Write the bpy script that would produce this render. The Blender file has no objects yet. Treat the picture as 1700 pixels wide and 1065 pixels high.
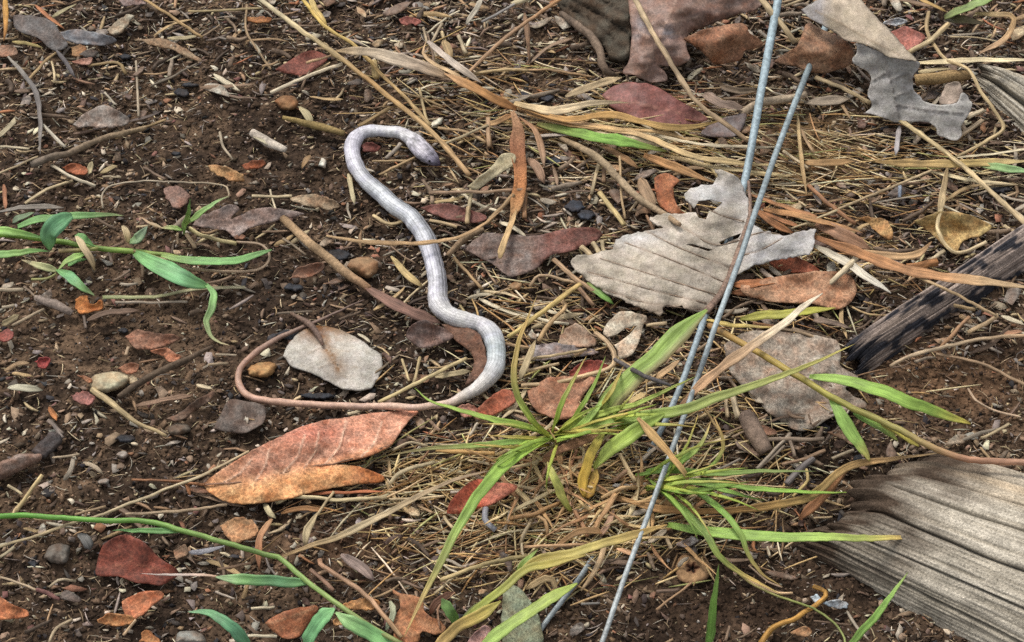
import bpy, math, random
import numpy as np
from mathutils import Vector
from mathutils.geometry import delaunay_2d_cdt

random.seed(11)
RNG = np.random.default_rng(11)
scene = bpy.context.scene
col = scene.collection
rad = math.radians

# ------------------------------------------------------------------ camera
PITCH, DIST, WIDE = rad(47.0), 1.10, 0.46          # looking down at the soil from a crouch
cam_d = bpy.data.cameras.new('camera')
cam = bpy.data.objects.new('camera', cam_d)
col.objects.link(cam)
CAM = np.array([0.0, -DIST * math.cos(PITCH), DIST * math.sin(PITCH)])
cam.location = CAM
cam.rotation_euler = (math.pi / 2 - PITCH, 0, 0)
cam_d.sensor_width = 36.0
cam_d.lens = 36.0 * DIST / WIDE
cam_d.clip_start = 0.01
cam_d.clip_end = 200.0
scene.camera = cam

# ------------------------------------------------------------------ light: bright hazy overcast
world = bpy.data.worlds.new('World')
scene.world = world
world.use_nodes = True
wn = world.node_tree
bg = wn.nodes['Background']
sky = wn.nodes.new('ShaderNodeTexSky')
sky.sky_type = 'NISHITA'
sky.sun_disc = False
SUN_EL, SUN_AZ = rad(58), rad(-38)                 # azimuth measured from +Y towards +X
sky.sun_elevation = SUN_EL
sky.sun_rotation = SUN_AZ
sky.air_density = 1.0
sky.dust_density = 3.0
sky.ozone_density = 1.0
veil = wn.nodes.new('ShaderNodeHueSaturation')      # thin even cloud: the blue of the sky is mostly veiled
veil.inputs['Saturation'].default_value = 0.15
wn.links.new(sky.outputs[0], veil.inputs['Color'])
wn.links.new(veil.outputs[0], bg.inputs[0])
bg.inputs[1].default_value = 0.135
sun_d = bpy.data.lights.new('sun', 'SUN')
sun_d.energy = 1.4
sun_d.angle = rad(18)
sun_d.color = (1.0, 0.93, 0.83)
sun = bpy.data.objects.new('sun', sun_d)
col.objects.link(sun)
to_sun = Vector((math.sin(SUN_AZ) * math.cos(SUN_EL), math.cos(SUN_AZ) * math.cos(SUN_EL), math.sin(SUN_EL)))
sun.rotation_euler = to_sun.to_track_quat('Z', 'Y').to_euler()

vs = scene.view_settings
vs.view_transform = 'Standard'
vs.look = 'None'
vs.exposure = 0.68
vs.gamma = 1.0
vs.use_curve_mapping = False
scene.render.engine = 'CYCLES'
scene.cycles.max_bounces = 6
scene.cycles.use_denoising = False
scene.cycles.use_adaptive_sampling = False

# ------------------------------------------------------------------ noise
def _hash(ix, iy, seed):
    h = (ix.astype(np.int64) * 374761393 + iy.astype(np.int64) * 668265263 + seed * 974634777) & 0xFFFFFFFF
    h = ((h ^ (h >> 13)) * 1274126177) & 0xFFFFFFFF
    h = ((h ^ (h >> 16)) * 2246822519) & 0xFFFFFFFF
    return ((h ^ (h >> 15)) & 0xFFFFFF) / float(0xFFFFFF)

def vnoise(x, y, seed=0):
    x = np.asarray(x, float); y = np.asarray(y, float)
    ix, iy = np.floor(x), np.floor(y)
    fx, fy = x - ix, y - iy
    fx = fx * fx * fx * (fx * (fx * 6 - 15) + 10); fy = fy * fy * fy * (fy * (fy * 6 - 15) + 10)
    a, b = _hash(ix, iy, seed), _hash(ix + 1, iy, seed)
    c, d = _hash(ix, iy + 1, seed), _hash(ix + 1, iy + 1, seed)
    return (a + (b - a) * fx) * (1 - fy) + (c + (d - c) * fx) * fy      # 0..1

def fbm(x, y, seed=0, octs=3):
    s, a, t = 0, 1.0, 0
    for o in range(octs):
        s = s + a * vnoise(x * 2 ** o + 17.3 * o, y * 2 ** o - 9.1 * o, seed + o)
        t += a; a *= 0.5
    return s / t

def Hs(x, y):                                       # the broad lie of the soil
    return 0.010 * (fbm(x / 0.16, y / 0.16, 5, 2) - 0.5) + 0.003 * (vnoise(x / 0.045, y / 0.045, 9) - 0.5)

def Hg(x, y):                                       # the soil itself with clods and grit
    c = fbm(x / 0.011, y / 0.011, 21, 3)
    return Hs(x, y) - 0.0012 + 0.0042 * (c - 0.5) + 0.0022 * (fbm(x / 0.0035, y / 0.0035, 33, 2) - 0.5)

# ------------------------------------------------------------------ pixel of the photograph -> point over the soil
FWD = np.array([0, math.cos(PITCH), -math.sin(PITCH)])
UP = np.array([0, math.sin(PITCH), math.cos(PITCH)])
RGT = np.array([1.0, 0, 0])
KPX = WIDE / DIST / 1700.0

def at(px, py, h=0.0):
    """point(s) h metres above the broad soil surface seen at pixel(s) px,py"""
    px = np.atleast_1d(np.asarray(px, float)); py = np.atleast_1d(np.asarray(py, float))
    h = np.broadcast_to(np.asarray(h, float), px.shape)
    d = FWD[None] + RGT[None] * ((px - 850) * KPX)[:, None] - UP[None] * ((py - 532.5) * KPX)[:, None]
    z = h.copy()
    for _ in range(6):
        t = (z - CAM[2]) / d[:, 2]
        p = CAM[None] + d * t[:, None]
        z = Hs(p[:, 0], p[:, 1]) + h
    p[:, 2] = z
    return p

def px_size(p):                                     # metres per photograph pixel at points p
    return ((p - CAM[None]) @ FWD) * KPX

S = 2.878
ORG = dict(A=(0, 0), B=(425, 0), C=(850, 0), D=(1250, 0), E=(0, 350), F=(425, 350), G=(850, 350), H=(1250, 350),
           I=(0, 695), J=(425, 695), K=(850, 695), L=(1250, 695))
def cv(reg, pts):
    """points of an enlarged view of the photograph -> photograph pixels; keeps heights (mm)"""
    if reg == 'Z':
        return [tuple(p) for p in pts]
    ox, oy = ORG[reg]
    return [(ox + p[0] / S, oy + p[1] / S) + tuple(p[2:]) for p in pts]
def zs(reg):
    return 1.0 if reg == 'Z' else 1.0 / S

# ------------------------------------------------------------------ colour and materials
def lin(c):
    c = np.asarray(c, float) / 255.0
    return np.where(c <= 0.04045, c / 12.92, ((c + 0.055) / 1.055) ** 2.4)
ALB = 0.80                                          # seen colour -> albedo
def alb(c):
    l = lin(c) * ALB
    g = 0.35 * l[0] + 0.5 * l[1] + 0.15 * l[2]
    return np.clip(l * 0.95 + g * 0.05, 0.004, 0.8)

def nd(nt, t, **kw):
    n = nt.nodes.new(t)
    for k, v in kw.items():
        if k in n.inputs:
            n.inputs[k].default_value = v
        else:
            setattr(n, k, v)
    return n

def material(name, rough=0.8, spec=0.25, noise=350.0, amount=0.5, bump=0.25, bump_scale=900.0, streak=False,
             translucent=0.0, metallic=0.0, speck=0.0, coarse=90.0, net=0.0):
    m = bpy.data.materials.new(name)
    m.use_nodes = True
    nt = m.node_tree
    L = nt.links.new
    b = nt.nodes['Principled BSDF']
    out = nt.nodes['Material Output']
    a = nd(nt, 'ShaderNodeAttribute', attribute_name='Col')
    tc = nd(nt, 'ShaderNodeTexCoord')
    if streak:
        mp = nd(nt, 'ShaderNodeMapping')
        mp.inputs['Scale'].default_value = (9.0, 0.45, 1.0)
        L(tc.outputs['UV'], mp.inputs[0]); vec = mp.outputs[0]
        sc1, sc2 = 1.0, 2.3
    else:
        vec = tc.outputs['Object']; sc1, sc2 = noise, coarse
    n1 = nd(nt, 'ShaderNodeTexNoise', Scale=sc1, Detail=5.0, Roughness=0.65)
    L(vec, n1.inputs['Vector'])
    n2 = nd(nt, 'ShaderNodeTexNoise', Scale=coarse, Detail=3.0, Roughness=0.6)
    L(tc.outputs['Object'], n2.inputs['Vector'])
    r1 = nd(nt, 'ShaderNodeMapRange'); L(n1.outputs['Fac'], r1.inputs[0])
    r1.inputs[1].default_value = 0.3; r1.inputs[2].default_value = 0.7
    r1.inputs[3].default_value = 1 - amount; r1.inputs[4].default_value = 1 + amount * 0.8
    r2 = nd(nt, 'ShaderNodeMapRange'); L(n2.outputs['Fac'], r2.inputs[0])
    r2.inputs[1].default_value = 0.3; r2.inputs[2].default_value = 0.7
    r2.inputs[3].default_value = 1 - amount * 0.6; r2.inputs[4].default_value = 1 + amount * 0.5
    mul = nd(nt, 'ShaderNodeMath', operation='MULTIPLY'); L(r1.outputs[0], mul.inputs[0]); L(r2.outputs[0], mul.inputs[1])
    vm = nd(nt, 'ShaderNodeVectorMath', operation='SCALE'); L(a.outputs['Color'], vm.inputs[0]); L(mul.outputs[0], vm.inputs['Scale'])
    csock = vm.outputs[0]
    if speck > 0:                                   # small dark spots of rot
        v = nd(nt, 'ShaderNodeTexNoise', Scale=1500.0, Detail=2.0); L(tc.outputs['Object'], v.inputs['Vector'])
        rs = nd(nt, 'ShaderNodeMapRange'); L(v.outputs['Fac'], rs.inputs[0])
        rs.inputs[1].default_value = 0.60; rs.inputs[2].default_value = 0.72
        rs.inputs[3].default_value = 1.0; rs.inputs[4].default_value = 1.0 - speck
        vm2 = nd(nt, 'ShaderNodeVectorMath', operation='SCALE'); L(csock, vm2.inputs[0]); L(rs.outputs[0], vm2.inputs['Scale'])
        csock = vm2.outputs[0]
    if net > 0:                                     # fine network of veinlets
        vo = nd(nt, 'ShaderNodeTexVoronoi', Scale=420.0, Randomness=0.9); vo.feature = 'DISTANCE_TO_EDGE'; L(tc.outputs['Object'], vo.inputs['Vector'])
        rv = nd(nt, 'ShaderNodeMapRange'); L(vo.outputs['Distance'], rv.inputs[0])
        rv.inputs[1].default_value = 0.0; rv.inputs[2].default_value = 0.14; rv.inputs[3].default_value = 1.0 + net; rv.inputs[4].default_value = 1.0
        vm3 = nd(nt, 'ShaderNodeVectorMath', operation='SCALE'); L(csock, vm3.inputs[0]); L(rv.outputs[0], vm3.inputs['Scale'])
        csock = vm3.outputs[0]
    L(csock, b.inputs['Base Color'])
    b.inputs['Roughness'].default_value = rough
    b.inputs['Specular IOR Level'].default_value = spec
    b.inputs['Metallic'].default_value = metallic
    nb = nd(nt, 'ShaderNodeTexNoise', Scale=(1.6 if streak else bump_scale), Detail=4.0, Roughness=0.6)
    L(vec, nb.inputs['Vector'])
    bp = nd(nt, 'ShaderNodeBump', Strength=bump, Distance=0.0008)
    L(nb.outputs['Fac'], bp.inputs['Height'])
    L(bp.outputs[0], b.inputs['Normal'])
    if translucent > 0:
        tr = nd(nt, 'ShaderNodeBsdfTranslucent'); L(csock, tr.inputs['Color']); L(bp.outputs[0], tr.inputs['Normal'])
        mx = nd(nt, 'ShaderNodeMixShader'); mx.inputs[0].default_value = translucent
        L(b.outputs[0], mx.inputs[1]); L(tr.outputs[0], mx.inputs[2]); L(mx.outputs[0], out.inputs['Surface'])
    return m

M = dict(
    soil=material('soil', 0.95, 0.12, 420, 0.75, 0.7, 700, coarse=70),
    crumb=material('soil_crumb', 0.92, 0.15, 900, 0.5, 0.4, 1500),
    fibre=material('fibre', 0.85, 0.2, 700, 0.35, 0.2, 1500),
    leaf=material('dead_leaf', 0.66, 0.3, 800, 0.46, 0.4, 1500, speck=0.45, translucent=0.10, net=0.42),
    glossy=material('dead_leaf_glossy', 0.55, 0.35, 600, 0.32, 0.25, 1200, speck=0.4, net=0.3),
    pale=material('bleached_leaf', 0.75, 0.25, 1100, 0.32, 0.4, 1700, speck=0.28, coarse=60, net=-0.22),
    straw=material('straw', 0.65, 0.3, amount=0.55, bump=0.4, streak=True, coarse=120, translucent=0.08),
    grass=material('grass', 0.5, 0.35, amount=0.36, bump=0.25, streak=True, coarse=110, translucent=0.28),
    wood=material('weathered_wood', 0.92, 0.12, 1100, 0.5, 0.7, 1300, speck=0.35),
    twig=material('twig_bark', 0.85, 0.2, 600, 0.45, 0.5, 900, speck=0.4),
    stone=material('stone', 0.8, 0.25, 500, 0.35, 0.35, 800, speck=0.3),
    char=material('charcoal', 0.75, 0.25, 700, 0.6, 0.7, 900),
    wire=material('galvanised_wire', 0.55, 0.45, 500, 0.42, 0.3, 1000, metallic=0.15, speck=0.4),
)

# ------------------------------------------------------------------ mesh plumbing
def make_obj(name, v, faces, vcol, mat, parent=None, uv=None, smooth=True, origin=None):
    v = np.asarray(v, float)
    if origin is None:
        origin = v.mean(0) if parent is None else np.zeros(3)
    me = bpy.data.meshes.new(name)
    me.from_pydata((v - origin).tolist(), [], faces)
    ca = me.color_attributes.new('Col', 'FLOAT_COLOR', 'POINT')
    c4 = np.ones((len(v), 4)); c4[:, :3] = vcol
    ca.data.foreach_set('color', c4.ravel())
    if uv is not None:
        ul = me.uv_layers.new(name='UVMap')
        li = np.zeros(len(me.loops), np.int32); me.loops.foreach_get('vertex_index', li)
        ul.data.foreach_set('uv', np.asarray(uv, float)[li].ravel())
    if smooth:
        me.polygons.foreach_set('use_smooth', np.ones(len(me.polygons), bool))
    me.materials.append(mat)
    me.update()
    o = bpy.data.objects.new(name, me)
    col.objects.link(o)
    if parent is not None:
        o.parent = parent
        o.location = (0, 0, 0) if parent.parent is not None else Vector(origin) - Vector(parent.location)
    else:
        o.location = origin
    return o

def tag(o, label=None, cat=None, group=None, kind=None):
    if label: o['label'] = label
    if cat: o['category'] = cat
    if group: o['group'] = group
    if kind: o['kind'] = kind
    return o

def thing(name, label, cat, p, group=None):
    e = bpy.data.objects.new(name, None)
    e.empty_display_size = 0.01
    col.objects.link(e)
    e.location = p
    return tag(e, label, cat, group)

# labels for the many straws, scraps and twigs: look first, then the nearest thing one can find
MARKS = [(705, 250, "the snake's head"), (590, 275, "the snake's neck"), (715, 430, "the snake's pale mid body"),
 (815, 580, "the lower bend of the snake"), (520, 672, "the snake's thin tail"), (553, 592, 'the oval white leaf'),
 (490, 760, 'the big orange leaf'), (915, 722, 'the heart of the big grass clump'), (1120, 440, 'the big bleached leaf'),
 (1265, 200, 'the pair of wires'), (1080, 60, 'the big purplish brown leaf'), (1480, 110, 'the curled grey leaf'),
 (1550, 500, 'the charred stick'), (1540, 880, 'the weathered log'), (1670, 170, 'the cracked grey branch'),
 (1590, 380, 'the yellow cupped leaf'), (150, 410, 'the creeping grass runner'), (310, 360, 'the small grass sprout'),
 (225, 930, 'the dark red leaf'), (870, 200, 'the dry grass tuft'), (870, 420, 'the flat reddish grey leaf'),
 (180, 630, 'the cream seed pod'), (120, 50, 'the slate grey leaf'), (300, 880, 'the trailing green runner'),
 (1150, 945, 'the round seed capsule'), (150, 240, 'the bent grey stick'), (680, 105, 'the wide pale dry blade'),
 (1080, 180, 'the wine red leaf'), (1310, 660, 'the half buried grey leaf'), (1200, 800, 'the dark green side tuft'),
 (690, 1020, 'the torn tan leaf'), (790, 830, 'the bright red leaf'), (30, 770, 'the grey wood chunk'),
 (1600, 20, 'the olive grass shoot'), (390, 360, 'the ragged grey brown leaf'), (950, 30, 'the dark bark slab'),
 (1660, 275, 'the green tipped dry blade'), (1010, 560, 'the small torn pale leaf'), (900, 960, 'the tan bottom grass blades'),
 (480, 110, 'the rust red leaf scrap'), (1300, 480, 'the rust coloured leaf'), (720, 560, 'the crumpled brown leaf'),
 (330, 100, 'the bare crumbly soil'), (620, 900, 'the fibrous soil patch'), (1330, 240, 'the sandy soil patch'),
 (1600, 620, 'the smooth brown soil'), (250, 720, 'the dark bare soil'), (1350, 1000, 'the dark soil below the log')]

def cname(c):
    r, g, b = [float(x) for x in c[:3]]
    mx, mn = max(r, g, b), min(r, g, b); sat = (mx - mn) / max(mx, 1)
    if g > r * 1.03 and sat > 0.2: return 'green'
    if sat < 0.17: return 'whitish' if mx > 200 else 'pale grey' if mx > 165 else 'grey' if mx > 112 else 'blackish'
    if r > g * 1.55: return 'rust red'
    if r > g * 1.32 and sat > 0.42: return 'orange brown'
    if mx > 198: return 'cream'
    if mx > 178: return 'pale tan'
    if mx > 155: return 'tan'
    if mx > 122: return 'brown'
    return 'dark brown'

USED = set()
def autolabel(noun, c, pts, verb='lying'):
    xs = [p[0] for p in pts]; ys = [p[1] for p in pts]
    cx, cy = sum(xs) / len(xs), sum(ys) / len(ys)
    ln = math.hypot(max(xs) - min(xs), max(ys) - min(ys))
    if noun.endswith(('leaf', 'scrap', 'chip', 'pebble', 'chunk')):
        size = 'tiny' if ln < 22 else 'little' if ln < 34 else 'small' if ln < 55 else 'broad'
    else:
        size = 'tiny' if ln < 26 else 'stubby' if ln < 42 else 'short' if ln < 75 else 'medium length' if ln < 140 else 'long' if ln < 260 else 'very long'
    ds = sorted((math.hypot(cx - m[0], (cy - m[1]) * 1.3), m[2]) for m in MARKS)
    cn = 'bluish black' if noun.startswith('charcoal') else cname(c)
    rel = 'beside' if ds[0][0] < 70 else 'near'
    bend = ''
    if len(pts) > 2 and not noun.endswith(('leaf', 'scrap', 'chip', 'pebble', 'chunk')):
        d = math.hypot(xs[-1] - xs[0], ys[-1] - ys[0]); l = sum(math.hypot(xs[i + 1] - xs[i], ys[i + 1] - ys[i]) for i in range(len(xs) - 1))
        bend = 'curved ' if l > 1.06 * d else 'straight '
    tries = [f"{size} {cn} {noun} {verb} {rel} {ds[0][1]}", f"{size} {bend}{cn} {noun} {verb} {rel} {ds[0][1]}",
             f"{size} {bend}{cn} {noun} between {ds[0][1]} and {ds[1][1]}", f"{size} {bend}{cn} {noun} between {ds[0][1]} and {ds[2][1]}"]
    lab = next((t for t in tries if t not in USED and len(t.split()) <= 16), tries[0])
    USED.add(lab)
    ph = ds[0][1]
    return lab, f"{noun} pieces around {ph[4:] if ph.startswith('the ') else ph}"

def finish(o, noun, cat, c, pts, label, group=None, verb='lying'):
    if label is None:
        lab, g = autolabel(noun, c, pts, verb)
        tag(o, lab, cat, group or g)
    else:
        tag(o, label, cat, group)
    return o

# ------------------------------------------------------------------ curves
def resample(arr, n):
    """Catmull-Rom through the rows of arr, n rows spaced evenly by the first two columns"""
    a = np.asarray(arr, float)
    if len(a) == 2:
        t = np.linspace(0, 1, n)[:, None]
        return a[0] * (1 - t) + a[1] * t
    P = np.vstack([2 * a[0] - a[1], a, 2 * a[-1] - a[-2]])
    out = []
    for i in range(1, len(P) - 2):
        t = np.linspace(0, 1, 16, endpoint=False)[:, None]
        p0, p1, p2, p3 = P[i - 1], P[i], P[i + 1], P[i + 2]
        out.append(0.5 * ((2 * p1) + (-p0 + p2) * t + (2 * p0 - 5 * p1 + 4 * p2 - p3) * t ** 2 + (-p0 + 3 * p1 - 3 * p2 + p3) * t ** 3))
    d = np.vstack(out + [a[-1:]])
    s = np.r_[0, np.cumsum(np.hypot(*(np.diff(d[:, :2], axis=0).T)))]
    q = np.linspace(0, s[-1], n)
    return np.stack([np.interp(q, s, d[:, k]) for k in range(d.shape[1])], 1)

def grad(cols, t):
    c = np.array([alb(k) for k in cols])
    if len(c) == 1:
        return np.repeat(c, len(t), 0)
    x = np.linspace(0, 1, len(c))
    return np.stack([np.interp(t, x, c[:, k]) for k in range(3)], 1)

def path3(pts, h, n, jit=1.0):
    full = [(p[0], p[1], (p[2] if len(p) > 2 else h)) for p in pts]
    q = resample(full, n)
    if jit > 0 and n > 5:
        s = np.r_[0, np.cumsum(np.hypot(*(np.diff(q[:, :2], axis=0).T)))]; sd = random.randint(0, 9999); k = np.sin(np.linspace(0, np.pi, n)) ** 0.5
        for cc in (0, 1): q[:, cc] += jit * k * (1.8 * (vnoise(s / 34.0, s * 0 + cc * 7, sd) - 0.5) + 1.6 * (vnoise(s / 11.0, s * 0 + cc * 7, sd + 1) - 0.5))
    w = at(q[:, 0], q[:, 1], q[:, 2] / 1000.0)
    return w, px_size(w)

def frames(w):
    t = np.gradient(w, axis=0)
    t /= np.linalg.norm(t, axis=1)[:, None] + 1e-12
    return t

PROF = {
    'grass': lambda t: np.minimum(1, 0.42 + 2.6 * t) * np.power(np.clip(1 - t ** 1.9, 0, 1), 0.9),
    'leafy': lambda t: np.power(np.clip(np.sin(np.pi * np.clip(t * 0.94 + 0.05, 0, 1)), 0, 1), 0.7),
    'strap': lambda t: np.minimum(1, np.minimum(0.35 + 4 * t, 0.12 + 4 * (1 - t))),
    'stem': lambda t: 1 - 0.45 * t,
    'even': lambda t: np.ones_like(t),
}

def ribbon(reg, pts, w, cols, h=4.0, prof='strap', fold=0.25, roll=None, n=None, mat='straw', name='dry_straw', parent=None,
           label=None, cat='straw', noun='straw', group=None, thick=0.00022, edge=None, verb='lying', wob=0.22, jit=1.0):
    p = cv(reg, pts); w = w * zs(reg)
    ln = sum(math.hypot(p[i + 1][0] - p[i][0], p[i + 1][1] - p[i][1]) for i in range(len(p) - 1))
    n = n or int(max(6, min(34, ln / 9)))
    c, ps = path3(p, h, n, jit)
    t = np.linspace(0, 1, n)
    tg = frames(c)
    view = CAM[None] - c; view /= np.linalg.norm(view, axis=1)[:, None]
    nr = 0.62 * np.array([0, 0, 1.0])[None] + 0.38 * view
    cr = np.cross(nr, tg); cr /= np.linalg.norm(cr, axis=1)[:, None] + 1e-9
    nr = np.cross(tg, cr)
    if roll is None: roll = random.uniform(-0.45, 0.45)
    ang = roll + 0.25 * np.sin(t * random.uniform(2, 6) + random.uniform(0, 6))
    cr, nr = cr * np.cos(ang)[:, None] + nr * np.sin(ang)[:, None], nr * np.cos(ang)[:, None] - cr * np.sin(ang)[:, None]
    sd = random.randint(0, 9999)
    ww = PROF[prof](t) * w * ps * (1 + wob * (vnoise(t * n / 3.0, t * 0 + 3.1, sd) - 0.5) * 2)
    us = np.array([-1, -0.5, 0, 0.5, 1.0]) if w > 9 else np.array([-1, 0, 1.0])
    k = len(us)
    top = c[:, None] + cr[:, None] * (us[None, :, None] * ww[:, None, None] / 2) + nr[:, None] * (np.abs(us)[None, :, None] * fold * ww[:, None, None] / 2)
    bot = top - nr[:, None] * thick
    V = np.concatenate([top, bot[:, ::-1]], 1).reshape(-1, 3)
    m = 2 * k
    base = grad(cols, t)
    cc = np.repeat(base[:, None], k, 1)
    if edge is not None:                             # colour of one half of the blade
        e = alb(edge)
        cc[:, 0] = e; cc[:, 1] = 0.6 * e + 0.4 * cc[:, 1]
    cc = cc * (1 + 0.12 * (us[None, :, None] == 0)) * (0.70 + 0.28 * vnoise(t * n / 5.0, t * 0, sd + 9)[:, None] + 0.32 * vnoise(np.repeat(t[:, None], k, 1) * n / 2, us[None].repeat(n, 0) * 1.7, sd + 5))[..., None]
    C = np.concatenate([cc, cc[:, ::-1] * 0.95], 1).reshape(-1, 3)
    uu = np.concatenate([us, us[::-1]]) * 0.5 + 0.5
    al = np.r_[0, np.cumsum(np.linalg.norm(np.diff(c, axis=0), axis=1))] / 0.006 + sd % 50
    UV = np.stack([np.repeat(uu[None], n, 0), np.repeat(al[:, None], m, 1)], 2).reshape(-1, 2)
    F = []
    for i in range(n - 1):
        for j in range(m):
            j2 = (j + 1) % m
            F.append((i * m + j, i * m + j2, (i + 1) * m + j2, (i + 1) * m + j))
    F.append(tuple(range(m))[::-1]); F.append(tuple((n - 1) * m + j for j in range(m)))
    o = make_obj(name, V, F, C, M[mat], parent, UV)
    if parent is None:
        finish(o, noun, cat, cols[len(cols) // 2], p, label, group, verb)
    return o

def tube(reg, pts, r, cols, h=4.0, sides=7, n=None, mat='twig', name='twig', parent=None, label=None, cat='twig', noun='twig',
         group=None, rough=0.12, flat=1.0, taper=None, verb='lying', knots=0, colfn=None, jit=1.0):
    """r: radius or list of radii (view pixels)"""
    p = cv(reg, pts)
    ln = sum(math.hypot(p[i + 1][0] - p[i][0], p[i + 1][1] - p[i][1]) for i in range(len(p) - 1))
    n = n or int(max(6, min(60, ln / 7)))
    c, ps = path3(p, h, n, jit)
    t = np.linspace(0, 1, n)
    rs = np.atleast_1d(np.asarray(r, float)) * zs(reg)
    rr = np.interp(t, np.linspace(0, 1, len(rs)), rs) * ps
    if taper: rr = rr * (1 - taper * t)
    sd = random.randint(0, 9999)
    for kx in range(knots):
        q = (kx + 0.5 + random.uniform(-.2, .2)) / knots
        rr = rr * (1 + 0.28 * np.exp(-((t - q) * n / 0.9) ** 2))
    tg = frames(c)
    cr = np.cross(tg, np.array([0, 0, 1.0])[None]); cr /= np.linalg.norm(cr, axis=1)[:, None] + 1e-9
    up = np.cross(cr, tg)
    a = np.linspace(0, 2 * np.pi, sides, endpoint=False)
    nz = 1 + rough * 2 * (vnoise(np.repeat(t[:, None], sides, 1) * n / 2.2, np.repeat(a[None], n, 0) * 1.3, sd) - 0.5)
    R = rr[:, None] * nz
    V = (c[:, None] + cr[:, None] * (np.cos(a)[None, :, None] * R[..., None]) + up[:, None] * (np.sin(a)[None, :, None] * R[..., None] * flat)).reshape(-1, 3)
    base = grad(cols, t)
    C = np.repeat(base[:, None], sides, 1) * (0.66 + 0.34 * vnoise(t * n / 6.0, t * 0, sd + 9)[:, None] + 0.34 * vnoise(np.repeat(t[:, None], sides, 1) * n / 1.5, np.repeat(a[None], n, 0), sd + 3))[..., None]
    if colfn is not None: C = colfn(C, t, a, p)
    C = C.reshape(-1, 3)
    al = np.r_[0, np.cumsum(np.linalg.norm(np.diff(c, axis=0), axis=1))] / 0.006 + sd % 50
    UV = np.stack([np.repeat(a[None] / 6.2832, n, 0), np.repeat(al[:, None], sides, 1)], 2).reshape(-1, 2)
    F = []
    for i in range(n - 1):
        for j in range(sides):
            j2 = (j + 1) % sides
            F.append((i * sides + j, i * sides + j2, (i + 1) * sides + j2, (i + 1) * sides + j))
    F.append(tuple(range(sides))[::-1]); F.append(tuple((n - 1) * sides + j for j in range(sides)))
    o = make_obj(name, V, F, C, M[mat], parent, UV)
    if parent is None:
        finish(o, noun, cat, cols[len(cols) // 2], p, label, group, verb)
    return o

def straw(reg, pts, w, c, h=4.0, **kw):
    """a dry round stalk"""
    c = c if isinstance(c, list) else [c]
    kw.setdefault('name', 'straw_stalk'); kw.setdefault('noun', 'straw stalk'); kw.setdefault('cat', 'straw')
    return tube(reg, pts, w / 2.0, c, h, sides=6, mat='straw', rough=0.16, flat=0.7, **kw)

def blade(reg, pts, w, c, h=4.0, **kw):
    """a dry flat grass blade"""
    c = c if isinstance(c, list) else [c]
    kw.setdefault('name', 'grass_straw'); kw.setdefault('noun', 'dry grass blade'); kw.setdefault('cat', 'dry blade')
    return ribbon(reg, pts, w * 0.84, c, h, **kw)

# ------------------------------------------------------------------ sheets traced on the ground: leaves, chips, bark, stones
def inside(poly, x, y):
    r = np.zeros(len(x), bool)
    j = len(poly) - 1
    for i in range(len(poly)):
        xi, yi = poly[i][:2]; xj, yj = poly[j][:2]
        cnd = ((yi > y) != (yj > y)) & (x < (xj - xi) * (y - yi) / (yj - yi + 1e-12) + xi)
        r ^= cnd; j = i
    return r

def dist_poly(poly, x, y, closed=True):
    d = np.full(len(x), 1e9)
    k = len(poly)
    for i in range(k if closed else k - 1):
        ax, ay = poly[i][:2]; bx, by = poly[(i + 1) % k][:2]
        l2 = (bx - ax) ** 2 + (by - ay) ** 2 + 1e-9
        t = np.clip(((x - ax) * (bx - ax) + (y - ay) * (by - ay)) / l2, 0, 1)
        d = np.minimum(d, np.hypot(x - ax - t * (bx - ax), y - ay - t * (by - ay)))
    return d

def tps(P, z):
    """thin plate surface through control heights"""
    m = P[:, :2].mean(0); X = (P[:, :2] - m) / 60.0; n = len(X)
    def phi(r2): return 0.5 * r2 * np.log(r2 + 1e-9)
    K = phi(((X[:, None] - X[None]) ** 2).sum(2)) + np.eye(n) * 0.006
    Q = np.hstack([np.ones((n, 1)), X])
    A = np.block([[K, Q], [Q.T, np.zeros((3, 3))]])
    w = np.linalg.lstsq(A, np.r_[z, 0, 0, 0], rcond=None)[0]
    def f(x, y):
        q = (np.stack([np.asarray(x, float), np.asarray(y, float)], 1) - m) / 60.0
        return phi(((q[:, None] - X[None]) ** 2).sum(2)) @ w[:n] + w[n] + q @ w[n + 1:]
    return f

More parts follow.
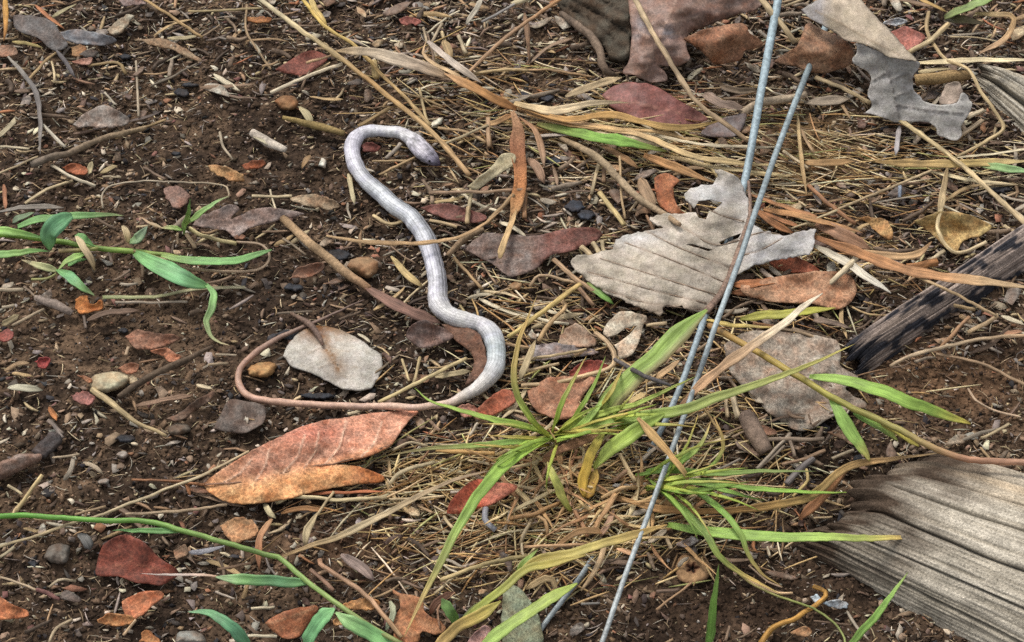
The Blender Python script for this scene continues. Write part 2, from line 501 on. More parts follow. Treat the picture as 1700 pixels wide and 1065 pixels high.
LAST = {}
def sheet(reg, outline, c, h=3.0, ctrl=(), thick=0.0004, rag=1.0, dome=0.0, edge_w=None, wav=0.6, veins=(), vein_c=None, vein_w=1.6,
          vein_h=0.25, colfn=None, holes=(), mat='leaf', name='dead_leaf', parent=None, label=None, cat='leaf', noun='dead leaf',
          group=None, cell=None, rim=0.12, base=None, smooth_out=True, vary=0.3, verb='lying', curl=2.2, stain=0.45, mott=1.0):
    """traced outline (x,y[,height mm]) with its own height, thickness, waves, veins; dome>0 makes a solid lump"""
    out = cv(reg, outline)
    oh = np.array([(p[0], p[1], p[2] if len(p) > 2 else h) for p in out])
    sd = random.randint(0, 9999)
    per = np.hypot(*(np.diff(np.vstack([oh, oh[:1]])[:, :2], axis=0).T)).sum()
    size = math.sqrt(max(np.ptp(oh[:, 0]), 3) * max(np.ptp(oh[:, 1]), 3))
    cell = cell or max(2.2, min(5.0, size / 16))
    n = int(max(14, per / cell))
    if smooth_out:
        cl = resample(np.vstack([oh, oh[:1]]), n + 1)[:-1]
    else:
        q = np.vstack([oh, oh[:1]]); s = np.r_[0, np.cumsum(np.hypot(*(np.diff(q[:, :2], axis=0).T)))]
        g = np.linspace(0, s[-1], n, endpoint=False)
        cl = np.stack([np.interp(g, s, q[:, k]) for k in range(3)], 1)
    idx = np.arange(n)
    cl[:, 0] += rag * 2.2 * (vnoise(idx * 0.45, idx * 0, sd) - 0.5); cl[:, 1] += rag * 1.8 * (vnoise(idx * 0.45, idx * 0 + 9, sd) - 0.5)
    poly = [tuple(p[:2]) for p in cl]
    hp = [cv(reg, hh) for hh in holes]
    gx, gy = np.meshgrid(np.arange(cl[:, 0].min(), cl[:, 0].max(), cell), np.arange(cl[:, 1].min(), cl[:, 1].max(), cell * 0.85))
    gx = gx.ravel() + RNG.uniform(-.25, .25, gx.size) * cell; gy = gy.ravel() + RNG.uniform(-.25, .25, gy.size) * cell
    ok = inside(poly, gx, gy) & (dist_poly(poly, gx, gy) > cell * 0.5)
    gx, gy = gx[ok], gy[ok]
    pts2 = [Vector(p) for p in poly]; edges = [(i, (i + 1) % n) for i in range(n)]
    for hh in hp:
        k0 = len(pts2)
        pts2 += [Vector(q[:2]) for q in hh]; edges += [(k0 + i, k0 + (i + 1) % len(hh)) for i in range(len(hh))]
    pts2 += [Vector((a, b)) for a, b in zip(gx, gy)]
    res = delaunay_2d_cdt(pts2, edges, [list(range(n))], 1, 1e-5)
    v2 = np.array([(a.x, a.y) for a in res[0]]); T = np.array([f for f in res[2] if len(f) == 3], int)
    for hh in hp:
        cen = v2[T].mean(1)
        T = T[~inside(hh, cen[:, 0], cen[:, 1])]
    used = np.unique(T); remap = -np.ones(len(v2), int); remap[used] = np.arange(len(used)); T = remap[T]; v2 = v2[used]
    a2 = v2[T[:, 1]] - v2[T[:, 0]]; b2 = v2[T[:, 2]] - v2[T[:, 0]]
    fl = (a2[:, 0] * b2[:, 1] - a2[:, 1] * b2[:, 0]) > 0
    T[fl] = T[fl][:, ::-1]                                # face upwards (pixel y runs down)
    x, y = v2[:, 0], v2[:, 1]
    cps = np.array([(p[0], p[1], p[2]) for p in oh] + [q[:3] for q in cv(reg, ctrl)])
    hf = tps(cps, cps[:, 2])
    z = np.clip(hf(x, y), cps[:, 2].min() - 1.5, cps[:, 2].max() + 3.0)
    LAST['h'] = hf
    de = dist_poly(poly, x, y)
    z += wav * 2 * (fbm(x / 38.0, y / 28.0, sd, 2) - 0.5) * min(1.7, size / 45) + 0.25 * wav * (vnoise(x / 9.0, y / 7.0, sd + 8) - 0.5)
    if dome <= 0:
        z += curl * (vnoise(x / 22.0, y / 18.0, sd + 12) - 0.25) * np.exp(-de / max(4.0, size * 0.09))
    if dome > 0:
        ew = (edge_w or 0.5) * de.max() * 1.02
        q = np.clip(de / ew, 0, 1)
        z += dome * np.sqrt(np.clip(1 - (1 - q) ** 2, 0, 1)) * (0.85 + 0.3 * fbm(x / 9, y / 8, sd + 4, 2))
    C = np.repeat(alb(c)[None], len(x), 0)
    C *= (1 - vary / 2 + vary * fbm(x / 14.0, y / 11.0, sd + 2, 3) + 0.28 * (fbm(x / 5.0, y / 4.0, sd + 6, 2) - 0.5))[:, None]
    if colfn is not None: C = colfn(C, x, y)
    if mat == 'pale': mott *= 0.35
    hue = fbm(x / 12.0, y / 9.0, sd + 21, 3) - 0.5; hue2 = fbm(x / 4.0, y / 3.2, sd + 23, 2) - 0.5        # warm and cool blotches of decay
    C = C * np.stack([1 + 0.30 * hue + 0.22 * hue2, 1 + 0.75 * hue * mott + 0.26 * hue2, 1 + 1.0 * hue * mott + 0.30 * hue2], 1)
    C = np.clip(C, 0.003, 0.85)
    k = (stain * np.clip((fbm(x / 17.0, y / 12.0, sd + 14, 3) - 0.52) * 5, 0, 1))[:, None]
    C = C * (1 - k) + (C * 0.45 + alb((96, 74, 56)) * 0.25) * k
    C *= (1 - rim * np.exp(-de / 1.8))[:, None]
    for vn in veins:
        dv = dist_poly(cv(reg, vn), x, y, False)
        q = np.exp(-(dv / vein_w) ** 2)
        z += vein_h * q
        if vein_c is not None: C = C * (1 - 0.75 * q[:, None]) + alb(vein_c)[None] * 0.75 * q[:, None]
    top = at(x, y, z / 1000.0)
    nr = np.zeros_like(top)
    fn = np.cross(top[T[:, 1]] - top[T[:, 0]], top[T[:, 2]] - top[T[:, 0]])
    for k in range(3): np.add.at(nr, T[:, k], fn)
    nr /= np.linalg.norm(nr, axis=1)[:, None] + 1e-15
    if dome > 0:
        bot = at(x, y, np.full(len(x), (base if base is not None else h - 1.5)) / 1000.0)
        cen = top.mean(0); bot = cen + (bot - cen) * np.array([0.9, 0.9, 1.0]); bot[:, 2] = np.minimum(bot[:, 2], top[:, 2] - 2e-4)
    else:
        bot = top - nr * thick
    N = len(x)
    E = {}
    for f in T:
        for k in range(3):
            a, b = int(f[k]), int(f[(k + 1) % 3])
            E[(a, b)] = 1
    F = [tuple(int(i) for i in f) for f in T] + [tuple(int(i) + N for i in f[::-1]) for f in T]
    for (a, b) in E:
        if (b, a) not in E: F.append((b, a, a + N, b + N))
    o = make_obj(name, np.vstack([top, bot]), F, np.vstack([C, C * 0.85]), M[mat], parent)
    if parent is None:
        finish(o, noun, cat, c, out, label, group, verb)
    return o

def chip(reg, outline, c, h=2.5, **kw):
    """a leaf scrap or bark flake: small, slightly thick"""
    kw.setdefault('name', 'leaf_scrap'); kw.setdefault('noun', 'leaf scrap'); kw.setdefault('cat', 'leaf scrap')
    kw.setdefault('thick', 0.0005); kw.setdefault('rag', 1.7)
    return sheet(reg, outline, c, h, **kw)

def lump(reg, outline, c, dome, h=1.0, **kw):
    kw.setdefault('name', 'pebble'); kw.setdefault('noun', 'pebble'); kw.setdefault('cat', 'pebble')
    kw.setdefault('mat', 'stone')
    return sheet(reg, outline, c, h, dome=dome, **kw)

# ================================================================== the soil
def to_px(p):
    d = p - CAM[None]
    k = d @ FWD
    return 850 + (d @ RGT) / k / KPX, 532.5 - (d @ UP) / k / KPX

def soil_tint(p):
    """real differences in the earth: dark humus, brown loam, sandy crumbs"""
    x, y = to_px(p)
    n = fbm(p[:, 0] / 0.05, p[:, 1] / 0.05, 61, 3)
    n2 = fbm(p[:, 0] / 0.006, p[:, 1] / 0.006, 71, 3)
    dark, loam = alb((62, 49, 39)), alb((114, 92, 72))
    w = np.clip((n - 0.35) * 1.6 + (n2 - 0.5) * 1.6, 0, 1)[:, None]
    c = dark * (1 - w) + loam * w
    def blob(cx, cy, rx, ry, tint, k):
        nonlocal c
        q = (k * np.exp(-(((x - cx) / rx) ** 2 + ((y - cy) / ry) ** 2)) * np.clip(0.4 + 1.2 * n2, 0, 1))[:, None]
        c = c * (1 - q) + alb(tint) * q
    blob(1340, 255, 90, 70, (150, 120, 82), 0.9)
    blob(1560, 640, 170, 60, (118, 90, 66), 0.9)
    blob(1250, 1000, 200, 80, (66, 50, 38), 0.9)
    blob(640, 900, 190, 60, (104, 76, 56), 0.6)
    blob(1480, 330, 120, 40, (60, 50, 46), 0.7)
    return c

def axis(lo, hi, step, far):
    a = np.arange(lo, hi + step / 2, step)
    o = []; s = step; q = 0
    while q < far:
        s *= 1.28; q += s; o.append(q)
    o = np.array(o)
    return np.r_[lo - o[::-1], a, hi + o]

gx, gy = axis(-0.31, 0.31, 0.0012, 30.0), axis(-0.20, 0.27, 0.0012, 30.0)
X, Y = np.meshgrid(gx, gy)
nx, ny = len(gx), len(gy)
xf, yf = X.ravel(), Y.ravel()
gv = np.stack([xf, yf, Hg(xf, yf)], 1)
ii = (np.arange(ny - 1)[:, None] * nx + np.arange(nx - 1)[None]).ravel()
quads = np.stack([ii, ii + 1, ii + nx + 1, ii + nx], 1)
me = bpy.data.meshes.new('ground')
me.vertices.add(len(gv)); me.vertices.foreach_set('co', gv.ravel())
me.loops.add(quads.size); me.loops.foreach_set('vertex_index', quads.ravel().astype(np.int32))
me.polygons.add(len(quads)); me.polygons.foreach_set('loop_start', np.arange(0, quads.size, 4, dtype=np.int32))
me.update(calc_edges=True)
ca = me.color_attributes.new('Col', 'FLOAT_COLOR', 'POINT')
c4 = np.ones((len(gv), 4)); c4[:, :3] = soil_tint(gv)
ca.data.foreach_set('color', c4.ravel())
me.polygons.foreach_set('use_smooth', np.ones(len(quads), bool))
me.materials.append(M['soil'])
ground = bpy.data.objects.new('ground', me); col.objects.link(ground)
tag(ground, 'dark crumbly soil of the forest floor', None, kind='structure')

# ------------------------------------------------------------------ loose grit, fibres and flakes too small to count
def merged(name, V, Fq, C, mat, label, cat):
    """V (k,m,3) copies of one small shape with faces Fq (f,3)"""
    k, m = V.shape[:2]
    T = (Fq[None] + (np.arange(k) * m)[:, None, None]).reshape(-1, 3)
    me = bpy.data.meshes.new(name)
    me.vertices.add(k * m); me.vertices.foreach_set('co', V.reshape(-1))
    me.loops.add(T.size); me.loops.foreach_set('vertex_index', T.ravel().astype(np.int32))
    me.polygons.add(len(T)); me.polygons.foreach_set('loop_start', np.arange(0, T.size, 3, dtype=np.int32))
    me.update(calc_edges=True)
    ca = me.color_attributes.new('Col', 'FLOAT_COLOR', 'POINT')
    c4 = np.ones((k * m, 4)); c4[:, :3] = np.repeat(C[:, None], m, 1).reshape(-1, 3)
    ca.data.foreach_set('color', c4.ravel())
    me.materials.append(M[mat])
    o = bpy.data.objects.new(name, me); col.objects.link(o)
    return tag(o, label, cat, kind='stuff')

PHI = (1 + 5 ** .5) / 2
ICO = np.array([(-1, PHI, 0), (1, PHI, 0), (-1, -PHI, 0), (1, -PHI, 0), (0, -1, PHI), (0, 1, PHI), (0, -1, -PHI), (0, 1, -PHI), (PHI, 0, -1), (PHI, 0, 1), (-PHI, 0, -1), (-PHI, 0, 1)]) / 1.902
ICOF = np.array([(0, 11, 5), (0, 5, 1), (0, 1, 7), (0, 7, 10), (0, 10, 11), (1, 5, 9), (5, 11, 4), (11, 10, 2), (10, 7, 6), (7, 1, 8), (3, 9, 4), (3, 4, 2), (3, 2, 6), (3, 6, 8), (3, 8, 9), (4, 9, 5), (2, 4, 11), (6, 2, 10), (8, 6, 7), (9, 8, 1)])

def spread(n, margin=0.0):
    """points over the soil in view, a little beyond the frame"""
    px = RNG.uniform(-60 - margin, 1760 + margin, n * 2); py = RNG.uniform(-70 - margin, 1130 + margin, n * 2)
    p = at(px, py, 0.0)
    dep = (p - CAM[None]) @ FWD                        # even per area of soil, not per pixel
    keep = RNG.uniform(0, 1, len(p)) < (dep / dep.max()) ** 3
    return p[keep][:n]

def ring(n, far=0.24):
    """sparser cover on the soil round about, beyond the frame"""
    q = RNG.uniform(-1, 1, (n * 4, 2)) * np.array([0.32 + far, 0.26 + far]) + np.array([0, 0.04])
    px_, py_ = to_px(np.stack([q[:, 0], q[:, 1], Hs(q[:, 0], q[:, 1])], 1))
    q = q[(px_ < -60) | (px_ > 1760) | (py_ < -70) | (py_ > 1130)][:n]
    return np.stack([q[:, 0], q[:, 1], np.zeros(len(q))], 1)

def palette(n, table):
    cs = np.array([alb(t[0]) for t in table]); w = np.array([t[1] for t in table], float); w /= w.sum()
    k = RNG.choice(len(table), n, p=w)
    return cs[k] * RNG.uniform(0.7, 1.3, (n, 1)) * RNG.uniform(0.94, 1.06, (n, 3))

def rotz(a):
    c, s = np.cos(a), np.sin(a); z = np.zeros_like(a); o = z + 1
    return np.stack([np.stack([c, -s, z], 1), np.stack([s, c, z], 1), np.stack([z, z, o], 1)], 1)

OCT = np.array([(1, 0, 0), (-1, 0, 0), (0, 1, 0), (0, -1, 0), (0, 0, 1), (0, 0, -1.0)])
OCTF = np.array([(0, 2, 4), (2, 1, 4), (1, 3, 4), (3, 0, 4), (2, 0, 5), (1, 2, 5), (3, 1, 5), (0, 3, 5)])
p = np.vstack([spread(90000), ring(22000)]); n = len(p)
sz = np.clip(np.exp(RNG.normal(math.log(0.00052), 0.5, n)), 0.00025, 0.0018)
shape = OCT[None] * RNG.uniform(0.55, 1.5, (n, 6, 1)) * np.stack([RNG.uniform(0.9, 2.0, n), RNG.uniform(0.6, 1.1, n), RNG.uniform(0.35, 0.8, n)], 1)[:, None]
shape = shape + RNG.normal(0, 0.22, shape.shape)
shape[:, :, 2] += shape[:, :, 0] * RNG.normal(0, 0.3, (n, 1))
shape = np.einsum('kij,kmj->kmi', rotz(RNG.uniform(0, 6.28, n)), shape) * sz[:, None, None]
p[:, 2] = Hg(p[:, 0], p[:, 1]) + sz * 0.2
tint = soil_tint(p) * RNG.uniform(0.6, 1.7, (n, 1))
pal = palette(n, [((80, 64, 52), 6), ((128, 104, 82), 5), ((148, 134, 120), 2.0), ((182, 160, 130), 1.8), ((134, 98, 74), 0.9), ((206, 194, 176), 0.7), ((50, 47, 48), 1.8)])
mixw = (RNG.uniform(0, 1, n) < 0.33)[:, None]
merged('soil_crumbs', shape + p[:, None], OCTF, np.where(mixw, pal, tint), 'crumb', 'loose grit and soil crumbs strewn over the dark earth', 'soil crumbs')

# fine rootlets and straw fibres, bent in the middle
BOXF = []
for s in range(3):
    for j in range(3):
        a, b = s * 3 + j, s * 3 + (j + 1) % 3
        BOXF += [(a, b, b + 3), (a, b + 3, a + 3)]
BOXF += [(2, 1, 0), (9, 10, 11)]
BOXF = np.array(BOXF)
def fibres(n, name, label, lmin, lmax, wmin, wmax, table, flat, ori=None, pts=None, lift=0.0006, curve=0.28):
    p = spread(n) if pts is None else pts
    n = len(p)
    ln = RNG.uniform(0, 1, n) ** 1.8 * (lmax - lmin) + lmin; w = RNG.uniform(wmin, wmax, n)
    an = RNG.uniform(0, np.pi, n) if ori is None else RNG.normal(ori[0], ori[1], n)
    bend = RNG.normal(0, curve, n)
    V = np.zeros((n, 12, 3))
    til = RNG.normal(0, 0.07, n)
    for s, q in enumerate((-0.5, -0.17, 0.17, 0.5)):
        lx = q * ln; ly = bend * (0.25 - q * q) * ln; lz = til * lx
        tw = 1.0 if abs(q) < 0.4 else 0.5
        for j, (oy, oz) in enumerate(((-1, 0), (1, 0), (0, flat))):
            yy = ly + oy * w * 0.5 * tw
            V[:, s * 3 + j, 0] = lx * np.cos(an) - yy * np.sin(an)
            V[:, s * 3 + j, 1] = lx * np.sin(an) + yy * np.cos(an)
            V[:, s * 3 + j, 2] = lz + oz * w * tw
    p = p.copy(); p[:, 2] = Hg(p[:, 0], p[:, 1]) + lift * RNG.uniform(0.6, 1.8, n) + ln * 0.02
    return merged(name, V + p[:, None], BOXF, palette(n, table), 'fibre', label, 'plant fibres')
STRAWS = [((208, 188, 150), 2.5), ((178, 152, 116), 3), ((140, 116, 92), 3), ((168, 156, 142), 3), ((104, 86, 70), 2.4), ((220, 208, 186), 1.5)]
def bare(p):                                           # smooth patches with little loose straw
    x, y = to_px(p)
    k = np.zeros(len(p))
    for cx, cy, rx, ry in ((1270, 1000, 210, 75), (1560, 650, 190, 55), (1345, 250, 90, 60), (420, 240, 150, 90), (250, 560, 200, 70)):
        k = np.maximum(k, 0.95 * np.exp(-(((x - cx) / rx) ** 4 + ((y - cy) / ry) ** 4)))
    return k
pf = spread(17000); pf = pf[RNG.uniform(0, 1, len(pf)) > bare(pf) * 0.8]
lf = np.clip((640 - to_px(pf)[0]) / 120, 0, 1) * np.clip((to_px(pf)[1] - 200) / 100, 0, 1)
pf = pf[RNG.uniform(0, 1, len(pf)) > 0.45 * lf]
fibres(0, 'plant_fibres', 'fine dry rootlets and plant fibres strewn over the soil', 0.0014, 0.0085, 0.0002, 0.0007, STRAWS, 0.35, ori=(0.0, 0.8), pts=np.vstack([pf, ring(6000)]))
def zone(n, cx, cy, sx, sy):
    return at(RNG.normal(cx, sx, n), RNG.normal(cy, sy, n), 0.0)
GOLD = [((224, 200, 150), 3), ((206, 174, 118), 3), ((186, 144, 96), 2), ((232, 216, 178), 2), ((150, 118, 86), 1.4), ((190, 186, 120), 0.5)]
def straw_bed(name, label, pts, ang, spr, lo, hi, lift=0.002):
    fibres(0, name, label, lo, hi, 0.00035, 0.0012, GOLD, 0.45, ori=(ang, spr), pts=pts, lift=lift, curve=0.10)
straw_bed('straw_fibres', 'matted golden straw around the roots of the big grass clump',
          np.vstack([zone(330, 760, 800, 110, 45), zone(420, 960, 830, 100, 60), zone(260, 840, 900, 120, 45), zone(220, 1150, 830, 90, 55), zone(160, 1000, 640, 110, 45)]), 0.25, 0.65, 0.008, 0.034)
straw_bed('straw_fibres', 'fine pale straw strewn from the dry tuft across both wires',
          np.vstack([zone(420, 1080, 225, 130, 38), zone(200, 1330, 300, 120, 60), zone(160, 800, 170, 100, 50), zone(140, 1480, 280, 120, 40)]), -0.18, 0.38, 0.008, 0.036)
straw_bed('straw_fibres', 'brown and pale straw strewn below the bleached leaf tip',
          np.vstack([zone(230, 1330, 440, 100, 50), zone(180, 1250, 640, 100, 60), zone(120, 900, 520, 80, 50)]), -0.3, 0.55, 0.007, 0.028)

def thick_litter(p):                                   # matted litter along the top, the far side and round the clump; thin on the open soil
    x, y = to_px(p)
    k = 0.10 + 0.8 * np.clip((x - 560) / 260, 0, 1) * np.clip((620 - y) / 200, 0, 1) + 0.35 * np.clip((230 - y) / 160, 0, 1) + 0.5 * np.exp(-(((x - 950) / 300) ** 2 + ((y - 820) / 130) ** 2))
    return np.clip(k, 0, 1) * (1 - bare(p))
ps_ = spread(7500); ps_ = ps_[RNG.uniform(0, 1, len(ps_)) < thick_litter(ps_)]
fibres(0, 'straw_shreds', 'matted shreds of bark and flat straw in the leaf litter', 0.003, 0.014, 0.0007, 0.0022,
       [((196, 172, 132), 3), ((168, 136, 104), 3), ((128, 106, 88), 3), ((156, 142, 128), 2.5), ((96, 80, 70), 2), ((216, 202, 174), 1.5), ((166, 112, 78), 0.8)], 0.22, ori=(0.05, 0.7), pts=ps_, lift=0.0012)

# leaf crumbs: thin six sided flakes
HEX = np.array([(math.cos(a), math.sin(a), 0) for a in np.linspace(0, 2 * math.pi, 6, endpoint=False)])
FL = np.vstack([HEX, HEX - (0, 0, 0.10)])
FLF = [(0, i, i + 1) for i in range(1, 5)] + [(6, 6 + i + 1, 6 + i) for i in range(1, 5)]
for i in range(6):
    j = (i + 1) % 6
    FLF += [(i, i + 6, j + 6), (i, j + 6, j)]
FLF = np.array(FLF)
p = np.vstack([spread(9000), spread(6000)]); pr = ring(2500); p = p[(RNG.uniform(0, 1, len(p)) > bare(p)) & ((np.arange(len(p)) < 8000) | (RNG.uniform(0, 1, len(p)) < thick_litter(p)))]; p = np.vstack([p, pr]); n = len(p)
sz = np.clip(np.exp(RNG.normal(math.log(0.0010), 0.42, n)), 0.0005, 0.0024)
V = FL[None] * np.concatenate([RNG.uniform(0.35, 1.6, (n, 6, 1))] * 2, 1) * np.stack([RNG.uniform(0.9, 1.9, n), RNG.uniform(0.5, 1, n), np.ones(n)], 1)[:, None]
V[:, :, 2] += V[:, :, 0] * RNG.normal(0, 0.25, (n, 1)) + V[:, :, 1] * RNG.normal(0, 0.25, (n, 1))
V = np.einsum('kij,kmj->kmi', rotz(RNG.uniform(0, 6.28, n)), V) * sz[:, None, None]
p[:, 2] = Hg(p[:, 0], p[:, 1]) + 0.0008 + sz * 0.12
merged('leaf_crumbs', V + p[:, None], FLF, palette(n, [((118, 98, 82), 4), ((156, 130, 106), 2.4), ((154, 144, 134), 2.6), ((92, 82, 76), 3), ((160, 112, 86), .5), ((130, 92, 84), .4), ((200, 186, 162), 1.8), ((62, 60, 62), 1)]),
       'fibre', 'crumbled bits of dead leaf strewn over the soil', 'leaf crumbs')

# ================================================================== logs
def log_loft(name, label, F0, F1, B0, B1, b, cols, mat, ns=220, na=120, cracks=(), char=0.0, charcol=(50, 48, 50), grain=0.0012, end=0.012, cat='log',
             patch=None, lean=0.0, sink=0.004, wear=0.012):
    """F/B: pixels of the far and near ground edge at both ends; b: height of the wood over the soil (start, end)"""
    s = np.linspace(0, 1, ns); th = np.linspace(-0.30, math.pi + 0.30, na)
    fw0, fw1 = at(*F0)[0], at(*F1)[0]; bw0, bw1 = at(*B0)[0], at(*B1)[0]
    FW = fw0 + (fw1 - fw0) * s[:, None]; BW = bw0 + (bw1 - bw0) * s[:, None]
    cen = (FW + BW) / 2; hv = (FW - BW) / 2
    cen[:, 2] -= sink
    bh = b[0] + (b[1] - b[0]) * s
    ax = (fw1 + bw1 - fw0 - bw0); L = np.linalg.norm(ax) / 2; ax = ax / np.linalg.norm(ax)
    ss, tt = np.meshgrid(s, th, indexing='ij')
    g = fbm(tt * 16 + 0.6 * fbm(ss * L / 0.04, tt * 2, 299, 2), ss * L / 0.06, 301, 3) - 0.5
    g2 = fbm(tt * 60, ss * L / 0.03, 311, 2) - 0.5
    dr = grain * (0.9 * g + 0.9 * g2) + 0.0016 * (fbm(tt * 2.2, ss * L / 0.05, 305, 2) - 0.5)
    dark = np.zeros_like(ss)
    for (t0, w, dp, a0, a1) in cracks:
        me_ = t0 + 0.05 * (fbm(ss * L / 0.05, ss * 0, int(t0 * 100), 2) - 0.5)
        q = np.exp(-((tt - me_) / w) ** 2) * np.clip((ss - a0) / 0.03, 0, 1) * np.clip((a1 - ss) / 0.08, 0, 1)
        dr -= dp * q; dark = np.maximum(dark, q)
    rho = 1 + dr / np.maximum(bh[:, None], 0.004)
    V = cen[:, None] + hv[:, None] * (np.cos(tt) * rho)[..., None]
    V[..., 2] += bh[:, None] * np.sin(tt) * rho
    V = V + ax * ((end * (fbm(tt * 3.5, tt * 0, 77, 3) - 0.5) * 2 + end * 0.9 * (vnoise(tt * 14, tt * 0, 78) - 0.5)) * np.exp(-ss * L / 0.03))[..., None]
    rnd = np.clip(ss * L / wear, 0, 1) ** 0.5          # rounded worn end
    V[..., 2] -= (1 - rnd) * (0.35 if wear < 0.02 else 0.62) * bh[:, None] * np.sin(tt)
    gr = np.clip(0.5 + 1.5 * g + 1.1 * g2, 0, 1)
    C = alb(cols[0])[None, None] * (1 - gr[..., None]) + alb(cols[1])[None, None] * gr[..., None]
    st = np.clip((fbm(tt * 4 + 3, ss * L / 0.09, 331, 3) - 0.52) * 3.5, 0, 1)[..., None]
    C = C * (1 - st * 0.7) + alb(cols[2])[None, None] * st * 0.7
    rings = np.clip((np.abs(((tt * 11 + 0.8 * fbm(ss * L / 0.05, tt * 1.5, 307, 2)) % 1) - 0.5) - 0.38) * 9, 0, 1) * np.clip(fbm(tt * 6, ss * L / 0.05, 309, 2) * 2 - 0.5, 0, 1)
    C = C * (1 - 0.42 * rings[..., None])
    C = C * (1 - 0.75 * dark[..., None])
    if char > 0:
        k = np.clip(1.25 - ss * L / char + 1.1 * (fbm(tt * 5, ss * L / 0.02, 341, 3) - 0.5), 0, 1)[..., None] ** 1.3
        C = C * (1 - k) + alb(charcol) * k
    if patch:
        k = np.clip((fbm(tt * 2.6, ss * L / patch[1], 351, 3) - 0.53) * 9, 0, 1)[..., None]
        C = C * (1 - k) + alb(patch[0]) * k
    idx = lambda i, j: i * na + j
    Fc = [(idx(i, j), idx(i + 1, j), idx(i + 1, j + 1), idx(i, j + 1)) for i in range(ns - 1) for j in range(na - 1)]
    V = V.reshape(-1, 3); C = C.reshape(-1, 3)
    k0 = len(V)
    e0 = cen[0] + ax * 0.006 + np.array([0, 0, bh[0] * 0.15]); e1 = cen[-1]
    V = np.vstack([V, e0, e1]); C = np.vstack([C, alb((70, 60, 52)), alb(cols[0])])
    Fc += [(k0, idx(0, j), idx(0, j + 1)) for j in range(na - 1)] + [(k0 + 1, idx(ns - 1, j + 1), idx(ns - 1, j)) for j in range(na - 1)]
    o = make_obj(name, V, Fc, C, M[mat])
    return tag(o, label, cat)

log_loft('log', 'weathered grey fallen log with long cracks and a dark worn end', (1560, 758), (2090, 915), (1335, 915), (1790, 1160), (0.027, 0.040),
         [(172, 162, 144), (212, 202, 184), (198, 176, 146)], 'wood', 220, 300, grain=0.0011, end=0.008, char=0.045, charcol=(84, 70, 58), wear=0.014,
         cracks=[(0.42, 0.020, 0.0030, 0.0, 0.9), (0.80, 0.016, 0.0028, 0.02, 0.95), (1.10, 0.010, 0.0015, 0.05, 0.7), (1.45, 0.010, 0.0016, 0.0, 0.9), (1.75, 0.010, 0.0014, 0.1, 0.9),
                 (2.10, 0.016, 0.0028, 0.03, 0.95), (2.45, 0.010, 0.0015, 0.1, 0.8), (2.75, 0.014, 0.002, 0.0, 0.9), (0.2, 0.03, 0.005, 0.0, 0.9)])
log_loft('charred_stick', 'charred black stick with pale ashy patches lying across the brown soil', (1402, 575), (1790, 318), (1425, 625), (1800, 385), (0.014, 0.016),
         [(120, 106, 98), (200, 180, 166), (120, 110, 106)], 'wood', 220, 100, grain=0.0022, end=0.006, char=0.012, charcol=(40, 40, 46), cat='stick',
         patch=((58, 58, 64), 0.012), cracks=[(1.2, 0.04, 0.0015, 0.05, 0.9)])
log_loft('cracked_branch', 'cracked grey branch with peeling pale bark beside the curled grey leaf', (1660, 118), (1860, 215), (1612, 128), (1780, 300), (0.012, 0.024),
         [(150, 140, 122), (214, 206, 190), (182, 164, 136)], 'wood', 150, 110, grain=0.0018, end=0.006, char=0.006, charcol=(80, 72, 62), cat='branch',
         cracks=[(1.0, 0.06, 0.004, 0.0, 0.9), (1.7, 0.06, 0.005, 0.1, 0.9), (2.3, 0.07, 0.005, 0.0, 0.9)])

# ================================================================== the two wires
tube('Z', [(1297, -40, 26), (1290, 10, 24), (1283, 45, 22), (1262, 160, 18), (1248, 240, 15), (1236, 300, 11), (1212, 390, 7), (1172, 520, 6), (1150, 585, 7), (1128, 645, 6), (1098, 712, 4),
           (1062, 782, -2.5), (1005, 888, -3), (972, 945, 1.5), (935, 995, 3), (905, 1034, 1), (860, 1100, -3)], [7.0, 6.6, 5.4, 4.8, 4.4], [(152, 172, 180), (146, 162, 170), (158, 166, 168)],
     sides=10, n=70, mat='wire', name='wire', rough=0.03, jit=0.25, label='bluish galvanised wire running under the bleached leaf, the lower one', cat='wire', group='pair of wires')
tube('Z', [(1372, 40, 4), (1352, 92, 7), (1338, 124, 9), (1300, 222, 12), (1258, 340, 23), (1228, 430, 24), (1195, 520, 24), (1150, 650, 22), (1085, 830, 17), (1040, 950, 15), (1000, 1065, 12), (968, 1150, 10)],
     [5.4, 5.0, 4.7, 4.6, 4.4], [(150, 168, 174), (158, 170, 174), (166, 171, 171)], sides=10, n=70, mat='wire', name='wire', rough=0.03, jit=0.25,
     label='galvanised wire stretched over the bleached leaf and through the grass', cat='wire', group='pair of wires')

# ================================================================== the snake
SN = [(731, 274, 5), (727, 271, 6), (720, 265, 7), (711, 257, 8), (701, 247, 8), (692, 238, 7.5), (683, 230, 7), (670, 223, 6), (655, 219, 5.5), (625, 217, 5), (602, 221, 5), (588, 233, 5), (584, 252, 5), (591, 274, 5.5), (606, 297, 6),
      (625, 316, 6), (652, 338, 6), (684, 363, 6), (706, 393, 6), (720, 432, 6), (727, 472, 6), (728, 500, 6), (742, 521, 6), (770, 531, 6), (800, 540, 6), (818, 557, 6), (824, 586, 6),
      (821, 614, 6), (801, 638, 6), (772, 657, 5.5), (742, 669, 5.5), (700, 675, 7), (640, 675, 6), (540, 672, 4.5), (470, 668, 4), (422, 660, 3.5), (397, 641, 3.5), (397, 616, 3.5), (418, 591, 3.5), (450, 567, 3.5), (492, 547, 3.5), (540, 527, 3.5), (604, 498, 3.5)]
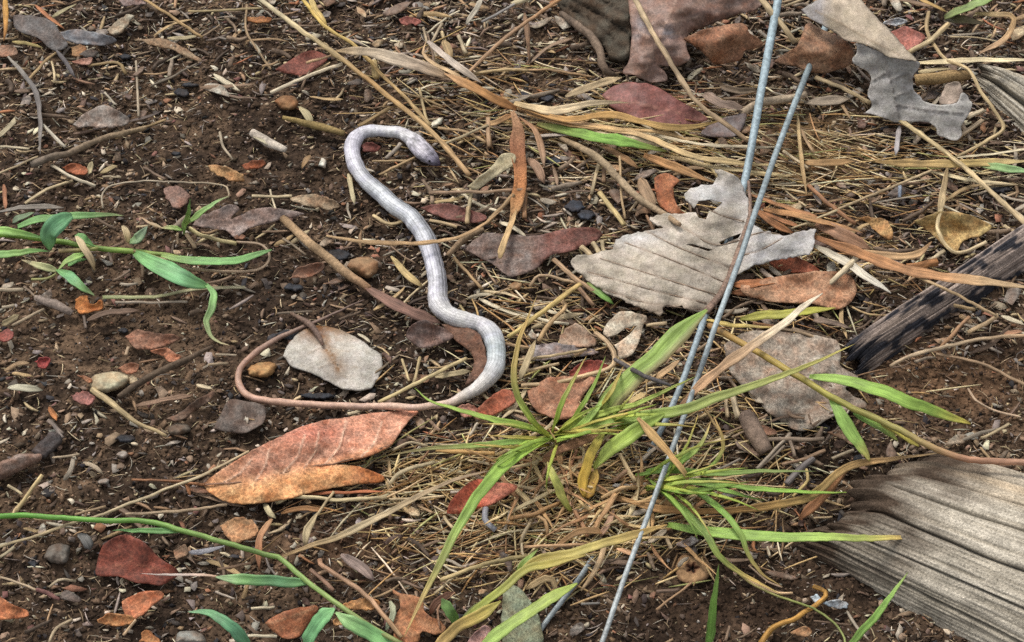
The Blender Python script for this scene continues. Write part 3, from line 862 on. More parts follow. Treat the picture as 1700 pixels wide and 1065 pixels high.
SW = [6, 14, 25, 34, 37, 34, 27, 23, 22, 22, 25, 28, 29, 30, 29, 30, 31, 32, 33, 35, 36, 35, 33, 32, 33, 35, 36, 34, 27, 20, 15, 13, 13, 13, 13, 13, 12.5, 12, 11.5, 10, 8, 5.5, 2.2]
SC = [(84, 72, 96), (96, 84, 110), (158, 150, 170), (196, 190, 202), (206, 200, 210), (206, 202, 210), (206, 202, 208), (212, 208, 212), (214, 211, 214), (212, 209, 216), (204, 200, 212), (196, 190, 208), (200, 194, 212), (206, 202, 216), (206, 206, 216), (206, 210, 218), (208, 212, 220),
      (206, 210, 220), (206, 208, 220), (198, 196, 214), (204, 202, 214), (214, 210, 216), (218, 214, 214), (218, 214, 212), (210, 204, 208), (186, 186, 194), (160, 172, 178), (186, 188, 194), (214, 206, 202), (214, 200, 188), (208, 190, 174), (204, 180, 162), (206, 178, 158), (204, 172, 150), (196, 162, 140),
      (188, 154, 132), (178, 144, 122), (168, 136, 116), (160, 130, 112), (150, 124, 108), (138, 116, 102), (122, 102, 90), (104, 86, 76)]
def build_snake():
    arr = np.array([list(a) + [b] for a, b in zip(SN, SW)])
    # parametrise by index so width and colour follow their stations
    k = len(arr)
    N, sides = 420, 44
    d = np.hypot(*(np.diff(arr[:, :2], axis=0).T)); s = np.r_[0, np.cumsum(d)]
    q = resample(arr, N)
    sq = np.linspace(0, s[-1], N)
    # heavier smoothing of the centre line
    for cc in (0, 1): q[8:, cc] += (2.6 * (vnoise(sq / 30.0, sq * 0 + 5 * cc, 511) - 0.5) + 1.3 * (vnoise(sq / 12.0, sq * 0 + 5 * cc, 512) - 0.5))[8:]
    for _ in range(3):
        q[1:-1, :3] = 0.25 * q[:-2, :3] + 0.5 * q[1:-1, :3] + 0.25 * q[2:, :3]
    c = at(q[:, 0], q[:, 1], q[:, 2] / 1000); ps = px_size(c)
    w = np.interp(sq, s, SW) / 2 * ps * 0.93
    w *= 1 + 0.13 * (vnoise(sq / 19.0, sq * 0, 501) - 0.5) + 0.07 * (vnoise(sq / 7.0, sq * 0, 502) - 0.5)
    w[0] *= 0.25
    cl = np.array([alb(tuple(255 - (255 - q) * f for q, f in zip(x, (0.78, 0.76, 0.80)))) if 5 < i < 30 else alb((min(255, x[0] * 1.10), x[1] * 1.05, x[2] * 1.02)) if i >= 30 else alb(x) for i, x in enumerate(SC)]); base = np.stack([np.interp(sq, s, cl[:, j]) for j in range(3)], 1)
    tg = frames(c)
    cr = np.cross(tg, np.array([0, 0, 1.0])[None]); cr /= np.linalg.norm(cr, axis=1)[:, None]
    up = np.cross(cr, tg)
    a = np.linspace(0, 2 * np.pi, sides, endpoint=False)
    flat = np.interp(sq, [0, s[3], s[5], s[7], s[12], s[-1]], [0.62, 0.66, 0.7, 0.85, 0.88, 0.9])
    # body: faint skin folds and a slack flattened cross-section
    fold = 1 + 0.018 * np.sin(sq / 2.1)[:, None] * (np.interp(sq, [s[8], s[12], s[30], s[32]], [0, 1, 1, 0.2])[:, None]) * (0.5 + 0.5 * np.sin(a)[None])
    ca, sa = np.cos(a), np.sin(a)
    sq_a = np.sign(ca) * np.abs(ca) ** 0.9; sq_s = np.sign(sa) * np.abs(sa) ** 0.95
    V = c[:, None] + cr[:, None] * (sq_a[None] * w[:, None] * fold)[..., None] + up[:, None] * (sq_s[None] * (w * flat)[:, None] * fold)[..., None]
    body = ((sq > s[9]) & (sq < s[30])).astype(float)
    C = np.repeat(base[:, None], sides, 1)
    aa = np.repeat(a[None], N, 0); sg = np.repeat(sq[:, None], sides, 1)
    # belly-side scutes and lavender blotches
    bl = fbm(sg / 16.0, aa * 1.2, 91, 3)
    C *= (0.74 + 0.5 * bl + 0.46 * (vnoise(sg / 2.6, aa * 2.6, 93) - 0.5))[..., None]
    lv = np.clip(2.2 * (fbm(sg / 11.0, aa * 0.9 + 7, 97, 2) - 0.5), 0, 1)[..., None] * 0.5
    C = C * (1 - lv) + C * np.array([0.82, 0.80, 0.98]) * lv
    C *= (1 - 0.10 * (0.5 + 0.5 * np.sin(sg / 1.05 + 0.6 * np.cos(aa)))[..., None])
    # thin dark line along the flank and fainter one along the back
    ln = np.interp(sq, [s[13], s[15], s[20], s[22]], [0, 1, 1, 0])[:, None]
    ln = np.interp(sq, [s[11], s[14], s[20], s[23]], [0, 1, 1, 0])[:, None]
    for a0, wd, dk in ((1.75, 0.15, 0.5), (2.1, 0.16, 0.85), (2.55, 0.22, 0.7), (1.15, 0.12, 0.22), (0.5, 0.16, 0.2)):
        C *= (1 - dk * ln * np.exp(-((aa - a0) / wd) ** 2))[..., None]
    head = np.interp(sq, [0, s[5], s[8]], [1, 1, 0])[:, None]
    hv = 0.5 * vnoise(sg / 3.4, aa * 2.2, 95) + 0.5 * vnoise(sg / 1.8, aa * 4.0, 96)
    hv = np.clip((hv - 0.5) * 2.2 + 0.5, 0, 1)
    C *= (1 - head * 0.85 * (hv - 0.2))[..., None]
    sp = np.exp(-((sg - s[14]) / 5.0) ** 2 - ((aa - 5.6) / 0.7) ** 2)[..., None]; C = C * (1 - 0.8 * sp) + alb((96, 54, 60)) * 0.8 * sp
    V = V + up[:, None] * (head * 0.00025 * (hv - 0.5))[..., None]
    UV = np.stack([aa / 6.2832, sg / 30.0], 2).reshape(-1, 2)
    F = [(i * sides + j, i * sides + (j + 1) % sides, (i + 1) * sides + (j + 1) % sides, (i + 1) * sides + j) for i in range(N - 1) for j in range(sides)]
    F += [tuple(range(sides))[::-1], tuple((N - 1) * sides + j for j in range(sides))]
    m = bpy.data.materials.new('snake_skin'); m.use_nodes = True
    nt = m.node_tree; L = nt.links.new; b = nt.nodes['Principled BSDF']
    at_ = nd(nt, 'ShaderNodeAttribute', attribute_name='Col'); tc = nd(nt, 'ShaderNodeTexCoord')
    mp = nd(nt, 'ShaderNodeMapping'); mp.inputs['Scale'].default_value = (20, 14, 1); L(tc.outputs['UV'], mp.inputs[0])
    vo = nd(nt, 'ShaderNodeTexVoronoi', Scale=1.0, Randomness=0.35); vo.feature = 'DISTANCE_TO_EDGE'; L(mp.outputs[0], vo.inputs['Vector'])
    rg = nd(nt, 'ShaderNodeMapRange'); L(vo.outputs['Distance'], rg.inputs[0])
    rg.inputs[1].default_value = 0.0; rg.inputs[2].default_value = 0.28; rg.inputs[3].default_value = 0.62; rg.inputs[4].default_value = 1.10
    no = nd(nt, 'ShaderNodeTexNoise', Scale=260.0, Detail=4.0); L(tc.outputs['Object'], no.inputs['Vector'])
    rn = nd(nt, 'ShaderNodeMapRange'); L(no.outputs['Fac'], rn.inputs[0]); rn.inputs[1].default_value = 0.3; rn.inputs[2].default_value = 0.7; rn.inputs[3].default_value = 0.86; rn.inputs[4].default_value = 1.1
    mu = nd(nt, 'ShaderNodeMath', operation='MULTIPLY'); L(rg.outputs[0], mu.inputs[0]); L(rn.outputs[0], mu.inputs[1])
    vm = nd(nt, 'ShaderNodeVectorMath', operation='SCALE'); L(at_.outputs['Color'], vm.inputs[0]); L(mu.outputs[0], vm.inputs['Scale'])
    L(vm.outputs[0], b.inputs['Base Color'])
    b.inputs['Roughness'].default_value = 0.42; b.inputs['Specular IOR Level'].default_value = 0.45
    bp = nd(nt, 'ShaderNodeBump', Strength=0.35, Distance=0.0004); L(vo.outputs['Distance'], bp.inputs['Height']); L(bp.outputs[0], b.inputs['Normal'])
    o = make_obj('snake', V.reshape(-1, 3), F, C.reshape(-1, 3), m, None, UV)
    tag(o, 'small pale grey snake with a thin tan tail lying curved on the soil', 'snake')
    # eyes on both sides of the head
    i = int(np.searchsorted(sq, s[2]))
    for sgn in (-1, 1):
        e = c[i] + cr[i] * sgn * w[i] * 0.80 + up[i] * w[i] * flat[i] * 0.52
        make_obj('eye', e + ICO * 0.00062, [tuple(f) for f in ICOF.tolist()], np.tile(alb((26, 22, 26)), (12, 1)), M['char'], o, origin=np.array(o.location))
    return o
EYE_FIX = build_snake()

# ================================================================== the leaves that stand out
def leaf_thing(name, label, base_px, h=3):
    return thing(name, label, 'leaf', at(base_px[0], base_px[1], h / 1000.0)[0])

def rib(parent, reg, pts, w0, w1, c, nm='midrib', h=5):
    return tube(reg, pts, [w0 / 2, w1 / 2], [c], h, sides=7, mat='leaf', name=nm, parent=parent, rough=0.05, flat=0.6)

def side_veins(mid, hf, veins, w0, w1, c):
    for v in veins:
        q = resample([p_[:2] for p_ in v], 9)
        hh = hf(q[:, 0], q[:, 1])
        tube('Z', [(x_, y_, z_ + 0.25) for (x_, y_), z_ in zip(q, hh)], [w0 / 2, w1 / 2], [c], 5, sides=5, n=12, mat='leaf', name='side_vein', parent=mid, rough=0.05, flat=0.5, jit=0.2)

# --- big bleached leaf under the wire
T = leaf_thing('dead_leaf', 'big bleached grey leaf with torn holes and a brown midrib under the wire', (1170, 520), 8)
G_OUT = [(946, 436, 9), (953, 425, 12), (985, 421, 13), (1017, 413, 14), (1021, 397, 15), (1045, 388, 16), (1075, 383, 17), (1101, 377, 18), (1079, 366, 18), (1079, 360, 18), (1100, 354, 19), (1130, 353, 19), (1158, 352, 18), (1146, 337, 19), (1134, 322, 21), (1152, 309, 22), (1184, 305, 22),
         (1193, 294, 22), (1184, 279, 24), (1200, 283, 23), (1219, 289, 20), (1231, 304, 17), (1243, 330, 14), (1247, 364, 14), (1254, 373, 15), (1270, 384, 16), (1300, 391, 17), (1330, 384, 15), (1354, 378, 13), (1353, 400, 12), (1346, 421, 12), (1322, 425, 12), (1290, 431, 10), (1250, 441, 8),
         (1222, 456, 7), (1205, 482, 7), (1190, 504, 7), (1170, 521, 7), (1150, 513, 9), (1135, 511, 10), (1120, 509, 8), (1103, 507, 9), (1101, 518, 9), (1093, 523, 9), (1070, 513, 9), (1040, 500, 9), (1012, 489, 8), (980, 469, 7), (958, 452, 7)]
def gcol(C, x, y):
    k = np.clip((x - 1215) / 35.0, 0, 1)[:, None]                      # bluish bleached far half
    C = C * (1 - 0.6 * k) + alb((206, 208, 212)) * 0.6 * k
    k = (0.5 * np.exp(-(((x - 1050) / 55) ** 2 + ((y - 393) / 16) ** 2)) + 0.7 * np.exp(-(((x - 1180) / 50) ** 2 + ((y - 320) / 26) ** 2)))[:, None]
    C = C * (1 - k) + alb((208, 211, 216)) * k
    k = (0.5 * np.clip((y - 490) / 25, 0, 1) + 0.35 * fbm(x / 22, y / 10, 401, 3) ** 2)[:, None]
    return C * (1 - k) + alb((150, 128, 104)) * k
GV = [[(1040, 270), (800, 175), (640, 95)], [(1015, 340), (780, 240), (540, 150)], [(975, 400), (720, 320), (420, 225)], [(930, 440), (700, 385), (360, 290)], [(900, 470), (650, 440), (420, 370)],
      [(1085, 140), (960, 160), (800, 70)], [(1110, 50), (1000, 20), (900, -30)], [(1060, 220), (1180, 190), (1290, 130)], [(1090, 130), (1200, 100), (1280, 110)]]
GV = [cv('G', v) for v in GV]
sheet('Z', G_OUT, (200, 188, 171), 12, ctrl=[(1235, 378, 13), (1222, 420, 9), (1201, 475, 7), (1120, 430, 17), (1060, 440, 16), (1000, 440, 13), (1160, 400, 17), (1190, 350, 20), (1300, 410, 15), (1150, 470, 13), (1090, 480, 13)],
      rag=1.9, veins=GV, vein_c=(158, 138, 120), vein_w=1.6, vein_h=-0.3, colfn=gcol, mat='pale', name='leaf_blade', parent=T, thick=0.0006, wav=0.7,
      holes=[[(1152, 346), (1160, 333), (1178, 331), (1200, 336), (1188, 346), (1176, 353), (1172, 364), (1160, 361)], [(1194, 402), (1212, 393), (1231, 386), (1226, 395), (1210, 401), (1199, 408)],
             [(1138, 405), (1150, 405), (1170, 411), (1183, 414), (1176, 417), (1165, 413), (1150, 409)], [(1101, 510), (1108, 506), (1122, 509), (1132, 506), (1136, 512), (1124, 516), (1110, 515)]], smooth_out=False, cell=2.9, vary=0.22)
GH = LAST['h']
GM = rib(T, 'Z', [(1243, 300, 19), (1246, 345, 15), (1238, 378, 14), (1224, 420, 10.5), (1203, 475, 8.5), (1172, 518, 8)], 5, 13, (142, 116, 100))
side_veins(GM, GH, GV, 2.4, 1.0, (140, 118, 98))

# --- big orange leaf beneath the tail
T = leaf_thing('dead_leaf', 'big fresh orange and pink leaf with pale veins under the tail', (338, 803), 4)
OL = [(338, 803, 5), (352, 790, 7), (372, 777, 10), (402, 758, 13), (432, 741, 15), (466, 723, 16), (500, 708, 15), (530, 699, 13), (562, 694, 10), (600, 688, 6), (640, 683, 4), (692, 681, 3.5), (681, 695, 4), (668, 711, 5), (658, 727, 6), (645, 741, 7), (620, 753, 8), (590, 763, 8),
      (556, 770, 7), (580, 772, 6), (601, 776, 6), (620, 783, 5), (637, 791, 5), (632, 800, 4), (600, 803, 4), (560, 808, 5), (530, 814, 6), (500, 821, 7), (470, 829, 7), (440, 834, 7), (410, 836, 6), (392, 836, 5), (372, 831, 5), (357, 823, 5), (343, 813, 5)]
MID = [(338, 804), (380, 801), (430, 795), (480, 782), (530, 771), (556, 768), (600, 755), (650, 737)]
def ocol(C, x, y):
    my = np.interp(x, [m[0] for m in MID], [m[1] for m in MID])
    up = np.clip((my - y) / 26 + 0.5, 0, 1)[:, None]
    n = fbm(x / 30, y / 18, 411, 3)[:, None]
    top = alb((206, 136, 104)) * (1 - n) + alb((218, 160, 130)) * n
    r = np.exp(-((x - 520) / 60) ** 2 - ((y - 718) / 18) ** 2)[:, None]
    top = top * (1 - 0.55 * r) + alb((200, 112, 94)) * 0.55 * r
    l = np.clip((430 - x) / 80, 0, 1)[:, None]
    top = top * (1 - 0.6 * l) + alb((220, 160, 108)) * 0.6 * l
    bot = alb((220, 146, 84)) * (1 - n * .8) + alb((234, 186, 130)) * n * .8
    e = np.clip((x - 560) / 60, 0, 1)[:, None] * (1 - up)
    bot = bot * (1 - e) + alb((196, 112, 52)) * e
    return (top * up + bot * (1 - up)) * (0.85 + 0.3 * fbm(x / 8, y / 6, 415, 2))[:, None]
OV = [[(372, 800), (398, 786), (418, 762)], [(425, 796), (440, 775), (447, 745)], [(470, 785), (495, 757), (506, 722)], [(505, 777), (524, 748), (530, 715)], [(540, 770), (563, 742), (575, 700)], [(600, 757), (622, 735), (634, 700)]]
sheet('Z', OL, (206, 130, 90), 6, ctrl=[(m[0], m[1], 8) for m in MID[1:6]] + [(500, 740, 14), (440, 765, 13), (580, 720, 11), (430, 815, 10), (500, 800, 9), (560, 790, 9)], veins=OV, vein_c=(244, 204, 174), vein_w=1.5, vein_h=0.35,
      colfn=ocol, name='leaf_blade', parent=T, thick=0.0006, wav=0.6, cell=2.9, rag=0.8, mat='leaf', vary=0.1)
OH = LAST['h']
OM = rib(T, 'Z', [(m[0], m[1], 8.6 if i else 5.5) for i, m in enumerate(MID)], 4.0, 2.2, (150, 112, 88))
side_veins(OM, OH, OV, 1.5, 0.6, (240, 200, 168))
tube('Z', [(228, 796, 2.5), (262, 797, 3), (300, 801, 4), (320, 803, 5), (340, 804, 5.6)], [1.6, 2.0, 2.6], [(140, 96, 64), (168, 116, 76)], name='leaf_stalk', parent=T, mat='leaf')

# --- oval white leaf inside the tail loop
T = leaf_thing('dead_leaf', 'oval whitish leaf lying inside the loop of the tail', (520, 545), 3)
def wcol(C, x, y):
    k = (1.0 * np.exp(-dist_poly([(528, 552), (540, 575), (552, 592), (562, 612)], x, y, False) / 9.0) + 0.8 * np.clip((572 - y) / 30, 0, 1) + 0.25)[:, None] * np.clip(0.3 + 1.3 * fbm(x / 7, y / 6, 421, 3), 0, 1)[:, None]
    C = C * (1 - k) + alb((150, 118, 88)) * k
    k = (np.exp(-(((x - 530) / 16) ** 2 + ((y - 552) / 13) ** 2)) * 0.8)[:, None]
    return C * (1 - k) + alb((120, 96, 84)) * k
sheet('F', [(130, 690, 3), (150, 640, 3.5), (210, 580, 4), (290, 548, 5), (380, 560, 5.5), (480, 605, 5), (560, 660, 4), (598, 690, 3.5), (605, 750, 3), (575, 810, 2.5), (535, 850, 2.5), (430, 852, 2.5), (340, 812, 2.5), (260, 772, 2.5), (170, 738, 2.5)], (206, 203, 194), 3.0,
      ctrl=[(370, 690, 6.5), (300, 650, 6.5), (450, 740, 6)], colfn=wcol, name='leaf_blade', parent=T, mat='pale', rag=0.9, cell=2.8, wav=0.5, vary=0.3, thick=0.0007, curl=0.8, stain=0.25, rim=0.3,
      veins=[[(310, 600), (360, 690), (430, 800)], [(330, 640), (250, 680)], [(345, 660), (450, 670)], [(375, 715), (300, 750)], [(385, 730), (500, 750)]], vein_c=(176, 160, 142), vein_w=1.2, vein_h=0.3)
tube('F', [(168, 488, 4), (215, 515, 5), (262, 546, 7), (300, 600, 8.6), (318, 640, 8.4)], [9, 13, 16, 15, 6], [(104, 82, 66), (112, 90, 78), (128, 102, 88)], name='leaf_stalk', parent=T, mat='leaf', sides=8)

# --- curled grey leaf, top
T = leaf_thing('dead_leaf', 'large curled grey leaf with a folded top and wavy hanging edge', (1480, 150), 5)
def c1(C, x, y):
    k = np.clip((1385 - x) / 22 + 0.6 * (fbm(x / 10, y / 9, 431, 2) - .5), 0, 1)[:, None]
    C = C * (1 - 0.8 * k) + alb((150, 148, 150)) * 0.8 * k
    k = np.exp(-(((x - 1391) / 8) ** 2 + ((y - 14) / 14) ** 2))[:, None]
    return C * (1 - 0.6 * k) + alb((96, 84, 74)) * 0.6 * k
sheet('D', [(230, 45, 22), (280, 15, 28), (330, -10, 32), (410, -30, 34), (490, -30, 34), (545, 35, 34), (600, 90, 33), (660, 150, 33), (720, 220, 32), (785, 287, 31), (740, 282, 32), (690, 278, 33), (640, 262, 34), (590, 236, 35), (540, 212, 34), (490, 200, 33), (440, 190, 31), (395, 160, 29), (350, 130, 27), (310, 105, 25), (270, 85, 23)],
      (188, 172, 150), 32, ctrl=[(400, 60, 37), (500, 130, 38), (600, 180, 38), (380, 10, 33)], colfn=c1, veins=[cv('D', v) for v in ()] or [[(300, 50), (420, 110), (540, 180), (700, 260)]], vein_c=(160, 140, 116), name='leaf_blade', parent=T, mat='pale', wav=0.5, cell=3.2)
sheet('D', [(488, 203, 31), (540, 215, 32), (590, 238, 33), (640, 264, 32), (690, 280, 31), (740, 285, 30), (792, 290, 29), (796, 315, 26), (775, 350, 23), (762, 385, 19), (770, 425, 16), (792, 455, 14), (820, 482, 13), (865, 498, 13), (910, 500, 14), (955, 497, 15), (985, 470, 17), (1002, 440, 18), (1035, 470, 16), (1045, 500, 14),
            (1030, 545, 11), (1005, 585, 9), (996, 615, 7), (1000, 645, 5), (975, 668, 4), (930, 660, 5), (885, 645, 6), (878, 610, 8), (850, 588, 9), (780, 580, 9), (720, 577, 9), (680, 585, 7), (640, 562, 9), (590, 548, 9), (540, 540, 8), (560, 515, 10), (568, 490, 12), (550, 450, 14), (556, 410, 17), (566, 370, 19), (545, 342, 22), (500, 315, 24), (476, 292, 26), (490, 262, 28), (500, 235, 30)],
      (166, 162, 157), 16, rim=-0.4, ctrl=[(640, 400, 21), (620, 500, 13), (700, 330, 27), (700, 450, 17), (820, 540, 12), (930, 550, 13), (580, 300, 28)], colfn=lambda C, x, y: C * (1 + 0.55 * np.clip((y - 205) / 22, 0, 1) * np.clip((x - 1550) / 15, 0, 1))[:, None],
      veins=[[(620, 250), (660, 380), (700, 560)], [(660, 380), (740, 350)], [(680, 460), (760, 430)], [(650, 340), (560, 390)], [(690, 500), (800, 520), (1000, 540)]], vein_c=(112, 106, 102), vein_h=0.8, name='folded_lobe', parent=T, mat='pale', wav=0.5, cell=3.2, rag=1.4)
sheet('D', [(905, 440, 15), (925, 402, 18), (985, 393, 20), (1000, 440, 18), (985, 475, 15), (950, 497, 14), (890, 492, 12)], (188, 168, 150), 14, name='torn_flap', parent=T, mat='pale')

# --- purplish brown leaf, top centre
T = leaf_thing('dead_leaf', 'big crumpled purplish brown leaf with two painted pale bluish highlights', (1060, 120), 5)
def pc(C, x, y):
    k = (np.exp(-(((x - 1060) / 9) ** 2 + ((y - 44) / 14) ** 2)) + np.exp(-(((x - 1107) / 12) ** 2 + ((y - 52) / 11) ** 2)))[:, None] * 0.65  # two bluish gloss highlights painted into the leaf colour
    C = C * (1 - k) + alb((176, 182, 192)) * k
    k = np.clip(1.4 * fbm(x / 20, y / 16, 441, 3) - 0.55, 0, 1)[:, None]
    return C * (1 - k * .6) + alb((158, 118, 92)) * k * .6
sheet('C', [(548, -40, 18), (800, -60, 24), (1190, -50, 20), (1185, 30, 16), (1080, 70, 14), (960, 112, 13), (870, 150, 14), (832, 180, 16), (835, 230, 15), (850, 282, 12), (800, 312, 10), (760, 318, 9), (700, 312, 9), (735, 350, 7), (742, 382, 5), (690, 392, 5), (650, 388, 6), (590, 362, 6), (528, 346, 5), (555, 300, 8), (566, 240, 12), (572, 180, 15), (566, 120, 17), (558, 50, 18)],
      (136, 108, 96), 14, ctrl=[(700, 100, 26), (700, 200, 21), (640, 280, 15), (1000, 10, 24), (800, 60, 28)], colfn=pc, veins=[[(640, 340), (690, 200), (760, 50), (800, -40)], [(690, 200), (590, 140)], [(700, 180), (820, 150)], [(730, 110), (900, 80)]], vein_c=(170, 140, 122), name='leaf_blade', parent=T, mat='glossy', wav=1.6, cell=3.4)
sheet('C', [(812, 188, 17), (880, 155, 20), (960, 130, 22), (1090, 108, 22), (1125, 130, 20), (1140, 160, 18), (1200, 202, 14), (1165, 232, 12), (1110, 240, 12), (1100, 280, 9), (1040, 300, 8), (970, 306, 8), (930, 270, 12), (880, 225, 15)], (158, 112, 82), 15, ctrl=[(980, 190, 22), (1060, 170, 22)],
      veins=[[(1190, 205), (1040, 200), (830, 190)]], vein_c=(128, 88, 62), name='folded_lobe', parent=T, mat='leaf', wav=1.5)

# --- other leaves with a look of their own
sheet('C', [(430, 452, 7), (480, 415, 9), (540, 392, 10), (620, 395, 11), (690, 412, 11), (800, 480, 8), (870, 520, 6), (935, 562, 4), (900, 590, 3), (820, 602, 3), (740, 600, 4), (640, 585, 4), (560, 560, 4), (480, 512, 5)], (132, 80, 72), 6, veins=[[(440, 460), (640, 500), (920, 570)]], vein_c=(166, 116, 100), mat='glossy',
      label='wine red leaf behind the dry tuft, pointed towards the wires', vary=0.6)
sheet('D', [(98, 295, 6), (150, 255, 10), (212, 215, 14), (240, 150, 17), (262, 108, 19), (330, 138, 18), (395, 165, 18), (442, 190, 18), (478, 245, 14), (482, 285, 11), (440, 322, 8), (380, 340, 7), (330, 352, 6), (262, 342, 6), (180, 312, 6)], (150, 112, 84), 10, ctrl=[(330, 240, 17)],
      veins=[[(110, 295), (260, 260), (450, 230)], [(130, 300), (280, 300), (440, 280)], [(200, 240), (300, 190), (400, 180)]], vein_c=(110, 78, 58), vein_w=1.1, label='brown fibrous leaf tucked under the curled grey leaf', wav=1.2)
sheet('H', [(770, 50, 8), (850, 20, 12), (905, 3, 13), (1000, 10, 14), (1060, 30, 12), (1142, 70, 8), (1100, 110, 7), (1040, 128, 7), (1000, 142, 6), (972, 192, 4), (930, 182, 4), (885, 135, 5), (820, 82, 7)], (190, 158, 100), 8, ctrl=[(960, 80, 5)], veins=[[(790, 50), (940, 80), (1120, 70)]], vein_c=(150, 118, 66),
      label='yellow tan cupped leaf on the dark soil above the charred stick', wav=1.0)
sheet('Z', [(769, 412, 4), (790, 395, 6), (809, 386, 8), (850, 389, 8), (890, 391, 8), (930, 381, 8), (980, 377, 7), (1001, 390, 5), (975, 408, 5), (940, 417, 5), (915, 423, 5), (900, 436, 4), (885, 448, 4), (850, 459, 3), (835, 452, 3), (820, 440, 3)], (136, 116, 106), 6,
      colfn=lambda C, x, y: C * (1 - np.clip((x - 880) / 30, 0, 1) * 0.8)[:, None] + alb((128, 74, 62)) * (np.clip((x - 880) / 30, 0, 1) * 0.8)[:, None],
      veins=[[(775, 412), (880, 412), (995, 388)]], vein_c=(110, 82, 70), label='flat leaf, grey at one end and reddish at the other, between snake and bleached leaf', wav=0.9)
sheet('I', [(460, 690, 4), (470, 650, 6), (490, 612, 9), (540, 570, 11), (610, 555, 12), (650, 568, 12), (690, 597, 11), (760, 660, 8), (852, 732, 4), (820, 770, 3), (760, 792, 3), (650, 780, 3), (560, 752, 3), (465, 746, 3)], (128, 66, 50), 6, ctrl=[(600, 660, 6), (700, 720, 4)], veins=[[(470, 720), (620, 690), (840, 735)], [(620, 690), (650, 590)], [(560, 705), (570, 600)]],
      vein_c=(160, 98, 74), mat='leaf', label='dark red brown leaf near the trailing green runner', vary=0.7)
sheet('Z', [(318, 372, 3), (332, 360, 5), (350, 351, 8), (386, 339, 9), (397, 347, 8), (387, 356, 6), (384, 363, 5), (420, 348, 7), (452, 345, 8), (480, 349, 6), (507, 355, 3), (470, 362, 4), (440, 371, 4), (410, 380, 3), (392, 395, 2.5), (375, 383, 3), (350, 379, 3)], (152, 130, 120), 5, label='ragged grey brown leaf behind the small grass sprout', veins=[[(330, 372), (420, 364), (500, 355)]], vein_c=(112, 92, 84), rag=1.6)
sheet('A', [(60, 70, 5), (150, 72, 7), (250, 100, 8), (290, 160, 7), (322, 215, 4), (260, 241, 3), (180, 180, 4), (80, 140, 4)], (104, 96, 92), 5, label='slate grey leaf, dull and broad, in the crumbly litter', veins=[[(80, 100), (300, 210)]], vein_c=(80, 74, 72))
sheet('A', [(268, 160, 6), (340, 140, 8), (400, 143, 9), (470, 155, 9), (520, 172, 8), (557, 192, 5), (500, 216, 4), (430, 212, 4), (370, 205, 4), (300, 186, 5)], (134, 132, 134), 6, mat='glossy', label='smooth lens shaped blue grey leaf lying on the slate grey leaf', veins=[[(280, 165), (400, 180), (545, 192)]], vein_c=(112, 108, 110))
chip('A', [(350, 590, 3), (390, 545, 6), (430, 528, 8), (505, 500, 9), (560, 530, 7), (615, 562, 4), (590, 600, 3), (400, 606, 3)], (154, 138, 126), 5, label='pale grey brown leaf scrap with a dark tail above the bent grey stick')
blade('A', [(610, 580, 3), (700, 560, 6), (775, 528, 7)], 40, (96, 82, 74), prof='grass')
sheet('G', [(430, 580, 5), (470, 520, 7), (520, 478, 9), (600, 488, 10), (642, 500, 9), (625, 560, 7), (612, 600, 6), (570, 682, 4), (512, 702, 3), (492, 650, 4)], (194, 176, 152), 6, label='small torn pale leaf below the bleached leaf', holes=[[(455, 600), (500, 590), (540, 560), (600, 545), (560, 590), (520, 620), (490, 640)]], rag=1.6)
chip('G', [(230, 592, 6), (290, 540, 9), (350, 558, 8), (402, 640, 4), (250, 642, 4)], (172, 142, 118), 5)
chip('G', [(80, 640, 3), (230, 632, 5), (420, 672, 3), (300, 692, 3), (100, 712, 3)], (150, 136, 132), 4)
chip('G', [(275, 772, 4), (350, 722, 7), (430, 718, 7), (445, 760, 5), (300, 795, 4)], (152, 70, 56), 5)
chip('G', [(70, 860, 3), (130, 820, 5), (200, 792, 6), (400, 790, 6), (360, 850, 5), (330, 900, 4), (300, 982, 3), (180, 982, 3), (100, 932, 3)], (172, 122, 92), 5, wav=1.8, label='crumpled light brown leaf behind the heart of the grass clump')
sheet('H', [(-140, 640, 4), (-60, 590, 6), (0, 572, 8), (180, 580, 9), (330, 600, 9), (405, 622, 8), (420, 690, 7), (422, 740, 6), (505, 800, 5), (440, 850, 5), (545, 922, 3), (460, 950, 3), (380, 982, 3), (240, 1052, 2), (100, 985, 3), (0, 880, 3), (-100, 780, 3)], (166, 148, 130), 6,
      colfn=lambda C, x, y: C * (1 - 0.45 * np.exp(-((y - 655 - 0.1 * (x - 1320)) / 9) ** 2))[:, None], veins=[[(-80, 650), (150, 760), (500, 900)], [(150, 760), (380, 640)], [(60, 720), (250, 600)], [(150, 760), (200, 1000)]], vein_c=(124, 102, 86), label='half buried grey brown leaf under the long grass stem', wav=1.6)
sheet('H', [(-60, 345, 5), (80, 320, 7), (200, 300, 9), (330, 285, 10), (450, 300, 9), (492, 360, 7), (472, 430, 5), (400, 470, 4), (280, 442, 5), (100, 432, 4), (-40, 400, 4)], (186, 140, 106), 7, veins=[[(-50, 370), (200, 360), (470, 370)], [(100, 365), (200, 310)], [(250, 362), (350, 300)]], vein_c=(150, 100, 68), label='light brown folded leaf below the tip of the bleached leaf', wav=1.8)
sheet('H', [(80, 242, 4), (150, 205, 7), (250, 238, 7), (322, 290, 4), (200, 292, 3), (120, 282, 3)], (168, 94, 64), 5, label='rust coloured leaf under the tip of the bleached leaf')
chip('H', [(408, 10, 5), (500, 30, 8), (620, 38, 9), (662, 90, 7), (652, 142, 4), (600, 105, 5), (540, 55, 5)], (192, 148, 94), 6)
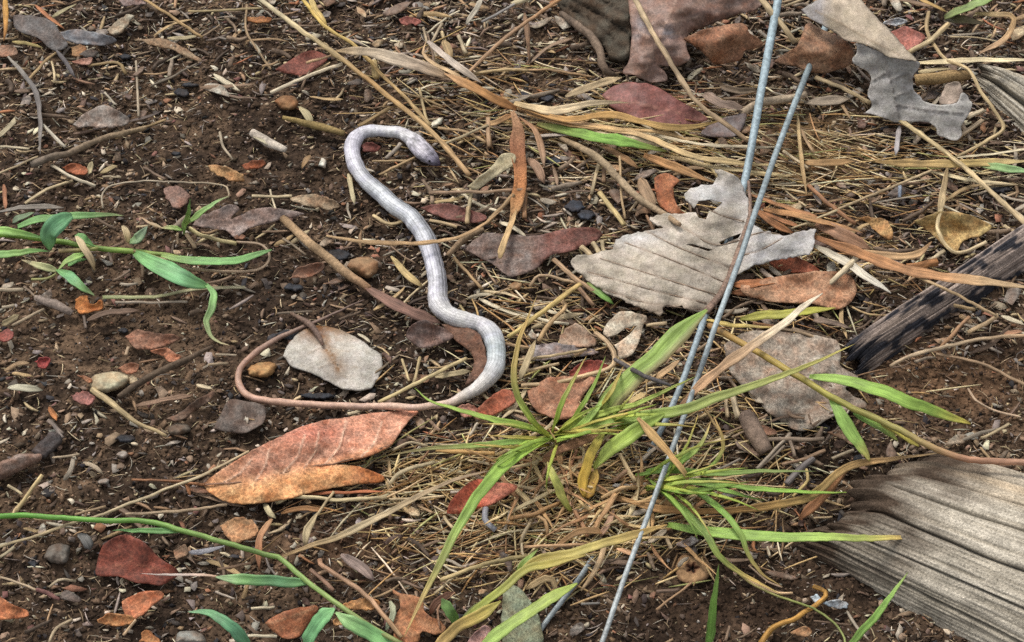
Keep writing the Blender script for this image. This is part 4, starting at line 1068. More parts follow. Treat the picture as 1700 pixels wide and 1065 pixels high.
sheet('C', [(680, 850, 6), (700, 835, 8), (742, 828, 10), (802, 858, 10), (775, 890, 8), (772, 930, 7), (800, 1000, 6), (852, 1030, 5), (800, 1032, 4), (750, 1012, 4), (708, 985, 4), (688, 920, 5)], (166, 102, 64), 7, label='orange brown curled leaf hooked behind the bleached leaf', wav=1.2)
sheet('C', [(985, 572, 4), (1050, 550, 6), (1122, 545, 6), (1080, 640, 4), (980, 652, 3), (900, 630, 3)], (112, 98, 95), 5, mat='glossy', label='dark purplish leaf scrap beside the upper wire')
sheet('F', [(715, 600, 4), (725, 570, 6), (742, 548, 8), (800, 520, 9), (850, 540, 8), (900, 560, 6), (942, 600, 4), (860, 642, 3), (780, 652, 3)], (130, 104, 94), 5, label='crumpled brown leaf in the crook of the snake', wav=1.8)
sheet('F', [(890, 540, 4), (960, 548, 6), (1045, 570, 7), (1080, 620, 7), (1100, 700, 6), (1092, 770, 4), (1040, 810, 3), (1000, 832, 2.5), (1022, 780, 3), (1042, 740, 4), (1030, 680, 4), (950, 612, 4)], (122, 86, 66), 5, label='dark brown curled leaf hugging the lower bend of the snake', wav=1.2)
sheet('J', [(913, 452, 5), (918, 420, 6), (935, 385, 8), (1000, 318, 10), (1062, 288, 10), (1130, 300, 9), (1200, 308, 9), (1252, 318, 8), (1225, 350, 7), (1195, 372, 6), (1110, 412, 4), (1000, 450, 3)], (198, 96, 66), 6, colfn=lambda C, x, y: C * (1 - 0.6 * np.clip((x - 795) / 25, 0, 1))[:, None] + alb((200, 132, 108)) * (0.6 * np.clip((x - 795) / 25, 0, 1))[:, None],
      veins=[[(915, 450), (1080, 370), (1245, 318)]], vein_c=(216, 140, 104), label='bright red leaf behind the long drooping green blade')
sheet('J', [(650, 815, 7), (700, 838, 8), (790, 858, 8), (805, 920, 6), (850, 955, 5), (902, 990, 4), (862, 1032, 3), (792, 1012, 4), (775, 1070, 3), (668, 1075, 3), (662, 960, 5), (692, 885, 7)], (176, 120, 80), 6, label='torn tan leaf standing among the green blades', wav=1.5, rag=1.8, veins=[[(670, 1065), (720, 940), (760, 860)]], vein_c=(140, 92, 58))
sheet('J', [(40, 975, 5), (90, 940, 7), (140, 920, 9), (210, 902, 9), (282, 893, 7), (292, 920, 6), (262, 960, 5), (240, 992, 4), (200, 1042, 3), (120, 1042, 3)], (168, 106, 70), 6, label='orange brown leaf beside the broad green blades', veins=[[(50, 985), (280, 905)]], vein_c=(200, 150, 110))
sheet('I', [(582, 872, 4), (650, 835, 8), (730, 820, 9), (782, 838, 8), (720, 900, 6), (640, 957, 4), (598, 940, 4)], (188, 114, 74), 6, label='orange folded leaf with a tan lobe below the dark red leaf')
chip('I', [(468, 962, 4), (520, 935, 6), (600, 940, 6), (642, 958, 5), (580, 986, 3), (480, 976, 3)], (204, 140, 86), 5)
sheet('I', [(-30, 830, 8), (0, 850, 8), (60, 890, 7), (132, 920, 4), (120, 946, 3), (-30, 950, 4)], (188, 114, 70), 5, label='orange leaf tip poking in beyond the dark red leaf')
sheet('K', [(-40, 790, 5), (20, 800, 7), (60, 830, 7), (100, 890, 5), (132, 960, 4), (135, 1080, 3), (-40, 1080, 3)], (138, 142, 114), 5, label='dull grey green leaf among the tan bottom grass blades')
sheet('J', [(1008, 1070, 4), (1050, 1020, 6), (1092, 990, 7), (1122, 1010, 6), (1095, 1070, 3)], (198, 152, 142), 5, label='small pink leaf at the foot of the tan grass blades')
sheet('E', [(600, 600, 4), (650, 570, 6), (700, 575, 7), (760, 585, 7), (862, 602, 4), (800, 640, 3), (700, 662, 3), (640, 650, 3)], (152, 108, 84), 5, label='brown pointed leaf lying on bare soil below the green runner', veins=[[(610, 605), (720, 620), (850, 603)]], vein_c=(120, 84, 64))
chip('E', [(720, 670, 3), (790, 655, 6), (830, 672, 6), (862, 700, 4), (820, 722, 3), (770, 692, 3)], (184, 118, 84), 4)
chip('E', [(560, 752, 3), (610, 730, 6), (662, 740, 5), (640, 776, 3), (590, 772, 3)], (168, 112, 82), 4)
sheet('E', [(1020, 1040, 4), (1060, 960, 5), (1100, 900, 5), (1180, 910, 6), (1262, 930, 5), (1255, 1010, 4), (1150, 1062, 3)], (116, 100, 90), 4, label='dull grey leaf pressed into the soil below the tail', wav=1.4)
sheet('E', [(798, 992, 3), (880, 952, 5), (930, 910, 6), (1022, 858, 5), (1000, 905, 4), (920, 962, 3), (850, 1002, 3)], (118, 92, 74), 4)
sheet('D', [(638, 160, 5), (720, 125, 8), (780, 145, 8), (822, 176, 6), (760, 240, 4), (700, 212, 4)], (168, 102, 88), 6, label='small brick red leaf behind the curled grey leaf')
chip('D', [(618, 112, 5), (680, 85, 8), (737, 100, 7), (680, 122, 5)], (206, 204, 204), 6)
sheet('B', [(92, 332, 3), (140, 300, 5), (190, 268, 6), (262, 238, 7), (332, 262, 6), (330, 292, 5), (240, 352, 3), (150, 352, 3)], (134, 76, 62), 5, label='rust red leaf scrap crossed by the pale straw stalks', vary=0.7)
chip('B', [(160, 950, 3), (240, 925, 6), (330, 940, 6), (402, 982, 3), (330, 996, 3), (230, 976, 3)], (168, 142, 112), 4)
sheet('B', [(788, 990, 3), (900, 968, 6), (1000, 995, 5), (1102, 1032, 3), (1050, 1062, 3), (900, 1042, 3)], (124, 78, 68), 4)
chip('B', [(680, 92, 3), (720, 75, 6), (782, 95, 4), (770, 116, 3), (700, 112, 3)], (168, 98, 84), 4)
chip('B', [(500, 690, 3), (540, 680, 5), (592, 700, 4), (570, 727, 3), (520, 722, 3)], (116, 62, 52), 4)
sheet('B', [(1008, 892, 9), (1100, 820, 12), (1150, 765, 13), (1195, 728, 12), (1242, 745, 11), (1222, 790, 10), (1130, 852, 8), (1062, 902, 7)], (206, 192, 154), 10, label='pale cream leaf blade beside the hanging bark strip', mat='pale', veins=[[(1020, 892), (1130, 815), (1225, 755)]], vein_c=(180, 160, 120))
sheet('F', [(163, 322, 3), (200, 275, 6), (255, 258, 7), (312, 250, 7), (322, 275, 5), (260, 312, 3)], (158, 116, 92), 5)
sheet('F', [(1050, 950, 5), (1130, 880, 8), (1200, 850, 8), (1242, 900, 6), (1180, 952, 4), (1090, 986, 3)], (178, 98, 68), 5, label='small orange red leaf where the snake narrows to its tail')
chip('F', [(960, 935, 4), (1030, 925, 5), (1060, 960, 4), (1000, 985, 3)], (190, 130, 108), 4)
chip('A', [(778, 900, 3), (850, 888, 6), (902, 930, 5), (900, 962, 3), (850, 997, 3), (800, 952, 3)], (136, 104, 90), 4)
chip('A', [(988, 790, 4), (1050, 790, 6), (1100, 805, 7), (1152, 830, 6), (1162, 866, 3), (1100, 860, 3), (1020, 822, 3)], (194, 146, 96), 5)
chip('A', [(1158, 786, 3), (1220, 764, 6), (1272, 775, 5), (1240, 802, 3), (1180, 807, 3)], (156, 88, 54), 4)
chip('A', [(298, 800, 3), (350, 780, 5), (412, 800, 4), (400, 832, 3), (330, 822, 3)], (168, 98, 62), 4)
chip('A', [(508, 142, 3), (590, 75, 6), (642, 75, 6), (560, 157, 3)], (168, 152, 128), 5, name='wood_chip', noun='wood chip', cat='wood chip', thick=0.0012)
chip('A', [(-20, 215), (60, 220, 5), (77, 260, 4), (-20, 268)], (154, 114, 88), 4)
chip('A', [(560, -10, 5), (700, -8, 6), (690, 18, 4), (600, 26, 3)], (154, 128, 118), 5)
chip('A', [(640, 190, 3), (780, 184, 5), (900, 240, 4), (962, 292, 3), (880, 266, 3), (800, 232, 3)], (156, 128, 98), 4)
chip('A', [(340, 222), (400, 215, 5), (412, 260, 4), (350, 266)], (154, 114, 74), 3.5)
chip('A', [(340, 290), (440, 270, 4), (420, 302), (360, 304)], (174, 126, 106), 3.5)
chip('A', [(1180, 75), (1280, 80, 5), (1287, 100, 4), (1190, 102)], (154, 98, 48), 3.5)
chip('E', [(358, 452, 3), (370, 410, 6), (412, 404, 7), (430, 448, 5), (482, 430, 6), (492, 460, 4), (440, 476, 3), (380, 487, 3)], (184, 112, 52), 4)
chip('E', [(168, 722), (200, 700, 5), (242, 715, 4), (210, 747)], (154, 62, 58), 3.5)
chip('E', [(340, 880), (400, 860, 5), (452, 890, 4), (420, 922), (360, 902)], (154, 98, 88), 3.5)
chip('E', [(-20, 590), (40, 565, 4), (60, 600), (20, 622)], (150, 78, 66), 3.5)
chip('I', [(1050, 512, 4), (1120, 475, 7), (1190, 480, 8), (1232, 520, 6), (1210, 562, 4), (1130, 592, 3), (1080, 562, 3)], (194, 146, 102), 5)
chip('I', [(828, 622), (880, 600, 5), (892, 650, 4), (840, 667)], (164, 128, 98), 4)
chip('I', [(668, 1064), (690, 1010, 5), (742, 1040, 4), (760, 1070)], (174, 114, 64), 4)
chip('J', [(398, 890), (520, 853, 6), (592, 880, 5), (540, 912, 4), (430, 907)], (188, 134, 80), 4)
chip('J', [(368, 962), (410, 940, 5), (432, 970, 4), (380, 987)], (206, 150, 96), 4)
chip('L', [(178, 1022), (240, 990, 5), (282, 1010, 4), (250, 1042)], (174, 130, 90), 3)
chip('L', [(276, 852), (308, 842, 5), (324, 870, 4), (300, 876)], (212, 222, 228), 3)
chip('L', [(328, 880), (390, 868, 5), (455, 880, 4), (440, 905), (380, 900)], (206, 218, 226), 3)
chip('K', [(860, 560), (790, 595, 4), (830, 610), (890, 580)], (164, 150, 142), 3)

# bark and wood pieces
sheet('C', [(190, -30, 6), (360, -30, 14), (560, -10, 16), (556, 120, 14), (552, 250, 10), (470, 272, 6), (440, 220, 7), (380, 170, 8), (300, 100, 6), (240, 60, 4)], (88, 78, 66), 9, name='bark_piece', label='dark weathered bark slab lying beside the big purplish brown leaf', cat='bark', mat='wood', thick=0.004, wav=1.8,
      veins=[[(240, 20), (400, 110), (540, 230)], [(300, 0), (440, 80), (550, 150)], [(400, -10), (550, 60)]], vein_c=(48, 42, 36), vein_w=2.2, vein_h=-1.2, rag=1.5)
sheet('I', [(-30, 220, 6), (50, 185, 9), (100, 168, 10), (190, 168, 9), (192, 202, 6), (100, 242, 4), (-30, 285, 3)], (156, 130, 116), 6, name='wood_chunk', label='grey pink wood chunk half sunk in the dark soil', cat='wood chunk', mat='wood', dome=3)
sheet('I', [(150, 155, 4), (200, 100, 6), (250, 60, 6), (302, 98, 4), (260, 150, 3), (200, 192, 3)], (88, 80, 78), 4, name='wood_chunk', label='blackish wood chunk touching the grey pink wood chunk', cat='wood chunk', mat='wood', dome=2.5)
blade('B', [(1225, 530, 10), (1250, 620, 10), (1248, 720, 10), (1262, 850, 9), (1242, 980, 7), (1210, 1070, 5)], 72, [(168, 132, 100), (146, 100, 74), (186, 126, 80), (200, 160, 112)], name='bark_strip', label='hanging brown bark strip below the dry grass tuft', cat='bark', mat='wood', fold=0.5, thick=0.0008)

# stones, pods
sheet('E', [(428, 820), (440, 795), (470, 778), (550, 768), (595, 778), (622, 796), (602, 832), (540, 862), (470, 868), (440, 852)], (198, 184, 150), 1.5, dome=6, name='seed_pod', label='cream coloured seed pod lying at the end of a dry stalk', cat='seed pod', mat='stone', edge_w=0.9)
chip('E', [(368, 788), (400, 786, 5), (436, 806, 5), (430, 822)], (180, 120, 84), 4)
lump('F', [(428, 262), (470, 225), (540, 219), (587, 240), (577, 290), (532, 322), (462, 292)], (154, 118, 84), 6, label='brown pebble beside the dry twig that points to the snake', edge_w=0.9)
lump('F', [(-42, 758), (-20, 735), (50, 718), (97, 740), (62, 792), (0, 794), (-35, 785)], (182, 140, 90), 5, label='small ochre pebble inside the bend of the tail', edge_w=0.9)
lump('B', [(88, 482), (130, 455), (190, 463), (197, 512), (130, 522)], (146, 106, 70), 4, edge_w=0.9)
lump('I', [(208, 662), (250, 600), (332, 608), (322, 682), (260, 690)], (112, 102, 92), 5, edge_w=0.8)
lump('I', [(838, 1075), (850, 1020), (905, 1012), (962, 1025), (974, 1075)], (142, 136, 126), 6, edge_w=0.8, label='grey stone beside the drooping blue green blade')
lump('I', [(556, 170), (580, 152), (610, 160), (606, 188), (575, 190)], (160, 146, 134), 3, edge_w=0.9)
lump('I', [(465, 302), (490, 286), (522, 290), (515, 308), (480, 314)], (164, 156, 146), 2.5, edge_w=0.9)
lump('I', [(800, 40), (850, 20), (900, 30), (905, 60), (850, 80), (810, 70)], (112, 98, 84), 4, edge_w=0.9)
lump('B', [(298, 792), (314, 755), (337, 768), (328, 802)], (224, 214, 196), 3, edge_w=0.9)
lump('B', [(826, 602), (858, 572), (892, 558), (884, 590), (842, 614)], (222, 212, 188), 4, edge_w=0.9)
lump('F', [(1200, 355), (1230, 338), (1270, 345), (1265, 372), (1220, 378)], (168, 130, 92), 3, edge_w=0.9)
for cx, cy, rx, ry in ((160, 460, 40, 26), (300, 985, 50, 30), (355, 1025, 45, 26), (200, 765, 46, 26), (60, 455, 26, 18)):
    lump('C', [(cx - rx, cy), (cx - rx * .5, cy - ry), (cx + rx * .6, cy - ry * .8), (cx + rx, cy + ry * .2), (cx + rx * .3, cy + ry), (cx - rx * .6, cy + ry * .7)], (58, 60, 68), 1.3, name='charcoal_chip', noun='charcoal chip', cat='charcoal', mat='char', edge_w=0.4, smooth_out=False, rag=1.5)
for reg, cx, cy, rx, ry in (('A', 600, 270, 34, 16), ('A', 870, 440, 40, 22), ('A', 910, 405, 45, 12), ('F', 395, 210, 60, 30), ('F', 160, 590, 60, 30), ('F', 300, 885, 90, 16), ('E', 590, 570, 26, 14), ('A', 840, 735, 26, 12), ('F', 180, 365, 50, 20), ('H', 560, 640, 40, 20), ('L', 100, 5, 40, 16), ('D', 1180, 900, 60, 24), ('I', 600, 95, 50, 20), ('I', 160, 690, 26, 20)):
    lump(reg, [(cx - rx, cy), (cx - rx * .5, cy - ry), (cx + rx * .6, cy - ry * .8), (cx + rx, cy + ry * .2), (cx + rx * .3, cy + ry), (cx - rx * .6, cy + ry * .7)], (54, 55, 60), 1.2, h=0.5, name='charcoal_chip', noun='charcoal chip', cat='charcoal', mat='char', edge_w=0.4, smooth_out=False, rag=1.5)

# round seed capsule with a star shaped mouth
def capsule():
    c0 = at(1149, 947, 0.0)[0]; k = float(px_size(c0[None])[0])
    R = 31 * k
    prof = [(0.02, -0.25), (0.16, -0.22), (0.22, 0.05), (0.27, 0.16), (0.42, 0.20), (0.62, 0.19), (0.82, 0.12), (0.97, -0.02), (1.0, -0.14), (0.95, -0.30)]
    ns = 40; V = []; C = []
    for r, z in prof:
        for j in range(ns):
            a = 2 * math.pi * j / ns
            st = 1 + (0.42 * math.cos(5 * a) if r < 0.3 else 0) + 0.05 * math.sin(3 * a + 1) + 0.03 * math.sin(7 * a)
            V.append((c0[0] + R * r * st * math.cos(a), c0[1] + R * r * st * math.sin(a), c0[2] + 0.0014 + R * z * (0.5 + 0.2 * math.sin(a + 1))))
            q = alb((34, 24, 18)) if r < 0.2 else alb((96, 62, 42)) if r < 0.3 else alb((158, 124, 88)) if r < 0.9 else alb((122, 92, 66))
            C.append(q * (0.85 + 0.3 * random.random()))
    F = [(i * ns + j, i * ns + (j + 1) % ns, (i + 1) * ns + (j + 1) % ns, (i + 1) * ns + j) for i in range(len(prof) - 1) for j in range(ns)]
    F = [f[::-1] for f in F] + [tuple(range(ns))]
    o = make_obj('seed_capsule', V, F, C, M['twig'])
    tag(o, 'round brown seed capsule with a dark star shaped hole', 'seed capsule')
capsule()

# ================================================================== living grass
g1, g2, g3, g4, g5 = (134, 186, 72), (104, 168, 74), (96, 168, 98), (152, 192, 84), (84, 146, 58)
tan, tip = (196, 168, 118), (214, 194, 152)
def plant(name, label, px, cat='grass', group=None):
    return thing(name, label, cat, at(px[0], px[1], 0.0)[0], group)
YEL = [False]
def gb(T, reg, pts, w, cols, prof='grass', h=6, fold=0.35, **kw):
    cols = cols if isinstance(cols, list) else [cols]
    cols = [tuple(255 - (255 - q) * 0.80 for q in k) for k in cols]
    if YEL[0]: cols = [(min(255, k[0] + 16), min(255, k[1] + 4), k[2] * 0.80) for k in cols]; w = w * 0.86
    return ribbon(reg, pts, w, cols, h, prof=prof, fold=fold, mat='grass', name='leaf_blade', parent=T, wob=0.06, roll=kw.pop('roll', random.uniform(-.25, .25)), thick=0.0003, n=kw.pop('n', 26), **kw)
def stem(T, reg, pts, w, cols, h=5, **kw):
    return tube(reg, pts, w / 2.0, cols, h, sides=8, mat='grass', name='stem', parent=T, rough=0.05, **kw)
def root(T, reg, pts, w, c, h=3):
    return tube(reg, pts, w / 2.0, [c], h, sides=6, mat='straw', name='root', parent=T, rough=0.15)

# creeping runner, left
T = plant('grass_runner', 'creeping bright green grass runner with short broad blades on bare soil', (100, 400))
stem(T, 'E', [(-60, 108), (150, 125), (300, 150), (460, 175), (620, 190), (780, 210), (900, 238)], 26, [(150, 190, 80), (140, 178, 78), (160, 178, 92)], 7)
stem(T, 'E', [(280, 190), (380, 188), (470, 180)], 20, [(206, 178, 130), (170, 178, 96)], 9)
gb(T, 'E', [(-60, 92, 10), (60, 100, 12), (220, 132, 8)], 46, [g1, (140, 196, 70), g2])
gb(T, 'E', [(85, 76, 6), (180, 46, 9), (330, 28, 14), (480, 18, 14), (595, 22, 10)], 54, [g2, (112, 176, 76), g2, (180, 196, 120)])
gb(T, 'E', [(60, 52, 4), (120, 28, 6), (165, 6, 7)], 50, [(70, 92, 56), (84, 112, 62)])
gb(T, 'E', [(345, 22, 18), (280, 52, 19), (235, 105, 16), (240, 188, 8)], 88, [g3, (92, 168, 104), g2], 'leafy')
gb(T, 'E', [(-60, 212, 9), (60, 205, 10), (150, 190, 10), (240, 192, 7)], 44, [g2, g1, g2])
gb(T, 'E', [(270, 285, 6), (190, 262, 7), (100, 232, 5)], 42, [(176, 184, 110), (190, 190, 120), tan])
gb(T, 'E', [(400, 205, 9), (330, 238, 10), (270, 288, 6)], 46, [g1, g4, (170, 190, 100)])
gb(T, 'E', [(325, 258, 5), (365, 240, 7), (415, 228, 6)], 44, [g2, g5])
gb(T, 'E', [(275, 280, 7), (340, 322, 9), (395, 366, 9), (455, 405, 5)], 62, [g2, g3, g2, (160, 180, 110)])
gb(T, 'E', [(365, 112, 13), (400, 138, 13), (455, 172, 9)], 50, [g5, g2])
gb(T, 'E', [(645, 200, 9), (740, 258, 14), (870, 325, 15), (998, 362, 10)], 96, [g2, (108, 184, 96), g3, g2], 'leafy', roll=0.1)
gb(T, 'E', [(985, 350, 11), (1020, 400, 10), (1010, 470, 9), (985, 530, 7), (1005, 590, 5), (1050, 628, 4), (1100, 642, 3.5)], 40, [g2, (124, 178, 84), (150, 170, 96), tan])
gb(T, 'E', [(770, 212, 9), (900, 240, 12), (1080, 246, 14), (1200, 218, 12), (1300, 184, 8)], 54, [(150, 186, 80), g2, g2, (124, 182, 92)], 'leafy')
gb(T, 'E', [(620, 150, 9), (660, 128, 13), (705, 70, 14)], 56, [(120, 160, 92), (132, 158, 120)])
ribbon('E', [(365, 120, 14), (395, 170, 13), (430, 220, 9), (452, 285, 4)], 40, [tip, (214, 190, 150), tan], 8, parent=T, name='dead_sheath', mat='straw')
ribbon('E', [(585, 70, 12), (605, 110, 12), (622, 158, 8)], 32, [tip, tan], 8, parent=T, name='dead_sheath', mat='straw')
stem(T, 'E', [(640, 190, 8), (820, 240, 9), (900, 274, 9), (1060, 290, 8), (1210, 284, 7), (1272, 250, 6), (1286, 200, 6), (1240, 160, 6), (1130, 148, 5)], 13, [(190, 170, 120), (198, 172, 142), (186, 160, 132)])
root(T, 'E', [(650, 205, 6), (676, 250, 5), (680, 315, 2)], 16, (190, 160, 128)); root(T, 'E', [(520, 195, 6), (535, 245, 2)], 14, (196, 170, 150)); root(T, 'E', [(150, 326, 3), (220, 322, 4), (270, 298, 6)], 12, (160, 160, 100))
gb(T, 'E', [(490, 412, 3), (620, 412, 4), (760, 408, 4), (880, 385, 4), (1000, 368, 4), (1172, 365, 3)], 17, [(150, 160, 90), (176, 170, 110), (190, 176, 130)], 'even')

# small sprout
T = plant('grass_sprout', 'small upright green grass sprout with two thin blades', (307, 386))
gb(T, 'E', [(880, 108, 2), (890, 50, 14), (902, 0, 26), (908, -60, 38)], 44, [(140, 190, 90), g4, g1, g2])
gb(T, 'A', [(905, 1058, 14), (990, 992, 18), (1050, 958, 18), (1095, 935, 15)], 32, [g4, g1, (130, 180, 90), (180, 180, 120)])
gb(T, 'E', [(868, 88, 6), (820, 80, 8), (765, 78, 6)], 30, [g1, (150, 170, 80), tan])
gb(T, 'A', [(770, 1085, 5), (710, 1062, 5), (655, 1030, 4)], 18, [tan, (186, 140, 96)])
root(T, 'E', [(890, 108, 4), (910, 130, 4), (932, 178, 2)], 20, (206, 178, 140)); root(T, 'E', [(850, 105, 4), (850, 160, 2)], 12, (176, 150, 120))
root(T, 'E', [(905, 82, 6), (960, 115, 6), (1040, 138, 5), (1130, 156, 5)], 22, (184, 168, 120))

# trailing runner, lower left
T = plant('grass_runner', 'trailing green grass runner with a long bare stem past the dark red leaf', (200, 865))
stem(T, 'I', [(-60, 468, 6), (80, 462, 8), (170, 462, 9), (440, 482, 11), (720, 492, 12), (880, 535, 13), (1100, 600, 13), (1300, 655, 12), (1345, 668, 12), (1480, 785, 13), (1650, 912, 13), (1780, 998, 12), (1920, 1075, 11)], 26, [(112, 176, 70), (126, 182, 80), (150, 184, 96), (156, 186, 104), (172, 180, 110)], n=60)
gb(T, 'I', [(860, 538, 12), (700, 532, 10), (535, 534, 6)], 34, [g2, g5, g2])
gb(T, 'I', [(1480, 782, 12), (1340, 776, 11), (1180, 768, 10), (1030, 755, 8)], 52, [g2, g3, g2, (150, 180, 120)], 'strap')
gb(T, 'I', [(1040, 752, 8), (940, 745, 8), (800, 744, 7), (670, 738, 6)], 16, [(210, 160, 120), (220, 196, 180), (214, 190, 176)], 'grass')
T = plant('grass_shoot', 'drooping blue green grass blade curving out of bare soil', (405, 1075))
gb(T, 'I', [(1200, 1100, 10), (1150, 1040, 16), (1085, 975, 20), (1000, 930, 19), (895, 922, 14)], 66, [g3, (84, 160, 104), g3, (110, 164, 110)])
T = plant('grass_shoot', 'two broad bright green blades forking near the orange brown leaf', (540, 1075))
gb(T, 'J', [(235, 1100, 8), (265, 1040, 14), (310, 965, 20), (375, 905, 24)], 80, [g3, (100, 178, 100), (120, 190, 104)], 'strap')
gb(T, 'J', [(690, 1100, 8), (560, 1030, 12), (450, 970, 16), (380, 925, 16)], 72, [(120, 190, 96), (122, 192, 98), (150, 196, 110)], 'strap')

# central clump
YEL[0] = True
T = plant('grass_clump', 'big green grass clump with long arching blades beside the wire', (915, 722))
gb(T, 'Z', [(914, 722, 5), (872, 708, 16), (825, 698, 20), (772, 684, 20), (715, 665, 18), (688, 643, 14)], 17, [g4, (122, 178, 60), (120, 170, 62), (104, 150, 62)])
gb(T, 'Z', [(912, 722, 5), (884, 698, 14), (860, 660, 22), (852, 615, 28), (862, 565, 32), (877, 525, 33), (892, 488, 32)], 15, [(140, 186, 60), (120, 156, 60), (150, 138, 80), (164, 140, 88), (150, 128, 84)])
gb(T, 'Z', [(912, 724, 4), (870, 733, 12), (800, 738, 14), (720, 744, 12), (640, 756, 9)], 15, [g4, g2, (118, 154, 70), (130, 136, 100), (140, 126, 110)])
gb(T, 'Z', [(922, 722, 5), (885, 742, 20), (838, 772, 30), (800, 815, 34), (765, 868, 34), (735, 925, 30), (705, 985, 22), (668, 1062, 10)], 25, [(150, 196, 70), (126, 186, 64), (120, 182, 76), (124, 180, 86), (150, 172, 106), (204, 182, 140), (206, 176, 134)], n=40)
gb(T, 'Z', [(918, 726, 4), (875, 738, 15), (832, 765, 22), (806, 795, 25), (785, 830, 24)], 17, [(160, 200, 80), (110, 168, 50), (96, 150, 56), (90, 140, 60)])
gb(T, 'Z', [(918, 728, 5), (960, 700, 16), (1010, 682, 22), (1065, 668, 26), (1115, 643, 28), (1160, 622, 28)], 15, [g4, (140, 180, 66), (126, 166, 62), (140, 160, 80)])
gb(T, 'Z', [(920, 730, 5), (985, 705, 16), (1060, 692, 24), (1130, 680, 30), (1200, 656, 34), (1300, 622, 36), (1360, 598, 34), (1420, 570, 30)], 25, [g4, (122, 176, 74), (130, 174, 84), (142, 172, 104), (152, 176, 112), (168, 176, 104), (184, 178, 106)], n=40)
gb(T, 'Z', [(985, 715, 8), (1012, 672, 20), (1050, 630, 28), (1095, 590, 34), (1140, 545, 38), (1174, 514, 40)], 42, [(120, 150, 70), (116, 160, 76), (122, 174, 84), (130, 184, 92), (128, 182, 92)], 'strap', edge=(164, 146, 102), roll=0.1)
gb(T, 'Z', [(920, 734, 6), (960, 712, 16), (995, 675, 22), (1025, 628, 25)], 19, [(150, 200, 80), (134, 190, 76), (130, 186, 88), (120, 160, 90)])
gb(T, 'K', [(345, 372, 4), (338, 290, 8), (385, 160, 16), (455, 40, 22)], 56, [(206, 168, 48), (204, 172, 58), (186, 172, 66), (140, 166, 70)], 'strap')
gb(T, 'K', [(358, 378, 3), (385, 310, 7), (405, 240, 10)], 56, [(206, 160, 70), (198, 158, 66), (176, 150, 70)], 'strap')
gb(T, 'K', [(390, 235, 9), (470, 150, 20), (580, 65, 26), (730, -25, 28)], 92, [(160, 196, 110), (146, 188, 84), (132, 180, 72), (126, 170, 74)], 'leafy', n=30)
gb(T, 'K', [(430, 10, 15), (560, 0, 20), (700, -30, 25), (820, -70, 28)], 46, [(120, 168, 62), (116, 166, 66), (124, 168, 80)])
gb(T, 'K', [(282, 442, 3), (235, 375, 9), (205, 290, 14), (168, 205, 16)], 56, [(160, 180, 70), (176, 186, 104), (160, 180, 96), (170, 170, 100)], 'leafy')
gb(T, 'K', [(190, 90, 6), (120, 105, 10), (0, 175, 14), (-60, 240, 12)], 44, [(214, 206, 140), (166, 200, 80), g1, g2])
ribbon('K', [(150, 182, 5), (300, 120, 8), (470, 55, 10)], 42, [(178, 132, 98), (166, 122, 88), (182, 140, 100)], 6, parent=T, name='dead_blade', mat='straw')

def fan(T, n, base, spread_px, angs, lens, ws, pal, dead=False):
    for i in range(n):
        bx, by = base[0] + random.gauss(0, spread_px), base[1] + random.gauss(0, spread_px * 0.5)
        a_ = random.uniform(*angs); l_ = random.uniform(*lens); cv_ = random.uniform(-0.35, 0.35)
        pts = []
        for k in range(5):
            q = k / 4.0
            an = a_ + cv_ * q
            hgt = (3 + random.uniform(2, 9) * q) if dead else (4 + 30 * math.sin(q * 2.2) * random.uniform(0.7, 1.0))
            pts.append((bx + l_ * q * math.cos(an), by - l_ * q * math.sin(an) * 0.78, max(2.5, hgt)))
        pc_ = random.choice(pal)
        if dead: ribbon('Z', pts, random.uniform(*ws), pc_, 5, parent=T, name='dead_blade', mat='straw', prof='grass', n=12)
        else: gb(T, 'Z', pts, random.uniform(*ws), pc_, n=14)
GP = [[(176, 190, 76), (150, 186, 62), (130, 172, 60)], [(160, 190, 70), (126, 176, 60), (150, 160, 80), (196, 170, 110)], [(186, 180, 80), (170, 172, 76), (190, 160, 96)], [(140, 186, 70), (112, 166, 56), (104, 150, 56)]]
DP = [[(214, 186, 132), (206, 172, 116)], [(226, 206, 160), (214, 190, 142), (200, 168, 118)], [(190, 146, 96), (200, 160, 108)], [(170, 124, 84), (186, 142, 98)]]
fan(T, 9, (925, 722), 14, (0.1, 1.5), (80, 190), (7, 13), GP)
fan(T, 7, (915, 726), 12, (2.4, 4.4), (70, 150), (7, 12), GP)
fan(T, 5, (990, 700), 25, (0.2, 1.1), (90, 170), (8, 14), GP)
fan(T, 40, (920, 785), 52, (0, 6.28), (50, 130), (5, 10), DP, True)
# dark green side tuft
T = plant('grass_clump', 'dark green side tuft of narrow blades fanning out towards the log', (1075, 795))
gb(T, 'K', [(590, 268, 6), (750, 248, 12), (1000, 260, 16), (1250, 248, 15), (1460, 250, 10)], 40, [g5, (96, 156, 60), (104, 158, 70), (112, 150, 96), (120, 146, 110)])
gb(T, 'K', [(720, 300, 5), (950, 305, 12), (1150, 330, 15), (1330, 345, 15), (1500, 352, 13), (1650, 350, 10)], 44, [g5, (94, 160, 46), (104, 170, 56), (110, 176, 60), (130, 174, 70)])
gb(T, 'K', [(740, 290, 5), (900, 312, 11), (1050, 352, 13), (1210, 392, 10)], 40, [(80, 140, 40), (76, 138, 40), (90, 148, 60)])
gb(T, 'K', [(760, 300, 6), (880, 350, 16), (1000, 440, 22), (1090, 545, 22), (1125, 640, 18), (1190, 735, 12), (1300, 805, 6)], 46, [(80, 148, 48), (90, 156, 54), (84, 148, 50), (110, 160, 74), (196, 176, 120), (184, 156, 116)], n=36)
